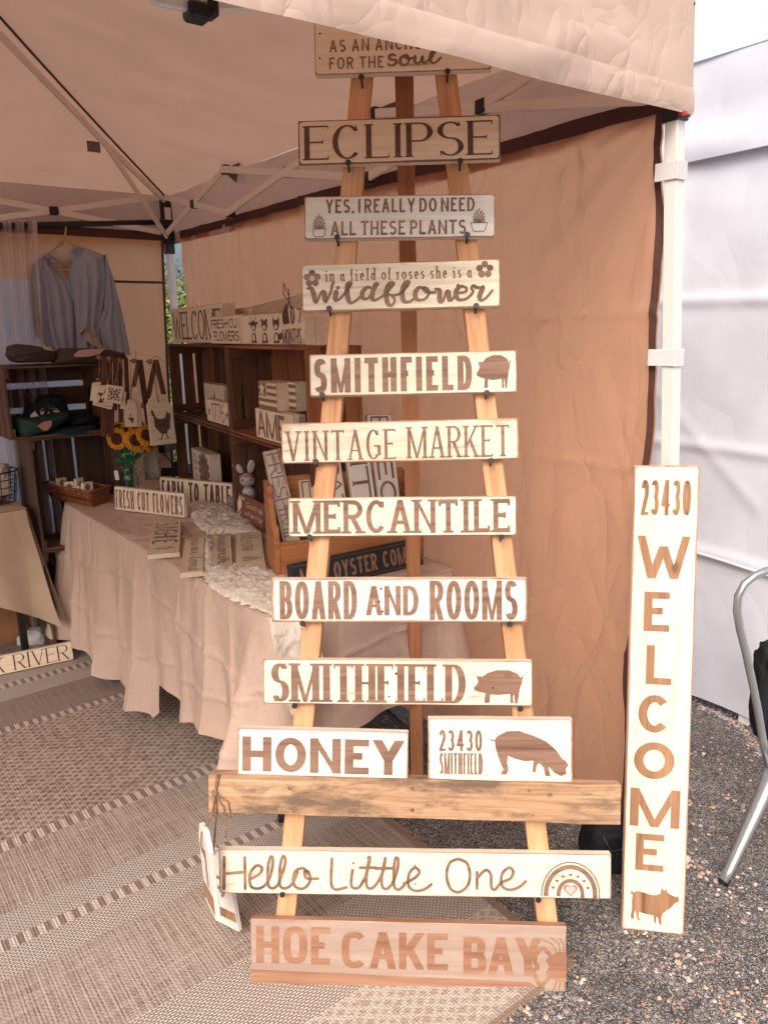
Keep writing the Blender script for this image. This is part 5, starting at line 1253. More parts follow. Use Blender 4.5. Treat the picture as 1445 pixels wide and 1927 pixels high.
def scr(T, word, x0, x1, z0, z1, r):
    """loose looping hand lettering"""
    LS = {'y': [(0,.6),(.1,.2),(.35,.1),(.6,.6),(.6,-.3),(.35,-.4),(.2,-.2),(.7,.1)], 'o': [(.5,.6),(.15,.45),(.15,.1),(.5,.0),(.75,.3),(.5,.6),(.9,.5)], 'u': [(0,.6),(.1,.1),(.4,.0),(.7,.6),(.72,.1),(.95,.05)],
      'a': [(.7,.55),(.3,.6),(.1,.25),(.35,.0),(.7,.5),(.72,.1),(.95,.05)], 'r': [(0,.1),(.15,.6),(.45,.55),(.4,.1),(.8,.05)], 'e': [(0,.2),(.5,.45),(.35,.62),(.12,.3),(.35,.0),(.9,.15)], 'l': [(0,.1),(.45,.9),(.3,1.0),(.2,.2),(.45,0),(.8,.15)],
      'v': [(0,.6),(.3,.0),(.6,.6),(.9,.5)], 'd': [(.6,.55),(.2,.5),(.15,.1),(.5,.05),(.75,1.0),(.7,.1),(.95,.05)], 's': [(0,.1),(.4,.65),(.5,.2),(.2,.0),(.8,.1)], 'm': [(0,0),(.1,.6),(.15,.1),(.35,.6),(.4,.1),(.65,.6),(.7,.1),(.95,.05)],
      'h': [(0,.1),(.25,1),(.12,1),(.1,0),(.35,.55),(.6,.4),(.6,.05),(.9,.1)], 'i': [(0,.1),(.3,.6),(.35,.1),(.8,.1)], 't': [(0,.2),(.4,1),(.3,.1),(.8,.1)], 'n': [(0,0),(.1,.6),(.15,.1),(.5,.6),(.6,.1),(.9,.1)], 'b': [(0,.2),(.3,1),(.15,.9),(.15,.05),(.5,.05),(.6,.4),(.3,.4),(.9,.3)], 'g': [(.6,.5),(.2,.5),(.2,.1),(.6,.4),(.55,-.4),(.2,-.3),(.9,.1)],
      'J': [(.2,.9),(.8,1),(.6,.1),(.3,-.2),(.1,.1)], 'L': [(.5,1),(.2,.4),(.15,.0),(.9,.05)], 'M': [(0,0),(.15,1),(.45,.2),(.75,1),(.9,0)], 'H': [(.05,1),(.05,0),(.05,.5),(.8,.5),(.8,1),(.8,0)], 'O': [(.5,1),(.1,.7),(.1,.2),(.5,0),(.85,.4),(.75,.9),(.5,1)], 'd ': []}
    n = len(word); w_ = (x1-x0)/n
    for i, c in enumerate(word):
        if c in LS: T.script([(x0+(i+p[0])*w_, z0+(z1-z0)*(p[1]+.3)/1.3) for p in LS[c]], lambda a, b: (a, b), r, n=4)
o, L, H = flatsign('flat beige sign with thin script reading you are loved, overhanging the table edge', ((349,1012),(385,1012),(381,1077),(341.5,1075)))
T = Text(); scr(T, 'you are loved', -L*.47, L*.47, H*.18, H*.9, .0012); T.build('lettering', M['letter_dk'], o)
o, L, H = flatsign('flat narrow sign reading Jesus Loves Me on the lace, left of the rainbow sign', ((401,1005),(434.4,1002.6),(437,1060),(400,1068)))
T = Text(); scr(T, 'JesusLovesMe', -L*.47, L*.47, H*.12, H*.88, .0016); T.build('lettering', M['letter_dk'], o)
o, L, H = flatsign('flat sign with rainbow and little one lettering lying against the wooden bin', ((441.7,1002.6),(493.6,1000.6),(496,1068),(449,1064)))
T = Text(); T.line('LittLe', -L*.47, -L*.17, H*.2, H*.85, t=.05, gap=.1, rnd=True); T.line('one', -L*.13, L*.08, H*.2, H*.9, t=.05, gap=.1, rnd=True)
for r_, k_ in ((.42, .05), (.33, .09), (.2, .06)):
    T.path([(L*.30+r_*H*.55*math.cos(R(a)), H*.25+r_*H*1.4*math.sin(R(a))) for a in range(0, 181, 15)], k_*H*.4, k_*H*.6)
T.build('lettering', M['letter'], o)
# ---------------------------------------------------------------- lace
def lace(name, label, pts, z, seed, drop=None):
    """crumpled lace laid over a traced outline (far edge pts, near edge pts), heaped up in the middle"""
    A_, B_ = pts; o = thing(name, label, 'lace cloth', Matrix.Translation(onz(A_[0], z)))
    base = onz(A_[0], z)
    def lerpl(P, u):
        k = u*(len(P)-1); i = min(int(k), len(P)-2); t = k-i; return Vector(P[i])*(1-t)+Vector(P[i+1])*t
    AW = [onz(p, z) for p in A_]; BW = [onz(p, z) for p in B_]
    def f(u, v):
        a = lerpl(AW, u); b = lerpl(BW, u); p = a.lerp(b, v); e = math.sin(math.pi*min(1, max(0, u)))**.5*math.sin(math.pi*v)**.6
        q = p*9+Vector((seed, seed, 0))
        hgt = .020*e*(1+.8*fbm(q*1.0, 3)) + .012*(ridge(q*1.6, 3))*e**.4 + .005*ridge(q*4.5, 2)
        p = p + Vector((.006*math.sin(u*70+5*noise.noise(q*2)), .006*math.sin(u*60), 0))*(1-e)
        p.z = z+max(.002, hgt); return p-base
    mb = MB(); mb.grid(f, 130, 70); mb.build('lace_fabric', M['lace'], o, smooth=True); return o, base
lace('lace_cloth', 'crumpled cream lace on the table behind the flat signs', ([(350,948),(395,945),(440,958),(475,985),(490,1006)], [(352,962),(368,985),(390,1008),(420,1006),(480,1012)]), TT, 3)
o_l, bs = lace('lace_cloth', 'heaped white lace spilling over the near corner of the table', ([(384,1078),(425,1062),(470,1064),(510,1075),(560,1092)], [(386,1088),(402,1112),(440,1132),(485,1148),(530,1165)]), TT, 7)
lace('lace_cloth', 'narrow strip of cream lace between the loved and Jesus signs', ([(388,1012),(394,1018),(402,1016)], [(385,1082),(394,1080),(404,1078)]), TT, 11)
def fall(u, v):
    a = onz((506, 1160), TT).lerp(onz((590, 1142), TT), u); p = Vector(a)
    n = (O-a); n.z = 0; n.normalize(); 
    p += n*(.04*min(1, v*8)+.005*math.sin(u*11+v*4)+.012*ridge(Vector((u*3, v*4, 1)), 2)+.02*v); p.z = TT-.0-v*(.24+.05*math.sin(u*5)); p += Vector((.03*v, 0, 0)); return p-bs
MB().grid(fall, 50, 70).build('falling_end', M['lace'], o_l, smooth=True)
# ---------------------------------------------------------------- wicker basket
rim4 = [onz(p, TT+.075) for p in ((80,909),(112,898),(208,914),(169,926))]
bot4 = [onz(p, TT) for p in ((96,934),(118,925),(203,944),(174,954))]
ob = thing('wicker_basket', 'low brown wicker basket of small wooden blocks on the far end of the table', 'basket', Matrix.Translation(bot4[0])); b0 = bot4[0]
rimz = sum(p.z for p in rim4)/4
def bl4(P, t): i = int(t) % 4; k = t-int(t); return P[i].lerp(P[(i+1) % 4], k)
def ringpts(h, n=40, off=0):
    return [bl4(bot4, 4*i/n).lerp(bl4(rim4, 4*i/n), h)-b0 for i in range(n)]
for h, r in ((.0,.004),(.14,.0035),(.26,.0035),(.52,.0035),(.66,.0035),(.8,.004)): MB().tube(ringpts(h), r, 6, True).build('woven_band', M['wicker'], ob, smooth=True)
MB().tube(ringpts(.98), .008, 8, True, flat=.7).build('rim', M['wicker'], ob, smooth=True)
mb = MB()
for i in range(60): mb.tube([bl4(bot4, 4*i/60)-b0, bl4(rim4, 4*i/60)-b0], .0022, 4)
mb.build('stakes', M['wicker'], ob)
MB().add([p-b0+ZZ*.002 for p in bot4], [(0,1,2,3)]).build('base', M['wicker'], ob)
BLK = ['small block with a triangle at the left end of the wicker basket' , 'small block with a diamond, second from the left in the wicker basket', 'small raised block with a triangle, third from the left in the wicker basket', 'small block with a diamond just left of the basket middle', 'small block with a triangle in the very middle of the wicker basket', 'small raised block with a diamond just right of the basket middle', 'small block with a triangle, third from the right in the wicker basket', 'small block with a diamond, second from the right in the wicker basket', 'small raised block with a triangle at the right end of the wicker basket']
for k in range(9):
    t = .12+.78*k/9; a = bl4(rim4, 0+.5)*0; p = rim4[0].lerp(rim4[3], t).lerp(rim4[1].lerp(rim4[2], t), .3+.3*(k % 2)); p.z = TT+.058+.012*(k % 3)
    F = frame(p, (rim4[3]-rim4[0]).normalized()*math.cos(R(60+20*(k % 3)))+Vector((.6,.6,0))*math.sin(R(20*(k % 3))), Vector((-.3,.9,0)))
    o = thing('wooden_block', BLK[k], 'block', F)
    MB().box(-.022, .022, -.008, .008, -.022, .022).build('block_body', M['paint_shade'], o, bevel=.001)
    T = Text(-.0088)
    T.fill([(-.016,-.016),(0,.012),(.016,-.016)] if k % 2 else [(-.017,0),(0,.017),(.017,0),(0,-.017)], lambda a, b: (a, b)); T.build('print', M['letter'], o)
# ---------------------------------------------------------------- two tier wire tray stand
sa, sb_ = onz((128, 897), TT), onz((322, 900), TT); sx = (sb_-sa).normalized(); sy = Vector((-sx.y, sx.x, 0)); SW = (sb_-sa).length
SF = frame(sa, sx, sy); st = thing('tray_stand', 'black two tier wire tray stand with looped handle at the table end', 'stand', SF)
def s2(x, y): p = onplane((x, y), sa, -sy); q = SF.inverted() @ p; return q.x, q.z
zt0 = s2(132, 851)[1]; zt1 = s2(132, 829)[1]; x0t, x1t = .01, SW-.02
D = .19
def tray(z0, z1, x0, x1, nm):
    mb = MB(); mb.box(x0, x1, 0, D, z0, z0+.004)
    for y in (0, D): mb.box(x0, x1, y-.003, y+.003, z0, z1-.002)
    for x in (x0, x1): mb.box(x-.003, x+.003, 0, D, z0+.002, z1-.004)
    t_ = mb.build(nm, M['black_metal'], st)
    mr = MB(); 
    for k in range(46): x = x0+(x1-x0)*k/45; mr.box(x-.0015, x+.0015, -.0062, -.0025, z0, z1)
    tag(mr.build('ribs', M['dark_frame'], t_), kind='stuff')
    MB().tube([(x0, -.004, z1), (x1, -.004, z1), (x1, D+.004, z1), (x0, D+.004, z1)], .0035, 6, True).build('rim', M['black_metal'], t_)
tray(zt0, zt1, x0t, x1t, 'upper_tray'); tray(.012, .055, .06, SW+.06, 'lower_tray')
for y in (0, D):
    for (xa, xb) in ((.02, -.02), (SW-.03, SW+.08)): MB().tube([(xb, y, 0), (xa, y, zt0)], .0035, 6).build('leg', M['black_metal'], st)
MB().tube([(.06+.03, D, 0), (SW*.5, D, zt0)], .003, 6).build('brace', M['black_metal'], st)
hz = s2(150, 782)[1]; hx0 = s2(152, 782)[0]; hx1 = s2(268, 786)[0]; xa = s2(141, 826)[0]
for y in (.02,):
    MB().tube([(xa, y, zt1), (xa+.012, y, zt1+(hz-zt1)*.6), (hx0-.01, y, hz-.012), (hx0, y, hz), (hx1-.015, y, hz-.004), (hx1, y, hz-.012), (hx1, y, zt1)], .005, 8).build('handle', M['black_metal'], st, smooth=True)
MB().tube([(hx1-.0, .02, hz-.015), (hx1+.03, D, hz-.03), (hx1+.05, D, zt1)], .004, 6).build('handle', M['black_metal'], st, smooth=True)
F, L, H = standframe((163,838),(224,843),(165,821), 0, 0) if False else (SF @ frame(Vector((.5*(s2(165,826)[0]+s2(223,840)[0]), .05, zt0+.004)), Vector((1,0,0)), Vector((0,1,0))), s2(223,840)[0]-s2(163,826)[0], s2(163,823)[1]-zt0)
o = sign('wooden_sign', 'little sign reading 23430 in the upper tray of the wire stand', F, L, H, M['paint_shade'], M['rim'], .012, ins=.002); bold(o, '23430', L, H, a=.05, b=.8, c=.35, d=.95, t=.13)
o, L, H = ssign('slanting beige sign reading DRY GOODS behind the wicker basket', (152,903),(228,919),(163,880), TT, 'paint_shade', 'rim', lean=24)
T = Text(); T.line('DRY GOODS', -L*.46, L*.60, H*.1, H*.9, t=.13, gap=.1, space=.3)
for i, v in enumerate(T.mb.v): T.mb.v[i] = (min(v[0]+(v[2]-H/2)*.25, L*.495), v[1], v[2])
T.build('lettering', M['letter_dk'], o)
# ---------------------------------------------------------------- vase of crocheted sunflowers
vb = onz((248, 936), TT); print('vase', vb, RKP if 'RKP' in globals() else ''); dv = 0
vd = (vb-O).length; px2m = (vb-O).dot(_F)/FPX
vz = thing('glass_jar', 'clear glass jar with a paper tag holding the crocheted sunflowers', 'vase', Matrix.Translation(vb))
mb = MB(); R_ = 17*px2m; Hv = 66*px2m
prof = [(.001, .002), (R_*.9, .002), (R_, .012), (R_, Hv*.55), (R_*.82, Hv*.72), (R_*.62, Hv*.8), (R_*.62, Hv*.9), (R_*.78, Hv)]
mb.lathe(prof, 28); inner = [(r*.9, z+.003) for r, z in prof[::-1]]; mb.lathe(inner, 28); mb.build('jar_body', M['glass'], vz, smooth=True)
MB().tube([(R_*.7, 0, Hv*.85), (R_*1.5, 0, Hv*.8), (R_*1.7, 0, Hv*.5), (R_*1.0, 0, Hv*.3)], .004, 8).build('handle', M['glass'], vz, smooth=True)
tg = MB().box(-.014, .014, -.0008, .0008, -.045, 0).build('paper_tag', M['paper'], vz, M=frame(Vector((-R_*1.15, -R_*.8, Hv*.82)), Vector((.8,-.5,.1)), Vector((.5,.8,0)))); MB().tube([(-R_*.6, -R_*.3, Hv*.86), (-R_*1.0, -R_*.8, Hv*.92), (-R_*1.15, -R_*.85, Hv*.82)], .0014, 5).build('twine', M['twine'], vz)
fl = [(220,826,18,-25,-5),(257,828,19,5,-5),(277,819,18,30,15),(224,805,14,-15,35),(243,808,14,0,10),(258,802,14,10,40),(284,833,15,50,-5)]
stems = 0
for k, (x, y, r, ya, pi) in enumerate(fl):
    dist = .0 + (.02 if k < 3 else .06)
    P0 = vb - (vb-O).normalized()*0; c = onplane((x, y), vb+Vector((0, -.04+dist, 0)), Vector((0, 1, 0))); rr = r*px2m*1.1
    look = (O-c).normalized(); fx_ = Matrix.Rotation(R(ya), 4, 'Z') @ Matrix.Rotation(0, 4, 'X'); look = (fx_ @ look); look = (look + ZZ*math.tan(R(pi))*.8).normalized()
    xx = look.cross(ZZ).normalized()*-1; F = frame(c, xx, -look)
    lab = ['leftmost orange crocheted sunflower facing forward', 'largest front crocheted sunflower in the middle of the jar', 'crocheted sunflower turned to the right with a crescent of brown', 'small crocheted sunflower at the upper left of the bunch', 'half hidden crocheted sunflower in the centre behind the front three', 'crocheted sunflower at the top of the bunch looking upwards', 'crocheted sunflower at the lower right, seen almost from the side'][k]
    o = thing('crocheted_sunflower', lab, 'flower', F, 'crocheted sunflowers in the jar'); mb = MB()
    NPt = 14
    for ring in (0, 1):
        for i in range(NPt):
            a = 2*math.pi*(i+.5*ring)/NPt; ca, sa_ = math.cos(a), math.sin(a)
            for (q, wq) in ((.70, .20), (.90, .16)):
                mb.ball((ca*rr*q, .004*ring+.003, sa_*rr*q), rr*wq, 7, 5, (1, .45, 1))
    mb.build('petals', M['petal'], o, smooth=True)
    MB().ball((0, -.001, 0), rr*.56, 16, 8, (1, .22, 1)).build('flower_centre', M['disc'], o, smooth=True)
    base = F.inverted() @ (vb+Vector(((k-3)*.004, .0, .015))); neck = F.inverted() @ (vb+Vector(((k-3)*.006, 0, Hv*.95)))
    MB().tube([(0, .006, 0), (0, .012, -rr*.5), neck, base], .0028, 6).build('stem', M['leafgreen'], o, smooth=True)
    if k < 5:
        for sgn in (-1, 1):
            lc = neck.lerp(Vector((0, .01, -rr*.5)), .15+.16*k*.5); d = Vector((sgn, -.25*(k % 2), .25)).normalized()
            ml = MB()
            def lf(u, v, lc=lc, d=d, k=k): 
                wq = .013*math.sin(math.pi*min(1, u*.97+.03))**.8; p = lc+d*u*.042+Vector((0, -.003*abs(v-.5)*2, (v-.5)*2*wq)); return p
            ml.grid(lf, 8, 4); ml.grid(lambda u, v: lf(u, v)+Vector((0, .003, 0)), 8, 4); ml.build('leaf', M['leafgreen'], o, smooth=True)
cs_ = onz((281, 908), TT+.03)
lump('knitted_cloth', 'rolled cream knitted cloth standing behind the glass jar', 'cloth', cs_+Vector((0, .08, .08)), (.04, .035, .085), 'yarn', 21, .35)
# ---------------------------------------------------------------- CRATES
def crate(label, F, W, Dp, H, mt='crate', back='h', nside=3, nback=3, group='wooden crates used as shelves', nm='wooden_crate', gap=.014):
    o = thing(nm, label, 'crate', F, group); t = .011; m = M[mt]
    wS = (Dp-gap*(nside-1))/nside
    for x in (t/2, W-t/2):
        m = M['crate_warm'] if (label.startswith('warm') and x > t) else M[mt]
        for k in range(nside):
            y = wS/2+k*(wS+gap); plank('side_board', m, o, (x, y, t), (x, y, H-t), (0,1,0), wS, t)
        xi = x+(t if x < W/2 else -t)
        plank('cleat', m, o, (xi, 0.004, .02+t), (xi, Dp-.004, .02+t), (0,0,1), .038, .012); plank('cleat', m, o, (xi, 0.004, H-.02-t), (xi, Dp-.004, H-.02-t), (0,0,1), .038, .012)
    for z in (t/2, H-t/2):
        for k in range(nside):
            y = wS/2+k*(wS+gap); plank('shelf_board', m, o, (-.001, y, z), (W+.001, y, z), (0,1,0), wS, t)
    if back == 'h':
        wB = (H-gap*2*(nback-1))/nback
        for k in range(nback): z = wB/2+k*(wB+gap*2); plank('back_board', m, o, (0, Dp+t/2, z), (W, Dp+t/2, z), (0,0,1), wB, t)
    else:
        wB = (W-gap*(nback-1))/nback
        for k in range(nback): x = wB/2+k*(wB+gap); plank('back_board', m, o, (x, Dp+t/2, 0), (x, Dp+t/2, H), (1,0,0), wB, t)
    return o
# right hand stack on the table, open side to the aisle
ra_, rb_ = onz((326, 779), 1.10), onz((556, 851), 1.10)
cx = (rb_-ra_).normalized(); cy = Vector((-cx.y, cx.x, 0)); tot = (rb_-ra_).length
print('crates total', tot, ra_, rb_)
W1 = (onplane((432, 790), ra_, -cy)-ra_).dot(cx); W2 = (onplane((583, 850), ra_, -cy)-ra_).dot(cx)-W1-.006; HC = .352; print('W', W1, W2)
def cF(i, z, dx=0, dy=0): p = ra_+cx*((W1+.006)*i+dx)+cy*dy; return frame(Vector((p.x, p.y, z)), cx, cy)
DC = .19
u1 = crate('dark wooden crate at the far left of the upper shelf, holding the 1776 block', cF(0, 1.10), W1, DC, HC, 'crate', 'v', 3, 3)
u2 = crate('warm brown crate at the right of the upper shelf, holding the flag block', cF(1, 1.10), W2, DC, HC, 'crate', 'v', 3, 4)
l1 = crate('dark crate on the table under the 1776 crate, behind FARM TO TABLE', cF(0, TT, .0), W1, DC, 1.10-TT-.003, 'crate', 'v', 3, 3)
l2 = crate('dark crate on the table behind the toy bunny', cF(1, TT, 0), W2, DC, 1.10-TT-.003, 'crate', 'v', 3, 4)
# left stack at the back
la, lb_ = onplane((66, 829), Vector((-1.7, 3.55, 0)), Vector((.15, -1, 0)).normalized()), 0
BK = Vector((-1.571, 3.463, 0)); bx_ = VV*-1; by_ = Vector((-bx_.y, bx_.x, 0))
def atpx(x, y, q=BK, n=by_): return onplane((x, y), q, -n)
pA = atpx(22, 829); pB = atpx(18, 690); pR = atpx(208, 825)
HT = pB.z-pA.z; WT = (pR-pA).dot(bx_)
print('left crate', pA, pB, pR, HT, WT)
lc3 = crate('dark top crate by the sheer curtain, holding folded garments', frame(pA, bx_, by_), WT, .30, HT, 'crate', 'h', 3, 3)
p2_ = atpx(56, 838); hl = pA.z/2-.002
w2 = (atpx(226, 835)-p2_).dot(bx_)
crate('dark upright crate in the middle of the left stack beside the table', frame(Vector((p2_.x, p2_.y, hl+.002)), bx_, by_), w2, .30, hl, 'crate_grey', 'v', 3, 3)
crate('dark upright crate on the ground at the bottom of the left stack', frame(Vector((p2_.x, p2_.y, .001)), bx_, by_), w2, .30, hl, 'crate_grey', 'v', 3, 3)
# ---------------------------------------------------------------- garments
def folded(name, label, pts, z, th, mt, seed, q=None, n=None, depth=.22):
    """soft folded garment: traced front outline given a real depth"""
    q = q or BK; n = n or by_
    W = [onplane(p, q, -n) for p in pts]; c = sum(W, Vector())/len(W); F = frame(c, Vector((n.y, -n.x, 0)), n); inv_ = F.inverted(); P2 = [(inv_ @ w).xz for w in W]
    o = thing(name, label, 'garment', F); mb = MB(); m = len(P2)
    N = 64; out_ = []
    for k in range(N):
        t = k/N*m; i = int(t); a = P2[i]; b = P2[(i+1) % m]; out_.append(a.lerp(b, t-i))
    def f(u, v):
        k = int(round(u*N)) % N; p = out_[k]
        prof = max(0, math.sin(math.pi*min(1, max(0, v))))**.16; y = -.01+depth*v; kk = prof*(.97+.05*noise.noise(Vector((p.x*20, p.y*20, v*4+seed))))
        return (p.x*kk, y+.01*fbm(Vector((p.x*12, p.y*30, seed)), 2), p.y*kk)
    mb.grid(f, N, 12, True); mb.build('fabric', M[mt], o, smooth=True); return o, F
topz = pB.z+.004
g1, GF = folded('folded_shirt', 'folded charcoal shirt with a red gingham patch on the left of the top crate', [(22,652),(40,646),(75,650),(110,656),(118,672),(110,683),(40,684),(30,682),(20,670)], topz, .1, 'charcoal', 1, depth=.2)
g2, GF2 = folded('folded_shirt', 'folded charcoal shirt with a long gingham patch on the right of the top crate', [(112,668),(122,655),(160,654),(215,657),(245,664),(250,675),(215,684),(150,684),(108,684)], topz, .1, 'charcoal', 2, BK-by_*.05, depth=.2)
def patchpx(parent, F, pts, mt, name, q, n=by_, off=.004, depth=.003):
    inv_ = F.inverted(); P_ = [(inv_ @ onplane(p, q, -n)) for p in pts]; y = min(p.y for p in P_); MB().prism([(p.x, p.z) for p in P_], y-off-depth, y-off).build(name, M[mt], parent)
patchpx(g1, GF, [(76,653),(92,653),(100,660),(86,659)], 'gingham', 'gingham_patch', BK, off=.022)
patchpx(g2, GF2, [(136,668),(146,659),(165,657),(196,656),(185,666),(165,671),(140,672)], 'gingham', 'gingham_patch', BK-by_*.05, off=.022)
inq = BK+by_*.10
g3, GF3 = folded('folded_shirt', 'black folded shirt with a striped strawberry patch inside the top crate', [(50,770),(60,758),(72,760),(78,745),(100,741),(128,745),(134,762),(140,790),(120,805),(60,800),(46,790)], 0, .1, 'navy', 3, inq, depth=.12)
patchpx(g3, GF3, [(76,770),(92,766),(108,768),(113,776),(108,790),(98,797),(84,788),(76,778)], 'stripey', 'strawberry_patch', inq, off=.004)
patchpx(g3, GF3, [(77,765),(86,764),(92,758),(97,764),(106,763),(100,768),(92,766),(84,770)], 'green', 'strawberry_leaf', inq, off=.008)
inq2 = BK-by_*.015
g4, GF4 = folded('folded_shirt', 'dark green folded shirt with a pink heart patch draped over the crate edge', [(33,787),(60,789),(100,782),(138,776),(140,788),(100,812),(70,822),(42,828),(36,815)], 0, .1, 'green', 4, inq2, depth=.2)
patchpx(g4, GF4, [(70,801),(82,793),(96,791),(97,799),(88,810),(80,809)], 'patch_pink', 'heart_patch', inq2, off=.010)
g5, GF5 = folded('folded_shirt', 'dark blue folded shirt at the bottom of the top crate', [(88,818),(110,808),(150,803),(190,800),(194,818),(150,824),(100,826)], 0, .1, 'teal', 5, BK+by_*.0, depth=.22)
g6, GF6 = folded('folded_shirt', 'black folded shirt at the right inside the top crate', [(128,800),(140,786),(165,780),(192,784),(194,802),(150,806)], 0, .1, 'navy', 6, BK+by_*.05, depth=.18)
cardF = frame(onplane((68, 786), inq-by_*.03, -by_), bx_, by_); o = thing('price_card', 'white paper card tucked between the folded shirts in the crate', 'card', cardF); MB().prism([(-.03,-.02),(.03,-.025),(.0,.03),(-.02,.015)], 0, .001).build('card', M['paper'], o)
# black garment hanging between crate and rack
dk, DF = folded('dark_garment', 'black cloth hanging at the right end inside the top crate', [(168,692),(192,692),(195,790),(170,790)], 0, .1, 'navy', 8, BK+by_*.2, depth=.05)
# ---------------------------------------------------------------- hanging blouse
rp = onplane((118, 421), QQ-UU*.045, UU); vdir = Vector((rp.x, rp.y, 0)).normalized(); bxn = Vector((vdir.y, -vdir.x, 0)); 
HN = vdir
def hpx(x, y, off=0): return onplane((x, y), rp+HN*off, -HN)
HF = frame(rp, bxn, HN); hi = HF.inverted(); sc1 = (hpx(119, 421)-hpx(118, 421)).length
hang = thing('clothes_hanger', 'beige plastic hanger hooked over the black rail carrying the blouse', 'hanger', HF)
hp2 = lambda x, y, off=0: hi @ hpx(x, y, off)
MB().tube([hp2(*p) for p in ((106,418),(112,414),(120,416),(125,425),(124,438),(119,452),(118,462))], .0048, 8).build('hook', M['hanger'], hang, smooth=True)
MB().tube([hp2(*p) for p in ((118,455),(98,474),(75,492),(84,505),(125,508),(170,500),(205,492),(165,470),(125,455))], .005, 8).build('shoulder_bar', M['hanger'], hang, smooth=True)
bl = thing('striped_blouse', 'blue grey striped blouse hanging open on the beige hanger', 'blouse', HF)
def strip(Lp, Rp, nu, nv, bulge, name, mt='blouse', y0=0.0, seed=1, back=True):
    """fabric panel between two traced edges, bulging towards the viewer, with folds"""
    def at(P, v): k = v*(len(P)-1); i = min(int(k), len(P)-2); t = k-i; return Vector(P[i])*(1-t)+Vector(P[i+1])*t
    def f(u, v, sgn=-1):
        a, b = at(Lp, v), at(Rp, v); p = a.lerp(b, u); q = hp2(p.x, p.y)
        e = math.sin(math.pi*u)**.5; y = y0+sgn*(bulge*e)+e*.010*math.sin(u*22*(1)+2*noise.noise(Vector((u*2, v*2, seed)))+v*3)*min(1, v*2) + .006*ridge(Vector((u*3, v*3, seed)), 2)*e
        return (q.x, y, q.z)
    mb = MB(); mb.grid(f, nu, nv); 
    if back: mb.grid(lambda u, v: f(u, v, 1), nu, nv)
    return mb.build(name, M[mt], bl, smooth=True)
strip([(72,490),(57,505),(60,560),(66,610),(78,640),(92,664)], [(93,478),(98,500),(125,530),(138,570),(142,610),(143,664)], 40, 60, .05, 'left_front', seed=1)
strip([(135,492),(130,512),(132,540),(138,570),(142,610),(143,664)], [(160,466),(198,480),(206,520),(196,580),(190,620),(196,664)], 40, 60, .055, 'right_front', seed=2)
strip([(198,480),(200,520),(196,580),(184,612),(192,664)], [(200,484),(213,522),(226,570),(236,615),(246,668)], 24, 50, .045, 'right_sleeve', seed=3, y0=-.02)
strip([(57,505),(55,540),(56,580),(62,630)], [(72,492),(70,540),(72,590),(78,640)], 14, 30, .03, 'left_sleeve', seed=4)
strip([(95,484),(100,500),(118,520),(130,545)], [(140,484),(134,500),(132,515),(134,545)], 16, 16, -.012, 'back_lining', seed=5, y0=.045, back=False)
strip([(126,482),(140,465)], [(142,486),(158,470)], 10, 8, .012, 'collar', seed=6, y0=-.055)
strip([(90,476),(96,480)], [(86,485),(128,505)], 10, 8, .01, 'collar', seed=6, y0=-.05)
strip([(148,630),(154,615),(160,640)], [(165,615),(176,618),(200,664)], 14, 14, .03, 'sleeve_lining', 'yarn', seed=9, y0=-.06)
# ---------------------------------------------------------------- peg rack with ornaments
RKP = BK+by_*-.14; 
rkF = frame(onplane((240, 700), RKP, -by_), bx_, by_); rki = rkF.inverted()
rk = thing('peg_rack', 'brown folding peg rack with round knobs holding ornaments and tags', 'peg rack', rkF)
rpx = lambda x, y, off=0: rki @ onplane((x, y), RKP+by_*off, -by_)
z6 = lambda x, y: (160+x/8.03, 660+y/8.03)
for k, ((a, b), (c, d), wq) in enumerate((((300,90),(285,1300),9.5), ((375,110),(385,1300),9), ((455,90),(460,900),8.5), ((530,110),(550,1080),9), ((620,100),(650,820),8), ((830,140),(975,1190),11), ((815,140),(735,560),9), ((1075,140),(955,720),9.5), ((1075,140),(1190,660),10), ((420,840),(410,1300),8))):
    p, q = rpx(*z6(a, b), .02*(k % 2)), rpx(*z6(c, d), .02*(k % 2)); plank('slat', M['rack'], rk, p, q, Vector((1,0,0)), wq*.0023, .010)
kn_px = [z6(*p) for p in ((220,100),(370,120),(525,135),(740,155),(985,165),(868,830))]
for p in kn_px:
    c = rpx(*p, -.03); MB().ball(c, .0115, 12, 8).tube([c, c+Vector((0, .045, 0))], .004, 6).build('knob', M['knob'], rk, smooth=True)
def hangtag(name, label, cat, pts, off, mt='paint_shade', t=.012, strings=(), bead=None, yawd=0):
    W = [onplane(p, RKP+by_*off, -by_) for p in pts]; c = sum(W, Vector())/len(W); F = frame(c, bx_, by_); i_ = F.inverted()
    o = thing(name, label, cat, F); MB().prism([((i_ @ w).x, (i_ @ w).z) for w in W], 0, t).build('plate', M[mt], o, bevel=.0008)
    loc = lambda x, y, oo=0: i_ @ onplane((x, y), RKP+by_*(off+oo), -by_)
    for s_ in strings: MB().tube([loc(*p, -.004) for p in s_], .0013, 5).build('string', M['twine'], o)
    if bead: MB().ball(loc(*bead, -.004), .0075, 10, 6).build('bead', M['knob'], o, smooth=True)
    return o, loc
def tri(T, loc, pts, f=None): T.fill(pts, lambda x, y: (loc(x, y).x, loc(x, y).z))
o, loc = hangtag('quilt_block_ornament', 'square wooden quilt block ornament seen edge-on, leftmost on the rack', 'ornament', [z6(*p) for p in ((125,485),(250,470),(200,760),(90,755))], -.045, strings=[[z6(220,100), z6(225,250), z6(205,420), z6(200,480)]], bead=z6(200,430))
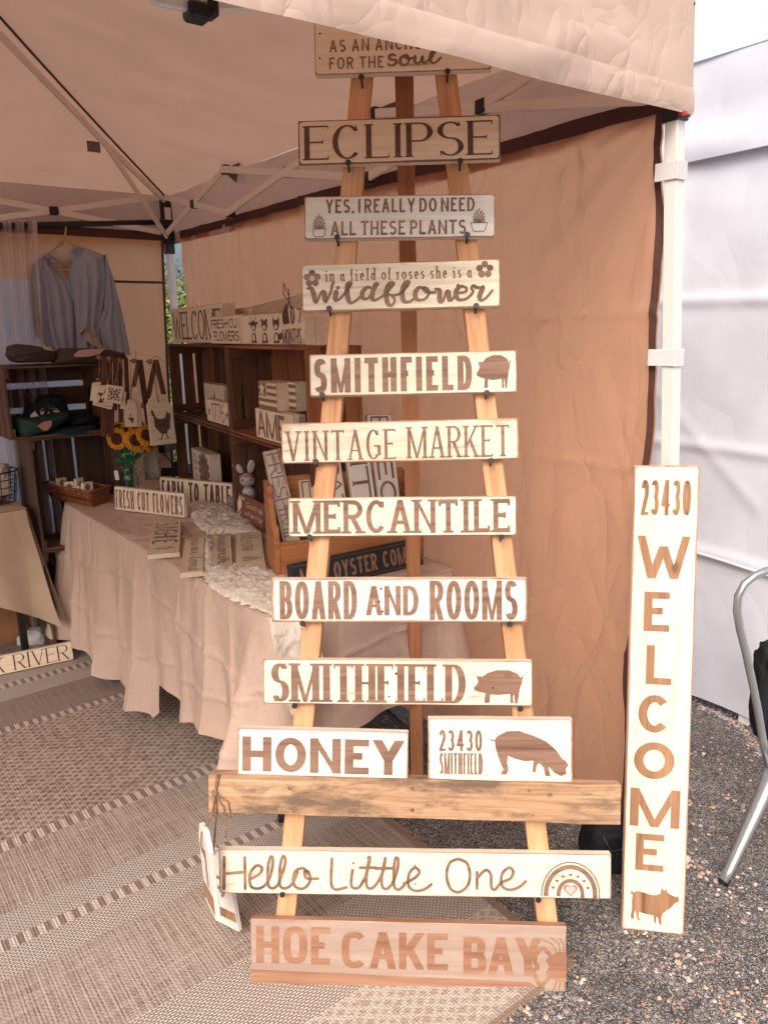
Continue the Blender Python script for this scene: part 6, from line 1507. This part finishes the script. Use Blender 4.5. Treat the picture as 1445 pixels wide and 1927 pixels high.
o, loc = hangtag('quilt_block_ornament', 'larger star patterned quilt ornament hanging behind the smallest one', 'ornament', [z6(*p) for p in ((200,525),(370,520),(430,820),(400,890),(130,820))], -.06, strings=[[z6(370,120), z6(390,300), z6(345,520)]], bead=z6(350,485))
T = Text()
for pts in ([(190,630),(290,640),(235,700)], [(325,545),(290,640),(335,660)], [(235,700),(205,790),(290,780)], [(160,785),(200,800),(380,845),(370,852)], [(265,740),(300,700),(330,760)]): tri(T, loc, [z6(*p) for p in pts])
T.build('quilt_print', M['letter_dk'], o)
o, loc = hangtag('quilt_block_ornament', 'square quilt block ornament printed with an eight point star, in front', 'ornament', [z6(*p) for p in ((345,510),(585,580-35),(545,812),(303,762))], -.085, strings=[[z6(525,135), z6(500,300), z6(450,520)], [z6(525,135), z6(575,300), z6(565,540)]], bead=z6(485,455))
T = Text(); cx_, cy_ = 443, 660
def rot_(x, y): a = R(8); return (cx_+x*math.cos(a)-y*math.sin(a), cy_+x*math.sin(a)+y*math.cos(a))
for k in range(4):
    for (pts) in ([(-90,-90),(-55,-90),(-90,-50)], [(-60,-60),(-20,-95),(-20,-55)], [(20,-95),(60,-60),(20,-55)], [(-25,-30),(0,-70),(25,-30)], [(-45,-50),(-25,-25),(-55,-20)]):
        a = R(90*k); tri(T, loc, [z6(*rot_(x*math.cos(a)-y*math.sin(a), x*math.sin(a)+y*math.cos(a))) for x, y in pts])
tri(T, loc, [z6(*rot_(x, y)) for x, y in ((-16,-16),(16,-16),(16,16),(-16,16))]); T.build('quilt_print', M['letter_dk'], o)
o, loc = hangtag('quilt_block_ornament', 'quilt ornament seen edge-on at the right of the star blocks', 'ornament', [z6(*p) for p in ((588,620),(630,622),(605,885),(540,880))], -.06, strings=[[z6(560,150), z6(590,400), z6(605,620)]])
o, loc = hangtag('hanging_tag', 'white wooden tag with a dark arrow hanging right of the quilt ornaments', 'wooden tag', [z6(*p) for p in ((660,745),(690,730),(740,735),(790,840),(800,1150),(620,1150),(630,880))], -.07, 'paint_beige', strings=[[z6(770,0), z6(775,240), z6(700,620), z6(690,760)], [z6(680,160), z6(700,400), z6(690,760)]])
T = Text(); tri(T, loc, [z6(*p) for p in ((640,1012),(745,1012),(720,1110),(700,1070))]); tri(T, loc, [z6(*p) for p in ((683,950),(697,950),(697,1020),(683,1020))]); T.build('arrow_print', M['letter_dk'], o)
o, loc = hangtag('hanging_tag', 'plain beige wooden tag hanging behind the arrow tag', 'wooden tag', [z6(*p) for p in ((745,545),(800,550),(850,760),(860,1150),(800,1150),(700,700))], -.04, 'paint_shade', strings=[[z6(770,60), z6(780,300), z6(760,560)]])
o, loc = hangtag('hen_tag', 'large beige wooden tag with a dark hen silhouette beside the gap in the wall', 'wooden tag', [z6(*p) for p in ((1040,650),(1190,660),(1310,830),(1390,1395),(1010,1440),(980,1180),(940,830))], -.10, 'paint_beige', strings=[[z6(985,165), z6(1050,90), z6(1100,85), z6(1215,180)], [z6(1000,160), z6(1050,400), z6(1100,780)], [z6(1085,120), z6(1070,450), z6(1120,780)]])
T = Text(); tri(T, loc, [z6(*p) for p in HEN]); T.build('hen_emblem', M['letter_dk'], o)
# ---------------------------------------------------------------- things on the crates
CT = 1.10+HC+.006
n_c = cx.cross(ZZ)
def onshelf(label, BL, BR, TL, z, paint, rim, t, **k): return ssign(label, BL, BR, TL, z, paint, rim, t, **k)
def onpl(label, TL, TR, BLy, off, paint, t, name='wooden_sign', cat='sign', z0=None, rim='rim', yawd=0, ins=.002):
    """board whose face lies in a plane parallel to the crate fronts, 'off' behind them, standing on z0"""
    q = ra_+cy*off; n = -cy
    a = onplane(TL, q, n); b = onplane(TR, q, n); H = a.z-z0; x = (b-a); x.z = 0; L = x.length; c = (a+b)/2; c.z = z0
    return sign(name, label, frame(c, cx, cy), L, H, M[paint], M[rim], t, ins=ins, amp=.0006, cat=cat), L, H
o, L, H = onpl('beige WELCOME sign at the left end on top of the shelf crates', (322,582), (421,581), 0, .03, 'paint_shade', .05, z0=CT)
T = Text(); T.line('WELCOME', -L*.47, L*.44, H*.10, H*.88, t=.10, th=.06, gap=.07, serif=.05); T.build('lettering', M['letter_dk'], o)
o, L, H = onpl('small sign reading FRESH CU FLOWERS in front of the WELCOME sign', (395,596), (450,594), 0, -.012, 'paint_shade', .02, z0=CT)
T = Text(); T.line('FRESH CU', -L*.46, L*.42, H*.55, H*.88, t=.14, gap=.12, space=.5); T.line('FLOWERS', -L*.38, L*.46, H*.10, H*.45, t=.14, gap=.12); T.build('lettering', M['letter_dk'], o)
o, L, H = onpl('plain wooden block standing behind the small flowers sign', (421,583), (466,585), 0, .12, 'paint_shade', .05, z0=CT, name='wooden_block', cat='block')
o, L, H = onpl('beige sign with three little woodland animals, on top of the crates', (448,594), (531,593), 0, .0, 'paint_shade', .025, z0=CT)
def critter(cx0, kind):
    T = Text(); w_ = L*.085; x = cx0*L
    T.disc(x, H*.22, w_*.62, H*.17); T.disc(x, H*.62, w_*.75, H*.17)
    if kind == 'deer':
        for sg in (-1, 1): T.script([(x+sg*w_*.3, H*.74), (x+sg*w_*.6, H*.84), (x+sg*w_*.9, H*.93)], lambda a, b: (a, b), .0011); T.script([(x+sg*w_*.6, H*.84), (x+sg*w_*.35, H*.93)], lambda a, b: (a, b), .0009); T.disc(x+sg*w_*.95, H*.70, w_*.35, H*.04)
    elif kind == 'bear':
        for sg in (-1, 1): T.disc(x+sg*w_*.6, H*.78, w_*.26, H*.055)
    else:
        for sg in (-1, 1): T.fill([(x+sg*w_*.2, H*.72), (x+sg*w_*.8, H*.66), (x+sg*w_*.75, H*.9)], lambda a, b: (a, b))
        T.disc(x+w_*.95, H*.26, w_*.4, H*.12)
    for sg in (-1, 1): T.disc(x+sg*w_*.45, H*.08, w_*.3, H*.045)
    T.build(kind+'_emblem', M['letter_dk'], o); T = Text(-.0016); T.disc(x, H*.22, w_*.33, H*.12); T.disc(x, H*.56, w_*.42, H*.075); T.build(kind+'_face', M['paint_shade'], o); T = Text(-.0024); T.disc(x, H*.58, w_*.10, H*.018); T.disc(x-w_*.3, H*.65, w_*.07, H*.014); T.disc(x+w_*.3, H*.65, w_*.07, H*.014); T.build(kind+'_eyes', M['ink'], o)
critter(-.13, 'deer'); critter(.12, 'bear'); critter(.37, 'fox')
q = ra_+cy*.10
F, L, H = quadframe((475,583),(572,545),(476,602),(572,597), q, -cy); F = frame(F.translation, (F.to_3x3() @ Vector((1,0,0))), cy)
o = sign('wooden_sign', 'faint grey sign reading dream Big propped behind the MONTHS blocks', F, L, H, M['paint_beige'], M['rim'], .018); T = Text(); T.line('dream', -L*.43, L*.02, H*.15, H*.62, t=.07, gap=.12, rnd=True); T.line('Big', L*.08, L*.45, H*.15, H*.75, t=.07, gap=.12, rnd=True); T.build('lettering', M['paint_shade'], o)
q = ra_-cy*.02
W_ = [onplane(p, q, -cy) for p in ((531,637),(531,607),(545,578),(560,578),(572,607),(572,637))]; c = W_[0].copy(); c = (W_[0]+W_[5])/2; c.z = CT; F = frame(c, cx, cy); i_ = F.inverted()
o = thing('milestone_block', 'house shaped milestone block reading 0 7 MONTHS with a twine bow on top', 'block', F); MB().prism([((i_ @ w).x, max(0, (i_ @ w).z)) for w in W_], 0, .03).build('block_body', M['paint_shade'], o, bevel=.001)
Lm = (W_[5]-W_[0]).length; Hm = (i_ @ W_[1]).z
T = Text(); T.line('MONTHS', -Lm*.47, Lm*.40, 0.004, Hm*.72, t=.12, th=.09, gap=.06); T.line('0', -Lm*.05, Lm*.14, Hm*.9, Hm*1.7, t=.14); T.fill([(-.4,.9),(-.1,.95),(-.2,1.9),(-.42,1.4)], lambda a, b: (a*Lm, b*Hm)); T.build('lettering', M['letter_dk'], o)
T = Text(-.0014); T.line('7', Lm*.26, Lm*.46, Hm*.9, Hm*1.6, t=.14); T.build('red_numeral', M['letter_cu'], o)
MB().tube([(.002, -.004, Hm*2.0), (-.03, -.01, Hm*2.7), (-.035, -.01, Hm*2.2), (.0, -.006, Hm*1.9), (.02, -.012, Hm*1.7), (.035, -.01, Hm*1.1)], .0016, 5).tube([(.0, -.006, Hm*1.9), (-.03, -.012, Hm*1.3)], .0016, 5).tube([(.0, -.006, Hm*1.9), (.015, -.012, Hm*2.4)], .0016, 5).build('twine_bow', M['rack'], o)
o, L, H = onpl('small pale block with chevron print at the right end of the crate top', (572,598), (592,597), 0, -.01, 'paint_beige', .03, z0=CT, name='wooden_block', cat='block'); T = Text(); T.line('VI', -L*.35, L*.35, H*.45, H*.95, t=.07); T.build('print', M['paint_shade'], o)
UZ = 1.10+.013
o, L, H = onpl('small block reading 1776 between two stars on the upper shelf', (388,750), (430,749), 0, .02, 'paint_shade', .035, z0=UZ, name='wooden_block', cat='block')
T = Text(); T.line('1776', -L*.26, L*.30, H*.10, H*.88, t=.10, gap=.08)
def star(T, x, z, r): T.fill([(x+(r if k % 2 == 0 else r*.4)*math.sin(R(36*k)), z+(r if k % 2 == 0 else r*.4)*math.cos(R(36*k))) for k in range(10)], lambda a, b: (a, b))
star(T, -L*.37, H*.46, L*.075); star(T, L*.40, H*.46, L*.075); T.build('lettering', M['letter'], o)
o, L, H = onpl('taller block with a faint compass print behind the 1776 block', (383,720), (421,720), 0, .10, 'paint_shade', .05, z0=UZ, name='wooden_block', cat='block')
T = Text(); T.path([(L*.02+L*.3*math.cos(R(a)), H*.45+L*.3*math.sin(R(a))) for a in range(0, 361, 20)], .0025, .0025); star(T, L*.02, H*.45, L*.22); T.build('compass_print', M['rim'], o)
q2z = UZ
o, L, H = onpl('block reading AME in red brown letters under the flag block', (480,767), (551,770), 0, .0, 'paint_shade', .045, z0=UZ, name='wooden_block', cat='block')
T = Text(); T.line('AME', -L*.45, L*.30, H*.08, H*.92, t=.16, gap=.08); T.build('lettering', M['letter'], o)
zf = UZ+H+.002
o, L, H = onpl('cube block painted with a star and stripes flag, stacked on the AME block', (485,717), (520,717), 0, .005, 'paint_shade', .085, z0=zf, name='wooden_block', cat='block')
T = Text()
for k in range(4): z = H*(.02+.25*k); T.quad((-L*.47 if k < 2 else -L*.02, z), (L*.48, z), (L*.48, z+H*.12), (-L*.47 if k < 2 else -L*.02, z+H*.12))
T.quad((-L*.48, H*.48), (-L*.06, H*.48), (-L*.06, H*.97), (-L*.48, H*.97)); T.build('flag_print', M['letter'], o); T = Text(-.0018); star(T, -L*.27, H*.73, L*.18); T.build('star_print', M['paint_shade'], o)
o, L, H = onpl('second striped flag block half hidden behind the crate post', (540,718), (556,718), 0, .05, 'paint_shade', .06, z0=zf, name='wooden_block', cat='block'); T = Text(); [T.quad((-L*.47, H*(.05+.25*k)), (L*.48, H*(.05+.25*k)), (L*.48, H*(.17+.25*k)), (-L*.47, H*(.17+.25*k))) for k in range(4)]; T.build('flag_print', M['letter'], o)
o, L, H = onpl('blank white little block in front of the AME block', (534,777), (552,777), 0, -.03, 'paint_beige', .02, z0=UZ, name='wooden_block', cat='block')
o, L, H = onpl('tall block printed with a sunflower inside the lower crate', (360,842), (394,845), 0, .03, 'paint_shade', .05, z0=TT+.012, name='wooden_block', cat='block')
T = Text(); T.disc(L*.16, H*.50, L*.22, L*.26)
for k in range(14): a = R(25.7*k); T.disc(L*.16+L*.25*math.cos(a), H*.50+L*.28*math.sin(a), L*.045)
for (x, z, an) in ((-.28,.32,40),(-.3,.5,10),(-.27,.68,-30),(-.05,.85,-60),(.22,.86,80),(-.33,.85,-30),(.34,.80,60),(-.1,.66,-45)):
    c_, s_ = math.cos(R(an)), math.sin(R(an)); T.mb.poly([(x*L+.016*math.cos(t)*c_-.005*math.sin(t)*s_, z*H+.016*math.cos(t)*s_+.005*math.sin(t)*c_) for t in [2*math.pi*i/12 for i in range(12)]], T.yy())
T.build('sunflower_print', M['letter'], o)
# ---------------------------------------------------------------- toy bunny
bq = onplane((466, 903), ra_+cy*.05, -cy); s1 = (bq-O).dot(_F)/FPX
bn = thing('toy_bunny', 'white crocheted toy bunny with a pink headband peeping over the brown board', 'toy', Matrix.Translation(bq)); r = 14.5*s1
MB().ball((0,0,0), r, 24, 16, (1,.9,.95)).build('head', M['bunny'], bn, smooth=True)
MB().ball((0,.01,-r*2.0), r*.9, 20, 14, (1,.9,1.25)).build('body', M['bunny'], bn, smooth=True)
for (dx, dz, an) in ((-1.15, 1.6, 42), (.55, 1.75, -14)):
    Fm = Matrix.Translation((dx*r, .003, dz*r)) @ Matrix.Rotation(R(-an), 4, 'Y'); e = MB().ball((0,0,0), r*.95, 16, 12, (.52,.28,.95), Fm).build('ear', M['bunny'], bn, smooth=True)
MB().tube([(-r*.85,-r*.35,r*.45), (-r*.4,-r*.72,r*.66), (r*.3,-r*.74,r*.68), (r*.8,-r*.4,r*.5)], .0055, 8).build('headband', M['patch_pink'], bn, smooth=True)
for sg in (-1, 1): MB().ball((sg*r*.5, -r*.80, r*.12), r*.13, 10, 8).build('eye', M['black_plastic'], bn, smooth=True)
MB().ball((0, -r*.92, -r*.05), r*.10, 8, 6, (1.3,.6,.8)).build('nose', M['patch_pink'], bn, smooth=True)
o, L, H = ssign('brown board with pale lettering about God leaning against the wooden bin', (443,972),(493,1000),(449,927), TT, 'brown_board', 'brown_board', t=.014, lean=8)
T = Text(); T.line('God holds', -L*.12, L*.62, H*.60, H*.80, t=.11, gap=.14, space=.4); T.line('when I am', -L*.16, L*.62, H*.28, H*.48, t=.11, gap=.14, space=.4)
for i, v in enumerate(T.mb.v): T.mb.v[i] = (min(v[0], L*.495), v[1], v[2])
T.disc(-L*.36, H*.60, L*.08); T.script([(-L*.36, H*.5), (-L*.34, H*.42), (-L*.38, H*.34)], lambda a, b: (a, b), .0012)
for k in range(6): a = R(60*k); T.disc(-L*.36+L*.05*math.cos(a), H*.28+L*.05*math.sin(a), L*.02)
for k in range(5): T.disc(-L*.40+k*L*.05, H*(.85+.03*(k % 2)), L*.018)
T.build('lettering', M['light_print'], o)
o, L, H = ssign('dark sign with pale flowers reading YOU ARE in front of the bunny', (450,948),(492,952),(453,912), TT, 'black_board', 'rim_dk', t=.014, lean=6)
T = Text(); T.line('YOU ARE', -L*.4, L*.45, H*.80, H*.96, t=.1, gap=.12, space=.4); [T.disc(L*(-.38+.11*k), H*(.62-.03*(k % 3)), L*.045) for k in range(7)]; T.script([(-L*.35, H*.6), (0, H*.5), (L*.3, H*.42)], lambda a, b: (a, b), .001); T.build('flower_print', M['light_print'], o)
jr = onz((440, 958), TT); o = thing('small_pot', 'small grey speckled pot behind the right end of the FARM TO TABLE sign', 'pot', Matrix.Translation(jr)); MB().lathe([(.001,0),(.022,0),(.028,.03),(.026,.062),(.022,.062),(.02,.01)], 20).build('pot_body', flat('grey_pot', (.22,.19,.17), .6, var=.4, vs=90), o, smooth=True)
# ---------------------------------------------------------------- wooden bin with boards
ba, bb2 = onz((552, 1088), TT), onz((780, 1068), TT)
bdir = (bb2-ba).normalized(); bdn = Vector((-bdir.y, bdir.x, 0)); 
if bdn.y < 0: bdn = -bdn
BW = .46; BD = .19
bl_ = onz((497, 1062), TT); br_ = onz((530, 1090), TT)
print('bin', ba, bb2, bl_, br_)
fa_ = onz((531, 1090), TT); BX = Vector((.955, .297, 0)); BX.normalize(); BY = Vector((-BX.y, BX.x, 0))
BF = frame(fa_, BX, BY); bi = BF.inverted(); bin_ = thing('display_bin', 'oiled wooden bin with curved side holding upright boards on the table', 'bin', BF)
def bpx(x, y, yy=0): return bi @ onplane((x, y), fa_+BY*yy, -BY)
hf = bpx(531, 1022).z; 
hback = .29
BD = .15
side = [(0, .0), (0, hf+.02), (.012, hf+.055), (.035, .155), (.055, .20), (.075, .235), (.095, .285), (BD+.02, .292), (BD+.02, 0)]
for xq, nm in ((-.018, 'side_panel'), (BW, 'side_panel')):
    Fm = frame(Vector((xq, 0, 0)), Vector((0,1,0)), Vector((-1,0,0))); MB().prism([(a_, b_) for a_, b_ in side], -.018, 0).build(nm, M['oak'], bin_, M=Fm, bevel=.002)
plank('front_panel', M['oak'], bin_, (0, .008, hf/2), (BW, .008, hf/2), (0,0,1), hf, .015)
plank('back_panel', M['oak'], bin_, (0, BD+.012, .15), (BW, BD+.012, .15), (0,0,1), .30, .014)
plank('base', M['oak'], bin_, (0, BD/2+.01, .006), (BW, BD/2+.01, .006), (0,1,0), BD-.02, .011)
def upboard(label, c4, yoff, paint, word, mt, nm='wooden_sign', **k):
    """tall board seen in the bin; c4 = top-left, top-right, bottom-right, bottom-left; text runs downwards"""
    lean = R(12); n = (-BY*math.cos(lean)+ZZ*math.sin(lean)); q = fa_+BY*yoff
    W_ = [onplane(p, q, n) for p in c4]; tp_ = (W_[0]+W_[1])/2; bt_ = (W_[2]+W_[3])/2; x = (bt_-tp_).normalized(); L = (bt_-tp_).length; H = ((W_[1]-W_[0]).length+(W_[2]-W_[3]).length)/2
    y = -n; z = x.cross(y).normalized(); F = frame((tp_+bt_)/2-z*H/2, x, y); o = sign(nm, label, F, L, H, M[paint], M['rim'], .018, ins=.002); T = Text(); T.line(word, -L*.47, L*.47, H*.14, H*.86, **k); T.build('lettering', M[mt], o); return o
upboard('speckled white board leaning in the bin with FRESH MILK running downwards', ((494.6,849),(528,844.5),(573,1050),(540,1055)), .05, 'paint_speck', 'FRESH MILK', 'letter', t=.10, th=.07, gap=.12, space=.3, serif=.06)
upboard('white board with golden brown capitals in the bin behind the left ladder leg', ((610,860),(640,858),(668,1060),(640,1060)), .07, 'paint_white', 'RATUCK', 'letter', t=.15, gap=.10)
upboard('white board with big slab letters ES running down, in the middle of the bin', ((650,862),(696,860),(722,1050),(678,1056)), .075, 'paint_white', 'ITES', 'letter', t=.18, th=.12, gap=.08, serif=.06)
upboard('white board with brown letters ECAL running down, at the right of the bin', ((700,860),(744,858),(765,1040),(725,1046)), .08, 'paint_white', 'ECAL', 'letter', t=.17, th=.15, gap=.10)
upboard('white board with brown scroll end, tallest at the back of the bin', ((690,782),(736,777),(742,900),(696,905)), .10, 'paint_white', 'B', 'letter', t=.1)
upboard('small pale board corner beside the speckled board in the bin', ((560,905),(600,898),(610,1000),(572,1005)), .085, 'paint_beige', 'B', 'letter', t=.1)
# black oyster sign leaning on the bin
qa = onz((553, 1118), TT); qb_ = onz((797, 1062), TT)
F, L, H = standframe((553,1120),(797,1062),(553,1062), TT, 10)
o = sign('wooden_sign', 'long black sign reading OYSTER COMPANY leaning on the front of the bin', F, L, H, M['black_board'], M['black_board'], .022, ins=.003)
T = Text(); T.line('MON OYSTER COMPANY', -L*.10-L*.34, L*.60, H*.20, H*.80, t=.155, gap=.09, space=.42)
for i, v in enumerate(T.mb.v): T.mb.v[i] = (min(v[0], L*.495), v[1], v[2])
T.build('lettering', M['letter'], o)
T = Text(); T.quad((-L*.49, H*.91), (L*.49, H*.91), (L*.49, H*.925), (-L*.49, H*.925)); T.quad((-L*.49, H*.075), (L*.49, H*.075), (L*.49, H*.09), (-L*.49, H*.09)); T.build('border_line', M['rim_dk'], o)
# ================================================================ LEFT TABLE
LZ = .74
ql = onz((47, 958), LZ); lx = Vector((.80, .60, 0)).normalized()
lf_ = onz((-60, 962), LZ)
ldir = (ql-onz((-120, 985), LZ)); ldir.z = 0; ldir.normalize(); ldn = Vector((-ldir.y, ldir.x, 0))
LF = frame(Vector((ql.x, ql.y, 0)), ldir, ldn); li = LF.inverted()
lt = thing('side_table', 'small table with black metal legs at the left edge under a cream cloth', 'table', LF)
MB().box(-1.1, -.01, .01, .6, LZ-.03, LZ-.004).build('table_top', M['crate_grey'], lt, bevel=.003)
for (xx, yy) in ((-.06, .06), (-.06, .5), (-1.0, .06), (-1.0, .5)): MB().box(xx-.014, xx+.014, yy-.014, yy+.014, 0, LZ-.03).build('leg', M['black_metal'], lt)
MB().tube([(-.06, .07, .35), (-.35, .3, .02)], .008, 6).build('brace', M['black_metal'], lt)
lc = thing('tablecloth', 'plain cream cloth hanging in a point over the left side table', 'tablecloth', LF)
def sc_(u, v):
    # front skirt
    s = -1.1+u*1.1; drop = (.41+.02*math.sin(s*9))*v; k = max(0, 1-abs(s)/.22)
    drop *= 1+k*.42*v
    out_ = .014+(.020*math.sin(s*19+2*math.sin(s*5))+.05*k)*v+.008*ridge(Vector((s*4, v*2, 3)), 2)*min(1, v*5); return (s+.09*k*v*v+.012*math.sin(v*5+s*3)*v*k, -out_, LZ+.002-drop)
def sr_(u, v):
    s = u*.62; k = max(0, 1-s/.22); drop = (.41+.02*math.sin(s*9))*v*(1+k*.42*v); out_ = .01+(.02*math.sin(s*15+1)+.05*k)*v
    return (out_+.035*k*v*v, s-.05*k*v*v, LZ+.002-drop)
mb = MB(); mb.grid(sc_, 90, 30); mb.grid(sr_, 60, 30); mb.grid(lambda u, v: (-1.1+u*1.11, -.01+v*.63, LZ+.003+.002*noise.noise(Vector((u*6, v*5, 0)))), 30, 20); mb.build('cloth', M['cream_cloth'], lc, smooth=True)
# wire basket
wc = onz((-8, 945), LZ+.01); o = thing('wire_basket', 'round black wire basket with soft goods on the cream cloth at the left edge', 'basket', Matrix.Translation(wc))
sB_ = (wc-O).dot(_F)/FPX; rb = 42*sB_; hb_ = 58*sB_
for k in range(5): h = k/4; MB().tube([((rb*(.85+.2*h))*math.cos(2*math.pi*i/28), (rb*(.85+.2*h))*math.sin(2*math.pi*i/28), hb_*h+.003) for i in range(28)], .0022 if k < 4 else .0035, 6, True).build('wire_ring', M['black_metal'], o)
for k in range(16): a = 2*math.pi*k/16; MB().tube([(rb*.85*math.cos(a), rb*.85*math.sin(a), .003), (rb*1.05*math.cos(a), rb*1.05*math.sin(a), hb_)], .0018, 5).build('wire_stay', M['black_metal'], o)
lump('red_cloth', 'red patterned cloth bundle inside the wire basket', 'cloth', wc+Vector((-.02, 0, .07)), (.075, .07, .07), 'gingham', 31, .2)
lump('cream_bundle', 'cream cloth bundle tied with brown twine on top of the wire basket', 'cloth', wc+Vector((.03, .0, .15)), (.05, .05, .03), 'yarn', 33, .3)
F = frame(wc+Vector((.062, -.03, .04)), Vector((.5,.85,0)), Vector((-.85,.5,0))); o = thing('small_card', 'cream card standing at the right side of the wire basket', 'card', F); MB().box(-.03, .03, -.004, .004, 0, .11).build('card', M['paint_shade'], o)
lump('paper_bag', 'crumpled brown paper bag on the ground under the left table', 'bag', onz((-2, 1225), 0)+Vector((0, .12, .13)), (.11, .09, .14), 'kraft', 41, .18)
lump('white_bag', 'small white plastic bag on the ground by the brown paper bag', 'bag', onz((46, 1224), 0)+Vector((0, .10, .03)), (.07, .06, .045), 'paper', 43, .25)
# RIVER sign on the ground
F, L, H = standframe((-90,1290),(140,1240),(134,1204), 0.008, 12, .0)if False else standframe((-90,1290),(140,1241),(-90,1252), .012, 12)
o = sign('wooden_sign', 'cream distressed sign reading K RIVER standing on the rug at the lower left', F, L, H, M['paint_tan'], M['rim_dk'], .02, ins=.002)
T = Text(); T.line('RIVER', -L*.5+L*.50, L*.46, H*.10, H*.90, t=.09, th=.035, gap=.12, serif=.06); T.line('YORK', -L*.46, -L*.08, H*.10, H*.90, t=.09, th=.035, gap=.12, serif=.06); T.build('lettering', M['letter_dk'], o)
# sheer curtain
cq = QQ-UU*.045
ca, cb = onplane((-70, 426), cq, UU), onplane((70, 424), cq, UU)
cu = thing('sheer_curtain', 'sheer white curtain hanging from the black rail at the left edge', 'curtain', Matrix.Translation(ca))
def cur(u, v):
    p = ca.lerp(cb, u)+ZZ*.02; z = p.z*(1-v)+.05*v; pin = 1-.28*math.sin(math.pi*min(1, v*1.15))**2*.8
    q = ca.lerp(cb, 1-(1-u)*1.0); q = ca+(cb-ca)*(u*(.97-.10*math.sin(math.pi*v*.9))); q.z = z
    fold = .03*math.sin(u*34+2*math.sin(v*3))+.015*math.sin(u*71+v*4)
    return q-UU*(.02+fold+.01*noise.noise(Vector((u*8, v*5, 1))))-ca
MB().grid(cur, 160, 80).build('fabric', M['sheer'], cu, smooth=True)
def curh(u, v): p = Vector(cur(.93+.07*u, v)); return p-UU*.004
MB().grid(curh, 6, 80).build('side_hem', M['sheer'], cu, smooth=True)
